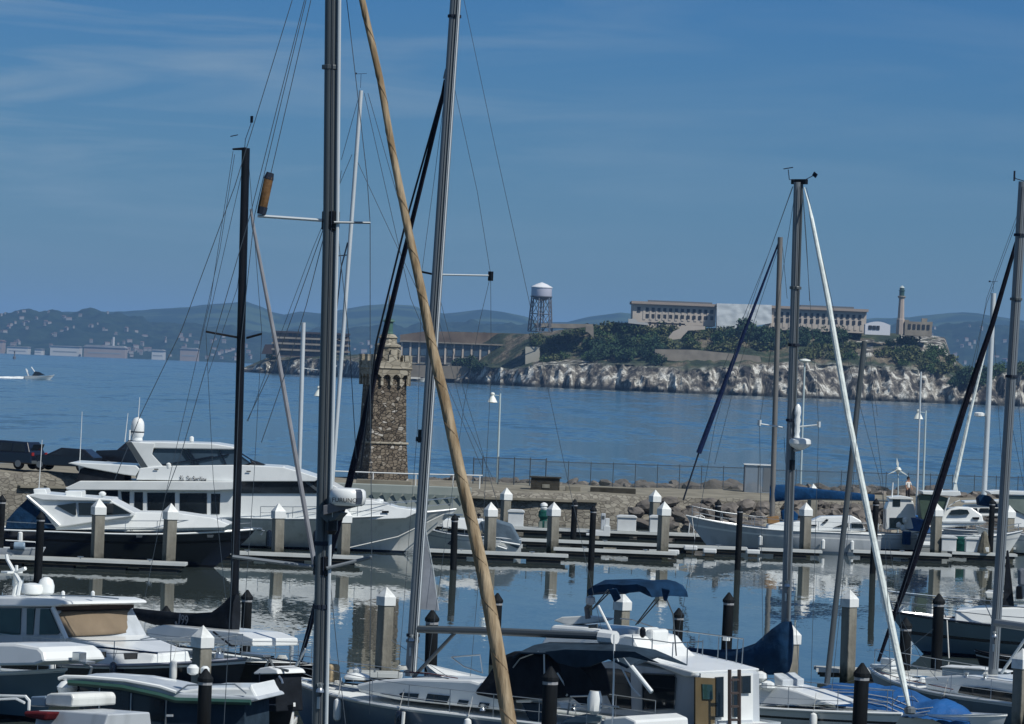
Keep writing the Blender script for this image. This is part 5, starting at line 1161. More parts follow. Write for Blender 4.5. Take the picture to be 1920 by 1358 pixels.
# sport fisher
D = 242; f = Frame('sport_boat', (at(1722, 1000, D).x, D, 0), 0, 'white sport boat with green windowed canopy near the right edge', 'sport boat')
hull(f, 6.2, 2.5, 1.15, 1.2, 1.6, [white, greyw, navy, black], white, rake=1.3, railmat=greyw)
f.part(f.prism(MB(), [(1722, 928), (1760, 929), (1778, 934), (1766, 976), (1728, 974)], 1.0), 'canopy_window', mat('canopy_vinyl_green', (.055, .085, .06), .4, var=.2, scale=1.5), bevel=.03)
f.part(f.prism(MB(), [(1729, 921), (1760, 922), (1800, 921), (1802, 929), (1790, 931), (1731, 927)], 1.2), 'hardtop', white, bevel=.03)
f.part(f.prism(MB(), [(1765, 975), (1775, 955), (1800, 951), (1822, 952), (1842, 966), (1846, 984), (1765, 990)], .95, .2), 'cabin', white, bevel=.06)
f.part(f.panel(MB(), [(1779, 965), (1784, 957), (1800, 955), (1814, 956), (1818, 963), (1800, 965)], .95, .2), 'window', glass)
f.part(f.panel(MB(), [(1824, 970), (1836, 970), (1836, 974), (1825, 974)], .95, .2), 'porthole', black)
f.part(f.prism(MB(), [(1768, 978), (1848, 978), (1850, 981), (1768, 981)], 1.0), 'rub_band', greyw)
q = MB(); q.tube([f.p(1766, 975, -1.1), f.p(1780, 932, -1.1)], .05, 6); q.tube([f.p(1778, 950, -.9), f.p(1790, 942, -.9), f.p(1800, 938, -.9)], .03, 6); f.part(q, 'canopy_frame', white)
q = MB(); q.tube([f.p(1718, 966, -.6), f.p(1727, 697, -.6)], .07, 8, .05); f.part(q, 'signal_mast', alul)
q = MB(); q.lathe(f.p(1762, 921, 0), [(.03, 0), (.18, .05), (.15, .3), (.03, .36)], 10); f.part(q, 'radar_dome', white)
rails(f, .6, .98, .45, steel, 1., .014)
# sailboat with white mast
D = 252; f = Frame('sailboat', (at(1700, 1000, D).x, D, 0), 0, 'sailboat with a white mast and white furled jib near the right edge', 'sailboat')
hull(f, 8, 2.6, .9, .95, 1.2, [white, navy, navy, black], white, rake=1.2); mast(f, (1863, 550), (1845, 930), D, .17, alul)
f.part(MB().tube([f.a(1852, 640, D), f.a(1820, 770, D), f.a(1790, 905, D)], .06, 6, .15), 'furled_jib', whites); c = f.a(1836, 778, D); f.part(MB().lathe(c, [(.05, -.12), (.33, -.06), (.33, .1), (.2, .16)], 12), 'radar_dome', white); f.part(MB().tube([c, c + Vector((.4, 0, -.05))], .05, 5), 'radar_bracket', alu)
f.part(MB().loft([[f.a(1790 - 4, 925, D) + Vector((0, y, 0)) for y in (-.1, .1)] + [f.a(1797, 925, D) + Vector((0, y, 0)) for y in (.1, -.1)], [f.a(1790, 902, D) + Vector((0, y, 0)) for y in (-.05, .05)] + [f.a(1793, 902, D) + Vector((0, y, 0)) for y in (.05, -.05)]]), 'sail_tack', whites)
vane(f, 1862, 548, D, 1.2); rig(f, [[(1860, 560), (1880, 900)], [(1912, 390), (1850, 560), (1815, 760), (1770, 900)], [(1805, 862), (1843, 862)]], D, r=.014)
# cabin cruiser at the right edge
D = 247; f = Frame('cabin_cruiser', (at(2010, 1000, D).x, D, 0), R(180), 'white cabin cruiser with clear curtains cut by the right edge', 'cruiser')
hull(f, 5.9, 2.5, 1.15, 1.2, 1.6, [white, greyw, navy, black], white, rake=1.2, railmat=greyw)
f.part(f.prism(MB(), [(1886, 930), (1960, 932), (1965, 960), (1925, 968), (1890, 950)], 1.0), 'canopy_curtain', vinyl, bevel=.03)
f.part(f.prism(MB(), [(1853, 922), (1870, 920), (1965, 924), (1965, 930), (1858, 927)], 1.15), 'hardtop', white, bevel=.03)
f.part(f.prism(MB(), [(1880, 975), (1890, 958), (1910, 960), (1965, 975), (1965, 992), (1880, 988)], .95, .15), 'cabin', white, bevel=.05)
f.part(f.prism(MB(), [(1834, 935), (1842, 928), (1856, 930), (1868, 942), (1872, 952), (1836, 948)], .7), 'navy_cover', navyc, bevel=.06)
rails(f, .5, .98, .45, steel, 1., .014)

D = 251; f = Frame('cabin_cruiser', (at(1905, 1000, D).x, D, 0), R(180), 'white cabin boat with dark windows behind the navy covered one at right', 'cruiser')
hull(f, 7.2, 2.6, 1.1, 1.2, 1.6, [white, navy, white, black], white, rake=1.2, railmat=greyw)
cb = f.part(f.prism(MB(), [(1800, 968), (1812, 948), (1880, 946), (1892, 968)], .95, .2), 'cabin', white, bevel=.06)
for k in range(3): f.part(f.panel(MB(), [(1816 + k * 22, 953), (1832 + k * 22, 953), (1834 + k * 22, 961), (1814 + k * 22, 961)], .93, .1), 'window', glass, cb)
f.part(f.prism(MB(), [(1808, 940), (1884, 938), (1886, 943), (1808, 944)], 1.0), 'hardtop', white, bevel=.03)
rails(f, .4, .98, .5, steel, 1., .014)
D = 240; f = Frame('inflatable_tender', (at(1728, 1000, D).x, D, .42), 0, 'small pale inflatable tender lying on the dock beside the blue tarpaulin boat', 'tender')
f.part(MB().tube([(0, -.45, .2), (1.4, -.45, .22), (1.9, 0, .34), (1.4, .45, .22), (0, .45, .2)], .17, 8), 'tube', boxw, smooth=True); f.part(MB().box((.8, 0, .12), (1.6, .7, .08)), 'floor', greyw); f.part(MB().box((.0, 0, .3), (.08, .7, .34)), 'transom', bluec)
for px_, D_, kind in ((1700, 243.2, 0), (1752, 243.4, 1), (1818, 243.1, 2), (1130, 247.4, 1)):
    p = at(px_, 1000, D_); lb = ['blue plastic drum on the far dock before the workboat', 'grey utility pedestal on the far dock left of the right hand pile', 'low orange crate on the far dock beside a dock box', 'grey utility pedestal on the far dock beside the boarding steps'][kind if px_ != 1130 else 3]
    t = thing(['plastic_drum', 'utility_pedestal', 'crate', 'utility_pedestal'][kind if px_ != 1130 else 3], (p.x, D_, .45), lb, ['drum', 'pedestal', 'crate', 'pedestal'][kind if px_ != 1130 else 3])
    if kind == 0: MB().lathe((0, 0, 0), [(.26, 0), (.28, .1), (.26, .4), (.28, .75), (.24, .8)], 12).build('body', bluec, t, smooth=True); MB().lathe((0, 0, .8), [(.2, 0), (.2, .03)], 12).build('lid', boxw, t)
    elif kind == 1: MB().box((0, 0, .5), (.26, .22, 1.0)).build('body', greyw, t, bevel=.04); MB().box((0, -.12, .75), (.16, .02, .2)).build('socket_panel', alud, t)
    else: MB().box((0, 0, .2), (.6, .4, .4)).build('body', MATS['crate_orange_wood'], t, bevel=.02); MB().box((0, 0, .42), (.64, .44, .04)).build('lid', teak, t)
# ---------------------------------------------------------------- near boats
def P(f, pts, w, name, m, tum=0., bev=.03, par=None, w2=None, smooth=False):
    return f.part(f.prism(MB(), pts, w, tum, w2), name, m, par, bevel=bev)
def WN(f, pts, w, par, m=None, name='window', t=.03, both=False):
    return f.part(f.panel(MB(), pts, w, t, both), name, m or glass, par)
def TB(f, pts, r, name, m, yl=0, par=None, smooth=True):
    q = MB(); q.tube([f.p(a, b, yl) if True else 0 for a, b in pts], r, 7); return f.part(q, name, m, par, smooth=smooth)
def place(bow, h, L): return Vector((bow[0], bow[1], 0)) - Vector((math.cos(h), math.sin(h), 0)) * L

# --- the nearest boat: thick mast and tan furled jib, hull below the frame
h = R(-30); L = 13.
f = Frame('sailboat', place((.45, 73.0), h, L), h, 'nearest sailboat with the thick grey mast and tan furled jib', 'sailboat')
hull(f, L, 3.9, 1.1, 1.15, 1.5, [white, navy, navy, black], white, rake=1.4)
D = 75.4
b_ = f.l(Vector((at(593, 1600, D).x, D, 1.4))); 
q = MB(); q.tube([b_, f.a(598, 1358, D), f.a(604, 1050, D), f.a(619, 410, D), f.a(622.5, 0, D), f.a(624, -120, D)], .118, 14, ell=1.35); q.build('mast', alud, f.root, smooth=True, split=60)
q = MB(); q.tube([p + Vector((.035, 0, 0)) for p in [f.a(605, 1600, D - .1), f.a(609, 1358, D - .1), f.a(615, 1050, D - .1), f.a(630, 410, D - .1), f.a(633.5, 0, D - .1), f.a(635, -120, D - .1)]], .034, 8); q.build('sail_track', alul, f.root, smooth=True)
f.part(f.prism(MB(), [(560, 1590), (700, 1600), (700, 1680), (500, 1680)], 1.2, .2), 'cabin', white, bevel=.08)
pts = [(655, -115), (679, 0), (713, 150), (737, 290), (765, 430), (789, 540), (810, 650), (836, 760), (861, 880), (886, 985), (908, 1085), (933, 1220), (955, 1358), (972, 1470)]
pts3 = []; rs_ = []
for i, (a, b) in enumerate(pts):
    k = i / (len(pts) - 1); Dj = 75.3 - (75.3 - 73.2) * k; pts3.append(f.a(a, b, Dj)); rs_.append([.05, .06, .062, .066, .075, .083, .092, .10, .105, .112, .122, .13, .137, .12][i])
f.part(MB().tube(pts3, .1, 12, rs=rs_), 'furled_jib', furl, smooth=True)
# leech line wound round the furled sail
q = MB(); hel = []
for i in range(260):
    k = i / 259 * (len(pts3) - 1); j = min(int(k), len(pts3) - 2); c = pts3[j].lerp(pts3[j + 1], k - j); r_ = rs_[j] + (rs_[j + 1] - rs_[j]) * (k - j); a = i * .42
    hel.append(c + Vector((math.cos(a) * r_ * .98, math.sin(a) * r_ * .98, 0)))
q.tube(hel, .010, 4); f.part(q, 'leech_edge', mat('sail_edge_brown', (.14, .10, .06), .8), smooth=True)
for (a, b, c, d, r_, nm) in ((483, 405, 612, 414, .03, 'spreader'), (626, 417, 694, 418, .022, 'spreader'), (436, 1044, 598, 1064, .036, 'spreader'), (612, 1066, 697, 1045, .034, 'spreader')):
    f.part(MB().tube([f.a(a, b, D + (.0 if a < 600 else -.2)), f.a(c, d, D)], r_, 8, ell=1.3), nm, alul if b < 500 and a < 600 else alu, smooth=True)
for (a, b) in ((620, 414), (604, 1061)):
    c = f.a(a, b, D); f.part(MB().lathe((c.x, c.y, c.z - .18), [(.13, 0), (.15, .02), (.15, .34), (.13, .36)], 12, sx=1.2), 'mast_collar', black)
# leather chafe roll on the flag halyard
f.part(MB().tube([f.a(490, 398, D), f.a(492.5, 388, D), f.a(504, 334, D), f.a(507, 325, D)], .1, 10, rs=[.07, .09, .09, .06]), 'chafe_roll', leather, smooth=True)
f.part(MB().tube([f.a(490, 402, D), f.a(493, 388, D)], .085, 8, .095), 'roll_end', wired)
f.part(MB().tube([f.a(503.5, 336, D), f.a(507, 324, D)], .098, 8, .07), 'roll_end', wired)
rig(f, [[(548, 0), (440, 350), (340, 620), (265, 775), (215, 900)], [(571, 0), (520, 200), (470, 400), (400, 640), (340, 850), (310, 930)], [(574, 0), (530, 180), (477, 405), (452, 640), (437, 1045)], [(583, 0), (545, 165), (508, 325)],
        [(650, 0), (672, 190), (688, 330), (694, 418), (694, 700), (697, 1045)], [(606, 430), (560, 560), (520, 670), (463, 790)], [(608, 440), (575, 570), (535, 700), (490, 830)], [(633, 435), (655, 640), (668, 860)], [(697, 1046), (694, 1200), (693, 1340)], [(600, 1075), (580, 1180), (560, 1240)], [(618, 1080), (632, 1220), (648, 1358)], [(437, 1046), (420, 1358)]], D, r=.0085)
# radar on its bracket
c = f.a(652, 932, D - .35); rx = .36
rd = MB(); rd.loft([[(c.x + math.cos(2 * math.pi * k / 20) * r_, c.y + math.sin(2 * math.pi * k / 20) * r_, c.z + z) for k in range(20)] for r_, z in [(.27, -.16), (.325, -.12), (.345, 0), (.33, .11), (.29, .15), (.2, .165)]]); ro = f.part(rd, 'radar_dome', white, smooth=True, split=0)
rb = MB(); 
for ang in (-75,): pass
rb.loft([[(c.x + math.cos(a) * r_, c.y + math.sin(a) * r_, c.z + z) for a in [R(k) for k in range(-60 + 30, -60 + 62, 8)]] for r_, z in [(.332, -.12), (.352, 0), (.337, .11), (.297, .152)]], cap=False, closed=False); f.part(rb, 'radar_band', mat('radar_band_blue', (.04, .055, .08), .5), ro)
tx = text(f, 'FURUNO', (0, 0, 0), .115, black, 'maker_lettering', parent=ro)
wp = at(622, 941, D - .72); lp = f.l(wp); tx.location = lp; tx.rotation_euler = (R(90), 0, -h); tx.scale = (1.0, 1, 1)
q = MB(); q.loft([[f.a(606, 948, D), f.a(606, 966, D), f.a(640, 955, D - .2), f.a(632, 940, D - .2)], [f.a(606, 948, D - .5), f.a(606, 966, D - .5), f.a(680, 948, D - .5), f.a(680, 940, D - .5)]]); f.part(q, 'radar_bracket', mat('bracket_grey', (.12, .125, .14), .5), bevel=.01)
f.part(f.prism(MB(), [(600, 968), (606, 955), (640, 962), (628, 975), (612, 980)], .12), 'bracket_foot', alud, bevel=.01)
c = f.a(622, 985, D - .3); q = MB(); q.loft([[(c.x + math.cos(k * .785) * r_, c.y + math.sin(k * .785) * r_, c.z + z) for k in range(8)] for r_, z in [(.06, .14), (.11, .1), (.115, -.1), (.07, -.17)]]); f.part(q, 'deck_light', black)
f.part(MB().tube([f.a(625, 960, D - .4), f.a(625, 970, D - .4)], .035, 8), 'lamp_cover', white)

# --- black masted sailboat with the black boom cover
h = R(-50); L = 10.5
f = Frame('sailboat', place((-5.3, 117), h, L), h, 'black masted sailboat with a black boom cover lettered in grey', 'sailboat')
hull(f, L, 3.2, 1.1, 1.1, 1.3, [black, black, black, black], white, rake=.5, sw=.85)
D = 120.4
a_, b_, _ = mast(f, (461, 278), (437, 1212), D, .10, black, ell=1.4)
f.part(MB().tube([f.a(461, 279, D), f.a(436, 280, D)], .05, 6, .03), 'masthead_crane', black)
f.part(MB().tube([f.a(470, 392, D), f.a(475, 425, D), f.a(520, 660, D - 1.2), f.a(590, 1060, D - 2.8), f.a(617, 1235, 117.2)], .06, 8, rs=[.03, .05, .065, .075, .05]), 'furled_jib', mat('furled_grey', (.20, .21, .23), .8, var=.15, scale=2), smooth=True)
for L_2 in ([(386, 622), (452, 634)], [(462, 634), (491, 626)]): f.part(MB().tube([f.a(x, y, D) for x, y in L_2], .035, 6), 'spreader', black)
rig(f, [[(459, 300), (386, 622), (400, 900), (430, 1190)], [(458, 430), (445, 540), (391, 700)], [(466, 300), (491, 626), (476, 900), (455, 1190)], [(437, 284), (395, 560), (310, 930), (270, 1130)], [(440, 290), (412, 470), (375, 640)], [(460, 260), (459, 278)]], D, r=.010)
q = MB(); q.tube([f.a(459, 276, D), f.a(460, 262, D), f.a(472, 228, D)], .012, 4); q.box(f.a(472, 224, D), (.12, .02, .2)); q.tube([f.a(432, 256, D), f.a(446, 253, D)], .015, 4); q.build('wind_vane', wired, f.root)
mz = f.a(440, 1130, D)
def sect(f, px, pt, pb, wd, k=8):
    a = f.p(px, pt, 0); b = f.p(px, pb, 0); cz = (a.z + b.z) / 2; hh = (a.z - b.z) / 2
    return [(a.x, math.cos(2 * math.pi * i / k) * wd, cz + math.sin(2 * math.pi * i / k) * hh) for i in range(k)]
bc = f.part(MB().loft([sect(f, 445, 1112, 1200, .16, 10), sect(f, 436, 1115, 1198, .18, 10), sect(f, 420, 1132, 1190, .2, 10), sect(f, 400, 1147, 1184, .2, 10), sect(f, 370, 1149, 1180, .18, 10), sect(f, 330, 1148, 1176, .17, 10), sect(f, 290, 1144, 1172, .15, 10), sect(f, 252, 1140, 1160, .12, 10)]), 'boom_cover', blackc, smooth=True)
jp = [f.p(a, b, -.24) for a, b in ((338, 1151), (337, 1158), (336, 1168), (334, 1172), (330, 1171), (329, 1166))]; MB().tube(jp, .03, 6).build('sail_letter', greys, bc)
p = f.p(341, 1170, -.2); tx = text(f, '99', (p.x, -.25, p.z), .40, greys, 'sail_number', rot=(R(90), 0, 0), parent=bc, xs=1.0)
P(f, [(270, 1180), (300, 1172), (440, 1186), (470, 1198), (470, 1212), (280, 1200)], .9, 'cabin', white, .2)
P(f, [(322, 1182), (362, 1181), (366, 1205), (315, 1205)], .8, 'companion_hood', greyw)
rails(f, .0, .97, .6, steel, 1.6, .012)
f.part(MB().tube([f.p(400, 1185, -1.2), f.p(435, 1212, -1.2)], .03, 5), 'vang', black)

# --- tan screened trawler at the left edge
h = R(-42); L = 13.
f = Frame('trawler_yacht', place((-7.1, 113.5), h, L), h, 'navy hulled trawler with a tan windscreen cover at lower left', 'trawler yacht')
hull(f, L, 3.9, 1.05, 1.05, 1.62, [navy, white, black, black], white, rake=.9, sw=.9, p=2.8, railmat=mat('rail_lilac_grey', (.34, .35, .40), .5), stripe=(.9, .95))
w_ = 1.55
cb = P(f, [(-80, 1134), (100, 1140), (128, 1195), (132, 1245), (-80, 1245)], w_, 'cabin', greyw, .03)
for wn in [[(-40, 1141), (39, 1141), (38, 1190), (-40, 1191)], [(51, 1141), (65, 1141), (62, 1190), (50, 1190)], [(76, 1142), (92, 1142), (112, 1186), (107, 1190), (74, 1190)]]: WN(f, wn, w_ - .02, cb, glassg, t=.06)
P(f, [(-90, 1118), (20, 1120), (95, 1123), (112, 1128), (116, 1134), (95, 1138), (-90, 1138)], 1.75, 'roof', white, .3, .06)
# windscreen cover: front face of the cabin
A = f.p(101, 1143, -1.5); B = f.p(126, 1192, -1.62); C_ = f.p(246, 1140, 1.45); D_ = f.p(268, 1184, 1.6)
A.x += .03; B.x += .05
mb = MB(); vs = []; fs = []; nn = 10
for j in range(7):
    for i in range(nn + 1):
        p = A.lerp(C_, i / nn).lerp(B.lerp(D_, i / nn), j / 6); p.x += .16 * math.sin(math.pi * i / nn) + .02 * noise.noise(Vector((i * .7, j * .8, 3))); vs.append(p)
for j in range(6):
    for i in range(nn): fs.append((j * (nn + 1) + i, j * (nn + 1) + i + 1, (j + 1) * (nn + 1) + i + 1, (j + 1) * (nn + 1) + i))
mb.add(vs, fs); o = f.part(mb, 'windscreen_cover', tanc, smooth=True, split=0); md = o.modifiers.new('s', 'SOLIDIFY'); md.thickness = .03
q = MB(); q.loft([[A + Vector((.0, 0, .14)), A + Vector((.12, 0, .14)), A + Vector((.12, 0, -.02)), A + Vector((0, 0, -.02))], [(A + C_) / 2 + Vector((.16, 0, .16)), (A + C_) / 2 + Vector((.3, 0, .16)), (A + C_) / 2 + Vector((.3, 0, .0)), (A + C_) / 2 + Vector((.16, 0, 0))], [C_ + Vector((.0, 0, .14)), C_ + Vector((.12, 0, .14)), C_ + Vector((.12, 0, -.0)), C_ + Vector((0, 0, 0))]]); f.part(q, 'brow', mat('brow_brown', (.035, .025, .022), .7), bevel=.01)
f.part(MB().tube([A + Vector((.0, -.06, .05)), B + Vector((0, -.06, -.1))], .07, 6), 'cabin_post', white)
f.part(MB().loft([[B + Vector((-.4, -.0, -.02)), D_ + Vector((-.4, 0, -.02)), D_ + Vector((-.4, 0, -.6)), B + Vector((-.4, 0, -.6))], [B + Vector((1.2, .35, -.16)), D_ + Vector((1.2, -.35, -.16)), D_ + Vector((1.2, 0, -.7)), B + Vector((1.2, 0, -.7))], [B + Vector((2.8, .8, -.34)), D_ + Vector((2.8, -.8, -.34)), D_ + Vector((2.8, -.6, -.8)), B + Vector((2.8, .6, -.8))]]), 'foredeck_trunk', white, bevel=.06)
c = f.p(225, 1204, 0); f.part(MB().box(c, (.9, .6, .08)), 'deck_hatch', greyw, bevel=.02)
for pts_ in ([(176, 1223), (198, 1222), (198, 1233), (178, 1234)], [(232, 1225), (257, 1225), (256, 1236), (234, 1237)], [(100, 1222), (122, 1220), (122, 1232), (100, 1234)]): WN(f, pts_, 1.83, None, glass, 'porthole')
rl = rails(f, .3, .985, .68, steel, 1.5, .015)
f.part(MB().tube([f.p(64, 1209, -1.9), f.p(190, 1214, -1.9), f.p(295, 1225, -1.9)], .03, 5), 'boat_hook', navyc)
q = MB(); q.tube([f.p(33, 1116, -.6), f.p(38, 1092, -.6), f.p(28, 1075, -.3), f.p(14, 1050, -.3), f.p(12, 1040, -.3)], .07, 7, .05); q.tube([f.p(26, 1117, .6), f.p(30, 1092, .6), f.p(28, 1075, -.3)], .07, 6); f.part(q, 'radar_mast', white, smooth=True)
q = MB(); q.box(f.p(22, 1073, -.3), (.3, .6, .06)); q.tube([f.p(30, 1072, -.3), f.p(48, 1066, -.3)], .06, 6); q.tube([f.p(31, 1070, -.5), f.p(31, 1060, -.5)], .05, 6); f.part(q, 'horn', white, bevel=.01)
c = f.p(60, 1113, 0); f.part(MB().lathe((c.x, c.y, c.z - .05), [(.2, 0), (.31, .06), (.33, .2), (.28, .32), (.1, .36)], 16), 'radar_dome', white, smooth=True)
c = f.p(86, 1114, .4); f.part(MB().lathe((c.x, c.y, c.z), [(.2, 0), (.24, .05), (.25, .25), (.19, .42), (.08, .5)], 16), 'satellite_dome', white, smooth=True)
for px_ in (174, 118): f.part(MB().lathe(f.p(px_, 1117, -.5), [(.06, -.06), (.06, .1), (.02, .14)], 8), 'deck_light', white)
TB(f, [(95, 1117), (170, 1118), (222, 1123)], .02, 'roof_rail', steel, -1.3)
q = MB(); c = f.p(484, 1232, 0); q.box((c.x - .1, 0, c.z + .05), (.9, .3, .07)); q.tube([(c.x + .1, 0, c.z), (c.x + .42, 0, c.z - .08), (c.x + .3, 0, c.z - .3)], .045, 5); f.part(q, 'anchor', steel, bevel=.01)

# --- grey hull at the left edge
h = R(-42); L = 11.
f = Frame('powerboat', place((-11.6, 108.6), h, L), h, 'grey green hulled powerboat with a white cabin cut by the left edge', 'powerboat')
hull(f, L, 3.6, 1.0, 1.05, 1.5, [tealg, white, black, black], white, rake=1.3, sw=.9, railmat=white, stripe=(.94, .97))
P(f, [(-60, 1207), (18, 1207), (62, 1214), (72, 1223), (79, 1241), (60, 1248), (-60, 1250)], 1.2, 'cabin', white, .25, .08)
q = MB(); c = f.p(158, 1246, 0); q.box((c.x - .3, 0, c.z + .06), (1.1, .35, .08)); q.tube([(c.x, 0, c.z), (c.x + .3, 0, c.z - .06), (c.x + .22, 0, c.z - .3)], .05, 5); q.box((c.x - .1, -.1, c.z + .2), (.3, .25, .25)); f.part(q, 'anchor_roller', steel, bevel=.02)
f.part(MB().tube([gun(f, .84, -1, 0, 1.02), gun(f, .84, -1, -1.2, 1.0)], .03, 5), 'mooring_line', rope)
rails(f, .4, .98, .6, steel, 1.6, .014)

# --- launch with the long arched roof
h = R(-14); L = 9.
f = Frame('canopy_launch', place((-4.6, 91.), h, L), h, 'launch with a long arched white and green roof over dark curtains', 'launch')
hull(f, L, 3.0, .8, .8, 1.1, [black, black, black, black], white, rake=.6, sw=.9)
rf = P(f, [(122, 1273), (160, 1272), (236, 1277), (300, 1289), (345, 1300), (480, 1306), (486, 1313), (470, 1317), (330, 1315), (300, 1306), (230, 1290), (160, 1283), (124, 1280)], 1.0, 'canopy_roof', greyw, .05, .04)
f.part(MB().tube([f.p(a, b, -1.02) for a, b in ((128, 1280), (160, 1282), (230, 1289), (300, 1304), (330, 1313), (470, 1317))], .07, 6), 'roof_trim', greent, rf, smooth=True)
q = MB(); q.tube([f.p(a, b, -1.03) for a, b in ((110, 1273), (122, 1269), (160, 1270), (236, 1276), (300, 1288), (330, 1298))], .045, 7); q.tube([f.p(a, b, .6) for a, b in ((200, 1267), (260, 1270), (330, 1278))], .045, 7); f.part(q, 'roof_rail', white, rf, smooth=True)
P(f, [(330, 1297), (380, 1290), (465, 1290), (470, 1282), (474, 1293), (484, 1310), (470, 1315), (332, 1312)], .9, 'fore_roof', white, .05, .05)
ec = P(f, [(148, 1285), (230, 1291), (300, 1307), (330, 1316), (460, 1320), (460, 1400), (148, 1400)], .9, 'side_curtain', slatec, 0, .03)
for wn in [[(150, 1287), (186, 1289), (186, 1352), (150, 1350)], [(190, 1292), (242, 1298), (242, 1340), (188, 1340)], [(250, 1302), (308, 1312), (308, 1352), (250, 1346)]]: WN(f, wn, .9, ec, glass, 'curtain_window')
q = MB()
for a in (187, 246, 312): q.tube([f.p(a, 1290 + (a - 187) * .17, -.93), f.p(a - 3, 1390, -.93)], .02, 5)
f.part(q, 'canopy_pole', steel, ec)
P(f, [(158, 1312), (186, 1314), (186, 1323), (158, 1320)], .93, 'coaming', greent, 0, .02)
f.part(MB().lathe(f.p(126, 1290, -.5), [(.04, -.2), (.2, -.12), (.24, .02), (.14, .14), (.03, .18)], 12), 'cowl_vent', white, smooth=True)
f.part(MB().loft([[f.p(108, 1274, y) for y in (-.4, 0, .4)] + [f.p(140, 1275, y) for y in (.4, 0, -.4)], [f.p(122, 1266, y) for y in (-.05, 0, .05)] + [f.p(126, 1266, y) for y in (.05, 0, -.05)]]), 'bow_light', white)
c = f.p(375, 1253, 0); q = MB(); q.lathe((c.x, -.5, c.z), [(.06, -.12), (.13, -.08), (.14, .04), (.07, .11)], 12); q.lathe((c.x + .27, -.45, c.z), [(.05, -.12), (.10, -.08), (.10, .04), (.05, .09)], 10); f.part(q, 'searchlight', white, smooth=True); TB(f, [(375, 1262), (378, 1292)], .04, 'light_stalk', black, -.4)
TB(f, [(330, 1300), (352, 1285), (440, 1283), (462, 1300)], .02, 'roof_grab_rail', steel, -1.0)
WN(f, [(312, 1340), (324, 1340), (324, 1344), (312, 1344)], 1.24, ec, greyw, 'name_plate')
# --- small deck corner at the bottom left
h = R(-42); L = 9.
f = Frame('day_boat', place((-9.0, 87.6), h, L), h, 'white decked day boat with a dark red cover at the bottom left corner', 'day boat')
hull(f, L, 2.8, 1.25, 1.3, 1.75, [tealg, white, black, black], white, rake=1., sw=.9, railmat=white, stripe=(.9, .95))
P(f, [(60, 1333), (100, 1333), (190, 1340), (186, 1380), (60, 1380)], .8, 'grey_hatch', greyw, .3)
P(f, [(42, 1334), (88, 1336), (82, 1352), (44, 1344)], 1.0, 'sail_bag', red, .1, .05)
q = MB(); q.tube([f.p(a, b, -.6) for a, b in ((-20, 1304), (48, 1306), (55, 1314), (54, 1332))], .035, 6); f.part(q, 'bow_rail', white, smooth=True); f.part(MB().tube([f.p(a, b, .4) for a, b in ((-20, 1312), (30, 1310), (46, 1318))], .03, 6), 'bow_rail', white, smooth=True)
P(f, [(84, 1303), (92, 1300), (132, 1301), (136, 1309), (134, 1326), (84, 1322)], .4, 'locker', cream, .1, .04, w2=-.9)
P(f, [(56, 1306), (84, 1306), (84, 1326), (56, 1324)], .35, 'seat_box', slateb, .1, .03, w2=-.8)

# --- black covered skiff by the timber dock
h = R(-42); L = 3.6
f = Frame('covered_skiff', place((at(552, 1262, 106).x, 106.2), h, L), h, 'black skirted skiff with a white bow cap left of the thick mast', 'skiff')
hull(f, L, 1.3, .75, .8, 1.0, [black, black, black, black], black, rake=.4, sw=.9)
P(f, [(470, 1262), (482, 1252), (510, 1252), (516, 1258), (518, 1335), (470, 1335)], .5, 'skirt', blackc, .02)
P(f, [(474, 1262), (484, 1253), (500, 1250), (516, 1256), (520, 1264), (476, 1265)], .55, 'bow_cap', white, .3, .03)
TB(f, [(505, 1236), (513, 1252), (540, 1258)], .04, 'cleat_rail', alud, -.3)
f.part(MB().tube([f.p(523, 1268, -.95), f.p(528, 1275, -.95), f.p(530, 1282, -.95)], .03, 6), 'eye_bolt', steel)
q = MB(); q.tube([f.p(487, 1262, -.53), f.p(485, 1335, -.53)], .02, 4); q.tube([f.p(470, 1321, -.53), f.p(516, 1322, -.53)], .02, 4); f.part(q, 'lashing', wired)
p = at(545, 1350, 106.5); t = thing('dock_bollard', (p.x, 106.5, .45), 'white stub post with a domed top on the timber dock', 'bollard')
MB().lathe((0, 0, 0), [(.085, 0), (.085, .42), (.06, .44), (.13, .48), (.12, .58), (.04, .62)], 12).build('post', white, t, smooth=True)
for px_ in (380, 450): pass

# --- centre sailboat
h = R(139); L = 11.9
f = Frame('sailboat', place((-5.85, 110.7), h, L), h, 'white sailboat with black dodger and long bare boom at bottom centre', 'sailboat')
hull(f, L, 3.6, 1.05, 1.08, 1.38, [slateb, white, navy, black], white, rake=1.3, sw=.8, railmat=white, stripe=(.93, .99))
D = 107.9
cab = P(f, [(665, 1284), (700, 1276), (760, 1272), (880, 1276), (930, 1290), (950, 1334), (740, 1312), (672, 1298)], 1.12, 'cabin', white, .06, .07)
for wn in [[(749, 1301), (754, 1299), (785, 1301), (783, 1310), (752, 1309)], [(802, 1301), (843, 1305), (838, 1319), (798, 1315)], [(861, 1312), (879, 1314), (876, 1322), (857, 1320)], [(900, 1317), (918, 1319), (915, 1327), (897, 1325)]]: WN(f, wn, 1.12, cab, glass, t=.12)
a_, b_, _ = mast(f, (857, -40), (770, 1268), D, .135, alu, ell=1.3)
q = MB(); q.tube([f.a(863.5, -40, D - .15), f.a(776.5, 1262, D - .15)], .04, 6); q.build('sail_track', alul, f.root, smooth=True)
boom = MB().tube([f.p(786, 1180, 0), f.p(900, 1183, 0), f.p(1128, 1193, 0)], .105, 10, ell=1.1); f.part(boom, 'boom', alud, smooth=True)
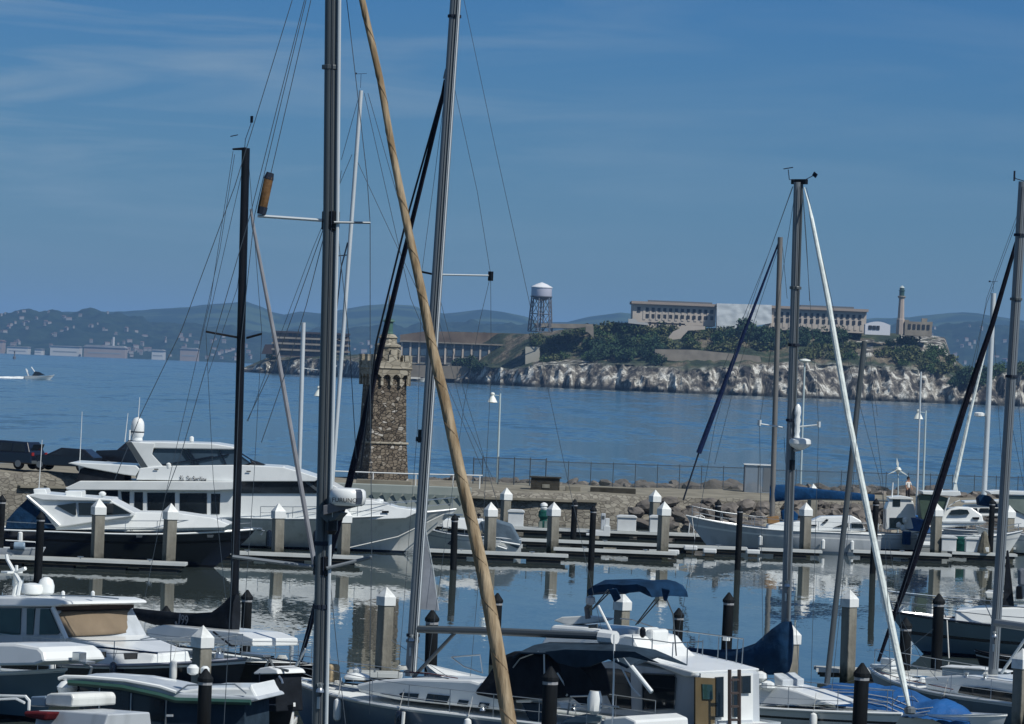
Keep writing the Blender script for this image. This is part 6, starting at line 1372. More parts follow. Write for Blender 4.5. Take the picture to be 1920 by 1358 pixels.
c = f.p(1128, 1194, 0); f.part(MB().tube([c, c + Vector((-.45, 0, .0))], .2, 10, .18), 'boom_end_cover', white, smooth=True)
f.part(MB().tube([f.p(852, 1188, 0), f.p(775, 1270, 0)], .05, 7), 'vang', alud)
# dark grey furling sail patch and black jib hanging at the mast
f.part(MB().slab([f.a(795, 985, D), f.a(783, 1110, D), f.a(779, 1142, D), f.a(823, 1145, D + .6), f.a(813, 1090, D + .4)], .03), 'sail_tail', greys)
f.part(MB().tube([f.a(796, 985, D), f.a(812, 1070, D + .4), f.a(822, 1145, D + .6)], .02, 5), 'sail_tail_edge', alul)
jb = [(833, 150), (829, 185), (790, 345), (748, 515), (706, 690), (655, 905), (610, 1070), (563, 1240)]
f.part(MB().tube([f.a(x, y, 107.9 + 2.6 * i / 7) for i, (x, y) in enumerate(jb)], .06, 8, rs=[.02, .055, .06, .07, .08, .095, .09, .06]), 'furled_jib', mat('furled_black', (.010, .011, .02), .8, var=.3, scale=3, bump=.5), smooth=True)
f.part(MB().tube([f.a(833, 148, D), f.a(837, 130, D)], .04, 6), 'furler_swivel', alu)
f.part(MB().tube([f.a(x, y, D + .5) for x, y in ((828, 178), (760, 420), (706, 640), (676, 880))], .03, 5), 'second_stay', black)
f.part(MB().tube([f.a(815, 515, D), f.a(920, 517, D)], .028, 6), 'spreader', alul); f.part(MB().tube([f.a(815, 515, D), f.a(791, 510, D + .3)], .03, 6), 'spreader', black)
f.part(MB().box(f.a(920, 518, D), (.1, .1, .25)), 'spreader_tip', black)
rig(f, [[(870, 0), (925, 260), (990, 555), (1060, 880), (1130, 1190)], [(852, 165), (895, 360), (920, 515), (921, 700), (905, 1000), (880, 1290)], [(919, 520), (900, 600), (870, 760), (800, 1268)], [(836, 160), (815, 330), (791, 510), (783, 800), (745, 1290)], [(815, 520), (860, 700), (905, 850), (940, 970)], [(812, 560), (870, 780), (925, 900)], [(708, 1260), (709, 1310)], [(733, 1200), (868, 1287)]], D, r=.0085)
q = MB(); q.box(f.a(789, 818, D), (.12, .1, .35)); q.box(f.a(787, 824, D), (.2, .1, .12)); f.part(q, 'steaming_light', black)
P(f, [(883, 1302), (905, 1268), (925, 1232), (948, 1222), (985, 1220), (1012, 1228), (1030, 1260), (1035, 1310), (940, 1314)], 1.25, 'dodger', blackc, .18, .12)
q = MB(); q.tube([f.p(a, b, 1.1) for a, b in ((962, 1252), (975, 1235), (1010, 1222))], .018, 5); f.part(q, 'dodger_frame', steel)
bi = MB(); rows_ = []
for i, (px_, py_) in enumerate(((1018, 1224), (1030, 1215), (1090, 1216), (1150, 1218), (1200, 1226), (1232, 1242))):
    c = f.p(px_, py_, .0); rows_.append([(c.x, y, c.z + .15 - .16 * abs(y) ** 2 + dz) for y, dz in ((1.2, 0), (.6, 0), (0, 0), (-.6, 0), (-1.2, 0), (-1.2, -.04), (0, -.04), (1.2, -.04))])
f.part(bi.loft(rows_), 'bimini', slatec, bevel=.0)
f.part(MB().loft([[f.p(1030, 1222, 1.22), f.p(1030, 1226, 1.3)], [f.p(1070, 1240, 1.22), f.p(1070, 1244, 1.3)], [f.p(1100, 1250, 1.22), f.p(1100, 1252, 1.3)], [f.p(1140, 1236, 1.22), f.p(1140, 1240, 1.3)], [f.p(1180, 1228, 1.22), f.p(1180, 1232, 1.3)], [f.p(1210, 1234, 1.22), f.p(1210, 1236, 1.3)]], cap=False, closed=False), 'bimini_valance', slatec) if False else None
P(f, [(1022, 1222), (1060, 1218), (1190, 1222), (1235, 1244), (1180, 1232), (1140, 1236), (1105, 1250), (1080, 1252), (1045, 1243)], 1.22, 'bimini_side', slatec, 0, .0, w2=1.16)
P(f, [(1048, 1244), (1085, 1252), (1100, 1262), (1118, 1295), (1125, 1322), (1090, 1322), (1062, 1300)], 1.2, 'aft_curtain', blackc, 0, .0, w2=1.14)
for pp in (((1020, 1226), (1022, 1330)), ((1045, 1262), (1070, 1302)), ((1085, 1265), (1062, 1305)), ((1085, 1265), (1092, 1308)), ((1155, 1232), (1185, 1290), (1200, 1305)), ((1167, 1232), (1222, 1298))): f.part(MB().tube([f.p(a, b, 1.15) for a, b in pp], .022, 5), 'bimini_pole', alul)
TB(f, [(1184, 1250), (1222, 1298)], .06, 'outboard_shaft_tube', white, 1.1)
TB(f, [(1152, 1190), (1151, 1260), (1148, 1370)], .025, 'flag_staff', white, 1.2)
P(f, [(966, 1292), (994, 1290), (995, 1318), (967, 1318)], 1.0, 'cockpit_coaming', white, 0, .03)
P(f, [(1130, 1346), (1170, 1343), (1190, 1352), (1190, 1380), (1128, 1380)], 1.1, 'helm_seat', white, .1, .05)
q = MB(); q.tube([f.p(a, b, 1.2) for a, b in ((1064, 1340), (1070, 1306), (1110, 1305), (1125, 1320), (1160, 1326))], .025, 6); q.tube([f.p(a, b, 1.2) for a, b in ((1070, 1326), (1142, 1328))], .025, 6); f.part(q, 'stern_rail', steel, smooth=True)
f.part(MB().lathe(f.p(1115, 1318, 1.25), [(.08, -.3), (.18, -.2), (.2, .1), (.14, .3)], 10), 'fender', white, smooth=True)
f.part(MB().loft([[f.p(978, 1318, 1.0), f.p(1016, 1320, 1.0), f.p(1016, 1352, 1.0), f.p(992, 1350, 1.0)], [f.p(982, 1317, .4), f.p(1016, 1319, .4), f.p(1016, 1350, .4), f.p(996, 1348, .4)]]), 'cockpit_window', slatec, bevel=.02)
f.part(MB().loft([[f.p(1050, 1358, .9), f.p(1062, 1346, .9), f.p(1100, 1338, .9), f.p(1130, 1342, .9), f.p(1125, 1356, .9)], [f.p(1050, 1368, -.4), f.p(1062, 1356, -.4), f.p(1100, 1348, -.4), f.p(1130, 1352, -.4), f.p(1125, 1366, -.4)]]), 'dinghy_cover', tealg, bevel=.05)
rails(f, .0, .97, .62, steel, 1.3, .011)
q = MB(); q.tube([f.p(848, 1232, -1.0), f.p(900, 1228, -1.0), f.p(905, 1262, -1.0), f.p(870, 1250, -1.0), f.p(846, 1232, -1.0)], .02, 5); f.part(q, 'far_rail_hoop', steel, smooth=True)
c = f.p(670, 1264, 0); f.part(MB().lathe(c, [(.35, -.14), (.36, -.08), (.3, -.02), (.1, .04), (.12, .12), (.04, .18)], 12), 'deck_vent', white, smooth=True)
q = MB(); c = f.p(566, 1277, 0); q.box((c.x + .1, 0, c.z), (1.0, .4, .1)); q.tube([(c.x + .1, .12, c.z + .1), (c.x + .55, .12, c.z + .1)], .06, 6); q.tube([(c.x - .2, .1, c.z + .9), (c.x + .35, .1, c.z + .1)], .045, 5); f.part(q, 'anchor', white, bevel=.02)
q = MB(); q.box(f.p(617, 1262, 0), (.5, .4, .5)); f.part(q, 'rope_basket', mat('straw_basket', (.34, .27, .17), .9, var=.3, scale=12), bevel=.08)
f.part(MB().tube([f.p(775, 1270, 0), f.p(812, 1268, .3), f.p(840, 1276, .5)], .02, 5), 'grab_rail', steel)
for (a, b) in ((820, 1276), (868, 1288)): f.part(MB().box(f.p(a, b, .5), (.7, .5, .05)), 'deck_hatch', glass, bevel=.01)
f.part(MB().tube([f.p(597, 1300, 1.0), f.p(585, 1358, 1.2)], .02, 4), 'mooring_line', wired)
TB(f, [(757, 1335), (754, 1375)], .05, 'fender_line', white, 1.9)

# --- flybridge cruiser at centre right
h = R(139); L = 11.4
f = Frame('flybridge_cruiser', place((6.5 - 8.6, 105.8 + 7.48), h, L), h, 'white flybridge cruiser with a folded blue bimini and tan door', 'cruiser')
hull(f, L, 3.2, 1.0, 1.05, 1.7, [greyw, greyw, navy, black], white, rake=1.4, sw=.92, p=2.8)
w_ = 1.3
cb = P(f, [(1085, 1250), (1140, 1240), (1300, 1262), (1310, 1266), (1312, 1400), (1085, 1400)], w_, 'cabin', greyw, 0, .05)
for wn in [[(1134, 1253), (1160, 1254), (1182, 1262), (1184, 1330), (1150, 1330), (1137, 1300)], [(1205, 1264), (1264, 1267), (1267, 1272), (1263, 1328), (1206, 1330)]]: WN(f, wn, w_, cb, glass, t=.05)
q = MB(); q.tube([f.p(a, b, w_ + .03) for a, b in ((1204, 1263), (1265, 1266), (1268, 1272), (1264, 1329), (1205, 1331), (1204, 1263))], .02, 5); f.part(q, 'window_trim', alud, cb)
# aft face with the tan door
xa = f.p(1312, 1300, w_).x
def aft(pts, name, m, dx=.03, par=None):  # pts in px on the plane of the aft bulkhead
    o = f.l(CAM); out = []
    for a, b in pts:
        d = f.Mi @ ray(a, b); t_ = (xa - dx - o.x) / d.x; out.append(o + d * t_)
    return f.part(MB().loft([out, [v + Vector((.05, 0, 0)) for v in out]]), name, m, par)
bk_ = aft([(1314, 1263), (1412, 1262), (1412, 1400), (1314, 1400)], 'aft_bulkhead', white)
dr = aft([(1304, 1270), (1341, 1272), (1341, 1400), (1304, 1400)], 'door', mat('door_tan', (.105, .08, .04), .5, var=.1), .10)
aft([(1317, 1283), (1336, 1284), (1337, 1312), (1318, 1311)], 'door_window', glassg, .14, dr)
aft([(1343, 1270), (1357, 1269), (1357, 1345), (1343, 1345)], 'aft_window', glass, .10, bk_)
aft([(1376, 1268), (1384, 1268), (1384, 1345), (1376, 1345)], 'aft_window', glass, .10, bk_)
aft([(1392, 1268), (1408, 1267), (1408, 1300), (1392, 1300)], 'aft_window', glass, .10, bk_)
aft([(1343, 1352), (1411, 1350), (1411, 1400), (1343, 1400)], 'cockpit_locker', greyw, .35, bk_)
q = MB(); o = f.l(CAM)
for a in (1368, 1386):
    pp = []
    for b in (1256, 1400):
        d = f.Mi @ ray(a, b); t_ = (xa - .7 - o.x) / d.x; pp.append(o + d * t_)
    q.tube(pp, .05, 6)
for b in range(1275, 1400, 25):
    pp = []
    for a in (1368, 1386):
        d = f.Mi @ ray(a, b); t_ = (xa - .7 - o.x) / d.x; pp.append(o + d * t_)
    q.tube(pp, .035, 5)
f.part(q, 'ladder', mat('ladder_brown', (.05, .038, .035), .6))
# upper deck and flybridge
P(f, [(1120, 1222), (1180, 1232), (1235, 1250), (1283, 1269), (1296, 1269), (1300, 1260), (1250, 1246), (1190, 1232), (1150, 1222)], 1.42, 'upper_deck', white, 0, .05)
fly = P(f, [(1005, 1222), (1030, 1172), (1090, 1176), (1120, 1180), (1135, 1196), (1165, 1190), (1182, 1194), (1196, 1216), (1222, 1240), (1160, 1232)], 1.05, 'flybridge', white, .12, .08)
P(f, [(1036, 1164), (1050, 1157), (1092, 1155), (1132, 1160), (1110, 1168), (1060, 1172)], .3, 'flybridge_windscreen', cream, .3, .03, fly)
WN(f, [(1120, 1170), (1104, 1172), (1104, 1178), (1120, 1178)], 1.3, fly, alud, 'vent')
for (a, b) in ((1205, 1186),): f.part(MB().lathe(f.p(a, b, 1.35), [(.03, -.14), (.08, -.08), (.08, .08), (.03, .14)], 8), 'deck_light', black)
q = MB(); 
for (a, b) in ((1198, 1196), (1216, 1194), (1232, 1197)): q.box(f.p(a, b, 0), (.28, .7, .5))
f.part(q, 'seat', white, fly, bevel=.08)
f.part(MB().tube([f.p(1103, 1160, .6), f.p(1100, 1140, .6), f.p(1108, 1130, .6)], .08, 7, .06), 'radar_post', mat('post_grey_brown', (.10, .09, .09), .6))
f.part(MB().lathe(f.p(1107, 1128, .6), [(.05, -.1), (.13, -.05), (.13, .1), (.04, .16)], 10), 'masthead_light', greyw)
# raised bimini, folded
bmn = MB(); rows_ = []
for (px_, py_, s_) in ((1138, 1108, .09), (1150, 1099, .15), (1180, 1096, .13), (1205, 1100, .16), (1232, 1099, .14), (1248, 1103, .17), (1256, 1112, .10)):
    c = f.p(px_, py_, 0); rows_.append([(c.x + .05 * math.sin(k * 2), y, c.z + dz * s_ * 1.1 + .05 * noise.noise(Vector((px_ * .1, y * 3, 1)))) for k, (y, dz) in enumerate(((.75, -1), (.8, .2), (.4, 1), (-.4, 1), (-.8, .2), (-.75, -1), (0, -.8)))])
f.part(bmn.loft(rows_), 'bimini', navyc, smooth=True, split=60)
f.part(MB().loft([[f.p(1141, 1105, 1.2), f.p(1156, 1103, 1.2), f.p(1165, 1122, 1.2), f.p(1152, 1130, 1.2)], [f.p(1141, 1105, 1.0), f.p(1156, 1103, 1.0), f.p(1165, 1122, 1.0), f.p(1152, 1130, 1.0)]]), 'bimini_flap', navyc, bevel=.03)
f.part(MB().loft([[f.p(1240, 1102, 1.2), f.p(1257, 1106, 1.2), f.p(1250, 1128, 1.2), f.p(1244, 1126, 1.2)], [f.p(1240, 1102, .9), f.p(1257, 1106, .9), f.p(1250, 1128, .9), f.p(1244, 1126, .9)]]), 'bimini_flap', navyc, bevel=.03)
for pp in (((1140, 1106), (1108, 1146)), ((1150, 1104), (1112, 1142)), ((1236, 1124), (1196, 1170)), ((1228, 1124), (1192, 1172)), ((1250, 1124), (1262, 1152), (1268, 1230))): f.part(MB().tube([f.p(a, b, 1.1) for a, b in pp], .02, 5), 'bimini_pole', alud)
TB(f, [(1122, 1136), (1146, 1184), (1152, 1196)], .035, 'whip_antenna', white, 1.35)
q = MB(); rp = [(1163, 1160), (1185, 1162), (1230, 1178), (1300, 1186), (1394, 1198)]; q.tube([f.p(a, b, -1.3) for a, b in rp], .018, 5)
q.tube([f.p(a, b, 1.3) for a, b in ((1170, 1196), (1222, 1200), (1262, 1206), (1318, 1203))], .015, 5)
for (a0, b0, a1, b1) in ((1186, 1190, 1186, 1226), (1223, 1197, 1222, 1234), (1262, 1204, 1260, 1240), (1289, 1204, 1288, 1248), (1311, 1190, 1306, 1236), (1318, 1200, 1316, 1250), (1348, 1194, 1345, 1246), (1362, 1198, 1362, 1250), (1384, 1196, 1380, 1246), (1394, 1198, 1391, 1246)): q.tube([f.p(a0, b0, 1.3 if a0 < 1300 else -1.3), f.p(a1, b1, 1.3 if a0 < 1300 else -1.3)], .016, 5)
f.part(q, 'flybridge_rail', steel)
f.part(MB().box(f.p(1362, 1198, -1.3), (.14, .14, .1)), 'rail_light', white)

# --- blue covered sailboat, white foredeck to the right
h = R(-41); L = 11.6
f = Frame('sailboat', place((11.0, 110.5), h, L), h, 'sailboat with navy mainsail cover and white furled jib at lower right', 'sailboat')
hull(f, L, 2.9, .9, .9, 1.05, [white, navy, navy, black], white, rake=1.3, sw=.8, railmat=white)
D = 113.4
mast(f, (1497, 342), (1470, 1290), D, .125, alu, ell=1.25)
q = MB(); q.tube([f.a(1504, 345, D - .1), f.a(1477, 1180, D - .1)], .035, 6); q.build('sail_track', alud, f.root, smooth=True)
f.part(MB().box(f.a(1499, 341, D), (.5, .12, .14)), 'masthead_plate', black)
q = MB(); q.tube([f.a(1490, 338, D), f.a(1480, 337, D), f.a(1478, 318, D)], .012, 4); q.tube([f.a(1469, 317, D), f.a(1487, 314, D)], .014, 4); q.tube([f.a(1508, 338, D), f.a(1524, 330, D)], .012, 4); q.box(f.a(1528, 328, D), (.14, .03, .12), ry=.6); f.part(q, 'wind_vane', wired)
jb = [(1508, 352), (1517, 385), (1522, 410), (1552, 560), (1590, 780), (1630, 975), (1662, 1130), (1690, 1262), (1704, 1325)]
f.part(MB().tube([f.a(x, y, D - 2.9 * i / 8) for i, (x, y) in enumerate(jb)], .06, 9, rs=[.015, .03, .055, .075, .085, .09, .1, .1, .05]), 'furled_jib', whites, smooth=True)
f.part(MB().lathe(f.a(1706, 1332, 110.6), [(.12, -.1), (.16, -.06), (.16, .06), (.1, .1)], 12), 'furler_drum', alu)
f.part(MB().loft([sect(f, 1482, 1163, 1262, .2, 10), sect(f, 1470, 1163, 1268, .26, 10), sect(f, 1450, 1178, 1268, .3, 10), sect(f, 1420, 1205, 1262, .3, 10), sect(f, 1390, 1216, 1250, .26, 10), sect(f, 1340, 1218, 1240, .22, 10), sect(f, 1290, 1214, 1232, .2, 10), sect(f, 1250, 1208, 1224, .16, 10)]), 'mainsail_cover', navyc, smooth=True, split=80)
P(f, [(1392, 1296), (1410, 1288), (1450, 1286), (1490, 1296), (1530, 1310), (1560, 1322), (1400, 1326)], .8, 'cabin', white, .2, .05)
P(f, [(1450, 1262), (1462, 1272), (1468, 1275), (1466, 1306), (1454, 1304)], .5, 'mast_step_cover', greyw, 0, .03)
for (a, b, dx) in ((1418, 1282, .5), (1440, 1286, .45), (1425, 1268, .5)): f.part(MB().lathe(f.p(a, b, -.8), [(.1, -.14), (.2, -.05), (.18, .08), (.06, .14)], 9), 'fender', white, smooth=True)
for wn in [[(1392, 1319), (1402, 1319), (1402, 1327), (1392, 1327)], [(1427, 1324), (1446, 1324), (1446, 1331), (1429, 1332)]]: WN(f, wn, 1.0, None, glass, 'deck_port', t=.4)
f.part(MB().box(f.p(1460, 1312, 0), (.7, .5, .05)), 'deck_hatch', glass, bevel=.01); f.part(MB().box(f.p(1535, 1322, .4), (1.6, .4, .04)), 'deck_hatch', black, bevel=.01)
rails(f, .0, .975, .62, steel, 1.4, .012)
for L_2, nm in (([(1425, 795), (1470, 802)], 'spreader'), ([(1490, 801), (1535, 797)], 'spreader')): f.part(MB().tube([f.a(x, y, D) for x, y in L_2], .025, 6), nm, alul)
for a, b in ((1424, 793), (1535, 796)): f.part(MB().box(f.a(a, b, D), (.08, .08, .16)), 'spreader_tip', alul)
c = f.a(1500, 832, D - .3); f.part(MB().loft([[(c.x + math.cos(k * .5236) * r_, c.y + math.sin(k * .5236) * r_, c.z + z) for k in range(12)] for r_, z in [(.1, -.17), (.26, -.08), (.31, 0), (.3, .1), (.25, .14), (.1, .16)]]), 'radar_dome', white, smooth=True)
f.part(MB().tube([f.a(1486, 845, D), f.a(1500, 842, D - .3)], .06, 6), 'radar_bracket', greyw)
c = f.a(1495, 792, D - .15); f.part(MB().lathe((c.x, c.y, c.z - .45), [(.07, 0), (.09, .03), (.07, .12), (.09, .22), (.07, .36), (.1, .5), (.075, .6), (.1, .72), (.085, .88), (.03, .96)], 10), 'radar_reflector', white, smooth=True)
f.part(MB().box(f.a(1484, 872, D - .1), (.14, .14, .28)), 'steaming_light', black)
rig(f, [[(1487, 350), (1440, 480), (1385, 640), (1340, 800), (1270, 1200)], [(1492, 352), (1424, 795), (1432, 1290)], [(1505, 350), (1512, 450), (1518, 565)], [(1512, 352), (1562, 575), (1650, 900), (1712, 1325)], [(1504, 352), (1535, 797), (1520, 1300)], [(1470, 820), (1500, 1292)]], D, r=.0085)
# bow pulpit of the next boats
# --- blue tarpaulin boat
h = R(-41); L = 7.4
f = Frame('tarpaulin_boat', Vector((8.55, 117.4, 0)), h, 'small boat hidden under a bright blue tarpaulin with a thin grey mast', 'sailboat')
hull(f, L, 2.5, .8, .8, 1.0, [white, white, navy, black], white, rake=.8, sw=.9)
secs = []
for (px_, pt_, hw) in ((1532, 1292, .75), (1562, 1280, 1.0), (1640, 1283, 1.2), (1700, 1292, 1.25), (1745, 1312, 1.1), (1775, 1310, 1.1), (1800, 1324, 1.0), (1835, 1350, .6)):
    c = f.p(px_, pt_, 0); secs.append([(c.x, -hw, .72), (c.x, -hw * .85, c.z - .45 + .06 * math.sin(px_)), (c.x, -hw * .4, c.z - .12), (c.x, 0, c.z), (c.x, hw * .4, c.z - .12), (c.x, hw * .85, c.z - .45), (c.x, hw, .72)])
fine = []
for A_, B_ in zip(secs, secs[1:]):
    for k in range(5): fine.append([Vector(a).lerp(Vector(b), k / 5) + Vector((0, 0, .07 * noise.noise(Vector((a[0] * 3 + k, a[1] * 3, 2))))) for a, b in zip(A_, B_)])
fine.append([Vector(a) for a in secs[-1]])
f.part(MB().loft(fine), 'tarpaulin', tarp, smooth=True, split=70)
q = MB()
for off in (-.55, -.3, 0): q.tube([Vector(s[1]).lerp(Vector(s[2]), (off + .6)) + Vector((0, -.02, .03)) for s in secs[:6]], .012, 4)
f.part(q, 'lashing', rope)
mast(f, (1621, 640), (1549, 1296), 116.6, .08, alud, ell=1.2)
rig(f, [[(1620, 645), (1655, 900), (1665, 1140), (1670, 1290)], [(1620, 645), (1600, 900), (1560, 1290)], [(1630, 660), (1645, 780)]], 107.5, r=.0085)
q = MB(); q.tube([f.p(1655, 1345, -.9), f.p(1684, 1306, -.9), f.p(1712, 1306, -.5), f.p(1735, 1330, -.2)], .02, 5); f.part(q, 'bow_hoop', steel, smooth=True)

# --- grey sailboat at lower right with the rightmost mast
h = R(125); L = 10.8
f = Frame('sailboat', place((11.3, 124), h, L), h, 'grey hulled sailboat with the rightmost tall mast and black furled jib', 'sailboat')
hull(f, L, 3.3, .95, 1.0, 1.32, [tealg, white, black, black], white, rake=1.2, sw=.85, railmat=white, stripe=(.9, .97))
D = 119.8
mast(f, (1919, 341), (1862, 1264), D, .135, alu, ell=1.2)
cab = P(f, [(1730, 1270), (1760, 1268), (1800, 1266), (1900, 1280), (1990, 1290), (1990, 1340), (1735, 1292)], 1.1, 'cabin', white, .08, .06)
WN(f, [(1802, 1287), (1850, 1290), (1902, 1300), (1901, 1317), (1850, 1309), (1796, 1299)], 1.1, cab, glass, t=.12)
WN(f, [(1912, 1310), (1960, 1318), (1960, 1330), (1910, 1322)], 1.1, cab, glass, t=.12)
jb = [(1912, 430), (1904, 460), (1860, 610), (1812, 750), (1760, 915), (1700, 1090), (1679, 1147), (1647, 1240)]
f.part(MB().tube([f.a(x, y, D + 4.0 * i / 7) for i, (x, y) in enumerate(jb)], .06, 8, rs=[.02, .06, .08, .10, .12, .11, .07, .05]), 'furled_jib', mat('furled_black', (.01, .011, .02)), smooth=True)
rig(f, [[(1914, 395), (1850, 570), (1810, 740), (1680, 1150)], [(1905, 700), (1930, 1000)], [(1890, 760), (1925, 940)], [(1750, 1180), (1650, 1258), (1560, 1290)], [(1690, 1160), (1730, 1240), (1770, 1290)]], D, r=.0095)
q = MB(); q.tube([f.a(1921, 340, D), f.a(1904, 335, D), f.a(1901, 326, D)], .014, 4); q.box(f.a(1902, 330, D), (.05, .03, .3)); f.part(q, 'wind_vane', wired)
rails(f, .0, .975, .62, steel, 1.6, .011)
f.part(MB().box(f.a(1887, 846, D), (.14, .14, .25)), 'steaming_light', black)
f.part(MB().tube([f.p(1868, 1168, 0), f.p(1925, 1176, 0), f.p(2000, 1186, 0)], .12, 8), 'boom', alu, smooth=True)
f.part(MB().tube([f.p(1935, 1180, 0), f.p(1878, 1262, 0)], .045, 6), 'vang', alul)
q = MB(); c = f.p(1664, 1252, 0); q.box((c.x + .1, 0, c.z + .02), (1.0, .4, .1)); q.box((c.x - .2, .1, c.z + .2), (.5, .3, .2)); q.tube([(c.x + .2, 0, c.z - .03), (c.x + .5, 0, c.z - .1)], .05, 5); f.part(q, 'anchor', white, bevel=.03)
f.part(MB().lathe(f.p(1730, 1276, .6), [(.06, -.08), (.14, -.04), (.12, .05), (.04, .1)], 10), 'deck_vent', white)

# --- teal sailboat at right with dark vertical cover
h = R(170); L = 11.5
f = Frame('sailboat', place((14.4, 151.6), h, L), h, 'teal grey sailboat with a dark stripe and pointed black cover at right', 'sailboat')
hull(f, L, 3.5, 1.2, 1.25, 1.55, [tealg, navy, navy, black], white, rake=2.0, sw=.85, railmat=navy, stripe=(.42, .52))
P(f, [(1790, 1146), (1830, 1141), (1990, 1138), (1990, 1176), (1790, 1168)], 1.2, 'cabin', white, .25, .06)
f.part(MB().loft([[f.p(1876, 1176, .9), f.p(1905, 1176, .9), f.p(1905, 1176, -.4), f.p(1876, 1176, -.4)], [f.p(1882, 1110, .5), f.p(1899, 1110, .5), f.p(1899, 1110, .0), f.p(1882, 1110, .0)], [f.p(1887, 1032, .3), f.p(1891, 1032, .3), f.p(1891, 1032, .2), f.p(1887, 1032, .2)]]), 'pointed_sail_cover', blackc, bevel=.03)
f.part(MB().tube([f.p(1889, 1040, .2), f.p(1889, 1180, .2)], .05, 6), 'cover_pole', alud)
rails(f, .3, .985, .75, navy if False else mat('rail_slate', (.07, .10, .14), .4, metal=.4), 1.9, .02, lean=.4)
P(f, [(1846, 1110), (1880, 1112), (1880, 1124), (1850, 1122)], .9, 'stern_seat', cream, 0, .04)
P(f, [(1905, 1100), (1916, 1098), (1918, 1124), (1905, 1124)], .8, 'black_locker', black, 0, .04)
q = MB(); c = f.p(1690, 1152, 0); q.box((c.x, 0, c.z), (.8, .3, .1)); q.tube([(c.x + .1, 0, c.z + .05), (c.x - .1, 0, c.z + .3)], .08, 6); f.part(q, 'bow_roller', steel, bevel=.02)
f.part(MB().tube([gun(f, .8, 1, 0, 1.02), gun(f, .78, 1, -1.3, 1.05) + Vector((0, 1.4, 0))], .025, 5), 'mooring_line', rope)
# moored stern at the far right
D = 143; f = Frame('moored_tender', (at(1995, 1000, D).x, D, 0), R(180), 'dark tender with an outboard cut by the right edge', 'tender')
hull(f, 3.0, 1.5, .6, .6, .8, [black, greyw, black, black], greyw, rake=.6, sw=.9); f.part(f.prism(MB(), [(1912, 1070), (1920, 1066), (1938, 1080), (1930, 1100), (1912, 1098)], .3), 'outboard_cowl', greys, bevel=.05)

# ---------------------------------------------------------------- small deck gear on the near boats
def winch(f, p): f.part(MB().lathe(p, [(.08, 0), (.07, .05), (.05, .08), (.06, .14), (.07, .16), (.03, .18)], 10), 'winch', steel, smooth=True)
def coil(f, p, m=None, r=.16):
    q = MB(); pts = [Vector(p) + Vector((math.cos(a * .55) * (r - .001 * a), math.sin(a * .55) * (r - .001 * a), .03 + .0016 * a)) for a in range(60)]; q.tube(pts, .014, 4); f.part(q, 'coiled_rope', m or rope)
def fend(f, t_, sg, m=None, dz=-.35):
    g = gun(f, t_, sg, dz, 1.04); o = f.part(MB().lathe(g, [(.03, .30), (.09, .26), (.11, .18), (.11, -.18), (.09, -.26), (.03, -.30)], 10), 'fender', m or white, smooth=True)
    f.part(MB().tube([g + Vector((0, 0, .3)), gun(f, t_, sg, .5, .95)], .01, 4), 'fender_line', rope, o)
byl = {}
for o in list(COL.objects):
    if o.parent is None and 'label' in o: byl[o['label']] = o
def fr_of(lbl, hp):
    o = byl[lbl]; f = Frame.__new__(Frame); f.o = Vector(o.location); f.h = o.rotation_euler[2]; f.root = o; f.Mi = Matrix.Rotation(-f.h, 3, 'Z'); f.Mf = Matrix.Rotation(f.h, 3, 'Z'); f.n = -1 if math.cos(f.h) > 0 else 1; f.hp = hp; return f
f = fr_of('white sailboat with black dodger and long bare boom at bottom centre', dict(L=11.9, B=3.6, fs=1.05, fm=1.08, fb=1.38, sw=.8, p=2.2))
for t_ in (.3, .5, .72): fend(f, t_, 1, navy if t_ == .5 else white)
for t_ in (.22, .30): winch(f, gun(f, t_, 1, .12, .72)); winch(f, gun(f, t_, -1, .12, .72))
coil(f, (9.6, .3, 1.32)); coil(f, (8.6, -.5, 1.3), wired); coil(f, (7.4, .2, 1.9))
f.part(MB().tube([(10.9, .35, 1.36), (9.6, .6, 1.36), (8.2, 1.0, 1.34), (5.2, 1.35, 1.30)], .012, 4), 'jackline', navyc)
f.part(MB().tube([(7.6, 0.1, 1.85), (6.4, .5, 1.9), (5.2, .8, 1.88)], .012, 4), 'halyard_tail', wired); f.part(MB().tube([(7.6, -.1, 1.85), (6.4, .2, 1.9), (5.2, .45, 1.88)], .012, 4), 'halyard_tail', red)
for x in (10.4, 9.2): f.part(MB().box((x, 0, 1.40), (.5, .5, .05)), 'deck_hatch', glass, bevel=.01)
for x in (11.2, 2.0): f.part(MB().tube([(x - .12, .3, 1.42 if x > 5 else 1.2), (x + .12, .3, 1.42 if x > 5 else 1.2)], .025, 5), 'cleat', steel)
f = fr_of('sailboat with navy mainsail cover and white furled jib at lower right', dict(L=11.6, B=2.9, fs=.9, fm=.9, fb=1.05, sw=.8, p=2.2))
for t_ in (.62, .8): fend(f, t_, -1)
coil(f, (9.4, -.3, 1.02)); coil(f, (8.0, .4, 1.0), wired); winch(f, (6.2, -.5, 1.3)); f.part(MB().tube([(10.9, -.2, 1.1), (9, -.7, 1.04), (6.6, -1.0, 1.0)], .012, 4), 'jackline', navyc)
f = fr_of('grey hulled sailboat with the rightmost tall mast and black furled jib', dict(L=10.8, B=3.3, fs=.95, fm=1.0, fb=1.32, sw=.85, p=2.2))
for t_ in (.5, .68): fend(f, t_, 1, navy)
coil(f, (8.8, .3, 1.22)); coil(f, (7.8, -.5, 1.2), wired); f.part(MB().box((8.2, 0, 1.24), (.55, .55, .05)), 'deck_hatch', glass, bevel=.01); f.part(MB().tube([(9.8, .4, 1.26), (8, .9, 1.2), (5.5, 1.25, 1.14)], .012, 4), 'jackline', red)
for x in (4.4, 5.2): winch(f, (x, 1.0, 1.5))
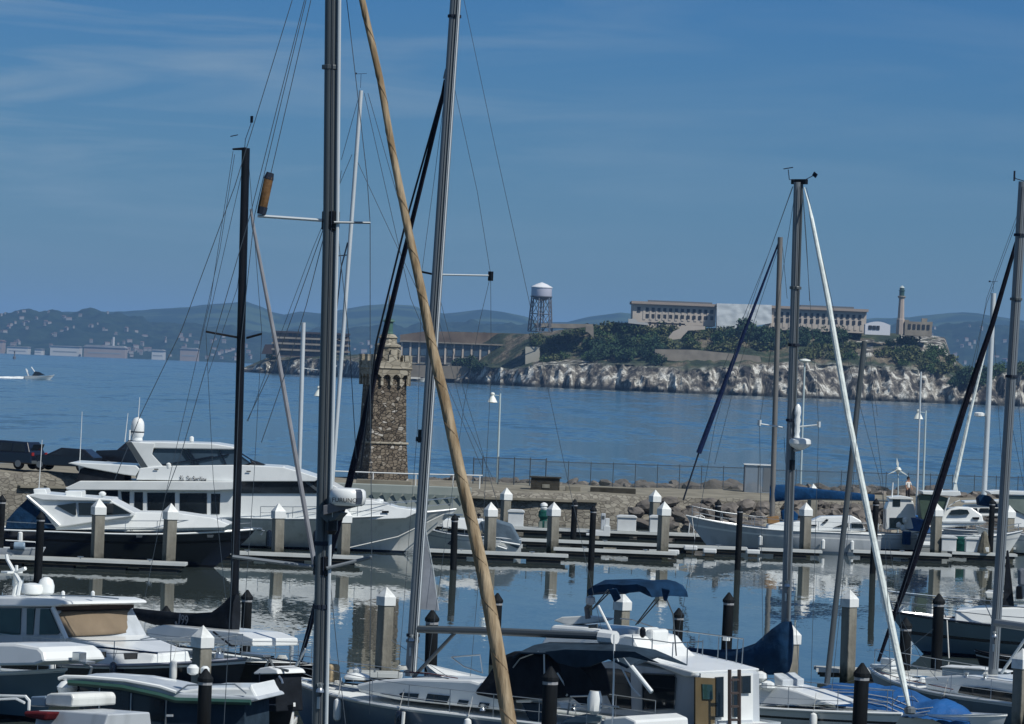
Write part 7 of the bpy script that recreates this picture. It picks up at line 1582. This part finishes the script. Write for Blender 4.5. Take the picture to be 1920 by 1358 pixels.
f = fr_of('navy hulled trawler with a tan windscreen cover at lower left', dict(L=13., B=3.9, fs=1.05, fm=1.05, fb=1.62, sw=.9, p=2.8))
for t_ in (.55, .72, .86): fend(f, t_, -1, white if t_ != .72 else navy, -.2)
coil(f, (11.4, -.3, 1.62)); coil(f, (10.6, .5, 1.55), wired); f.part(MB().lathe((11.9, 0, 1.55), [(.14, 0), (.12, .12), (.07, .16), (.1, .28), (.03, .3)], 10), 'windlass', steel, smooth=True)
f.part(MB().tube([(9.4, .7, 1.9), (9.9, .7, 2.0), (10.8, .65, 1.85)], .018, 5), 'grab_rail', steel); f.part(MB().tube([(9.4, -.7, 1.9), (9.9, -.7, 2.0), (10.8, -.65, 1.85)], .018, 5), 'grab_rail', steel)
f = fr_of('black masted sailboat with a black boom cover lettered in grey', dict(L=10.5, B=3.2, fs=1.1, fm=1.1, fb=1.3, sw=.85, p=2.2))
for x in (5.4, 6.0): winch(f, (x, -.6, 1.75))
coil(f, (8.6, .2, 1.25)); f.part(MB().tube([(6.3, .1, 1.7), (5.4, -.4, 1.8), (4.6, -.5, 1.75)], .012, 4), 'halyard_tail', rope)
for x in (7.9,): f.part(MB().box((x, 0, 1.3), (.5, .5, .05)), 'deck_hatch', glass, bevel=.01)

# halyards, bands and cleats on the near masts
def dress(lbl, pts, D, r, seed):
    rnd = random.Random(seed); f = fr_of(lbl, None)
    for off, m_, rr in ((-r * .9, wired, .012), (-r * .3, alud, .009), (r * .25, wired, .010)):
        f.part(MB().tube([f.a(x, y, D - r * 1.25) + Vector((off, 0, 0)) for x, y in pts], rr, 4), 'halyard', m_)
    for k in range(3):
        q = rnd.random(); (x0, y0), (x1, y1) = pts[0], pts[-1]; x = x0 + (x1 - x0) * q; y = y0 + (y1 - y0) * q
        c_ = f.a(x, y, D); f.part(MB().lathe((c_.x, c_.y, c_.z), [(r * 1.12, 0), (r * 1.15, .01), (r * 1.15, .07), (r * 1.12, .08)], 12, sx=1.15, sy=1.2), 'mast_band', m_ if k else alud)
    (x1, y1) = pts[-1]; c_ = f.a(x1, y1 - 40, D - r * 1.3); f.part(MB().box(c_, (.06, .05, .22)), 'mast_cleat', steel); winch(f, f.a(x1 + 2, y1 - 60, D - r * 1.5))
dress('nearest sailboat with the thick grey mast and tan furled jib', [(622.5, -60), (619, 410), (604, 1050), (598, 1358)], 75.4, .12, 1)
dress('white sailboat with black dodger and long bare boom at bottom centre', [(857, -40), (770, 1262)], 107.9, .135, 2)
dress('sailboat with navy mainsail cover and white furled jib at lower right', [(1497, 350), (1474, 1160)], 113.4, .125, 3)
dress('grey hulled sailboat with the rightmost tall mast and black furled jib', [(1918, 350), (1863, 1255)], 119.8, .135, 4)
# ---------------------------------------------------------------- haze
hm = bpy.data.materials.new('haze_air'); hm.use_nodes = True; t = hm.node_tree
for n_ in list(t.nodes):
    if n_.type == 'BSDF_PRINCIPLED': t.nodes.remove(n_)
vo = t.nodes.new('ShaderNodeVolumePrincipled'); vo.inputs['Color'].default_value = (.30, .55, .95, 1); vo.inputs['Density'].default_value = 4.0e-5; vo.inputs['Anisotropy'].default_value = 0.0
t.links.new(vo.outputs[0], [n_ for n_ in t.nodes if n_.type == 'OUTPUT_MATERIAL'][0].inputs['Volume'])
hz_ = MB().box((0, 16200, 180), (26000, 33600, 380)).build('haze', hm); props(hz_, kind='stuff')
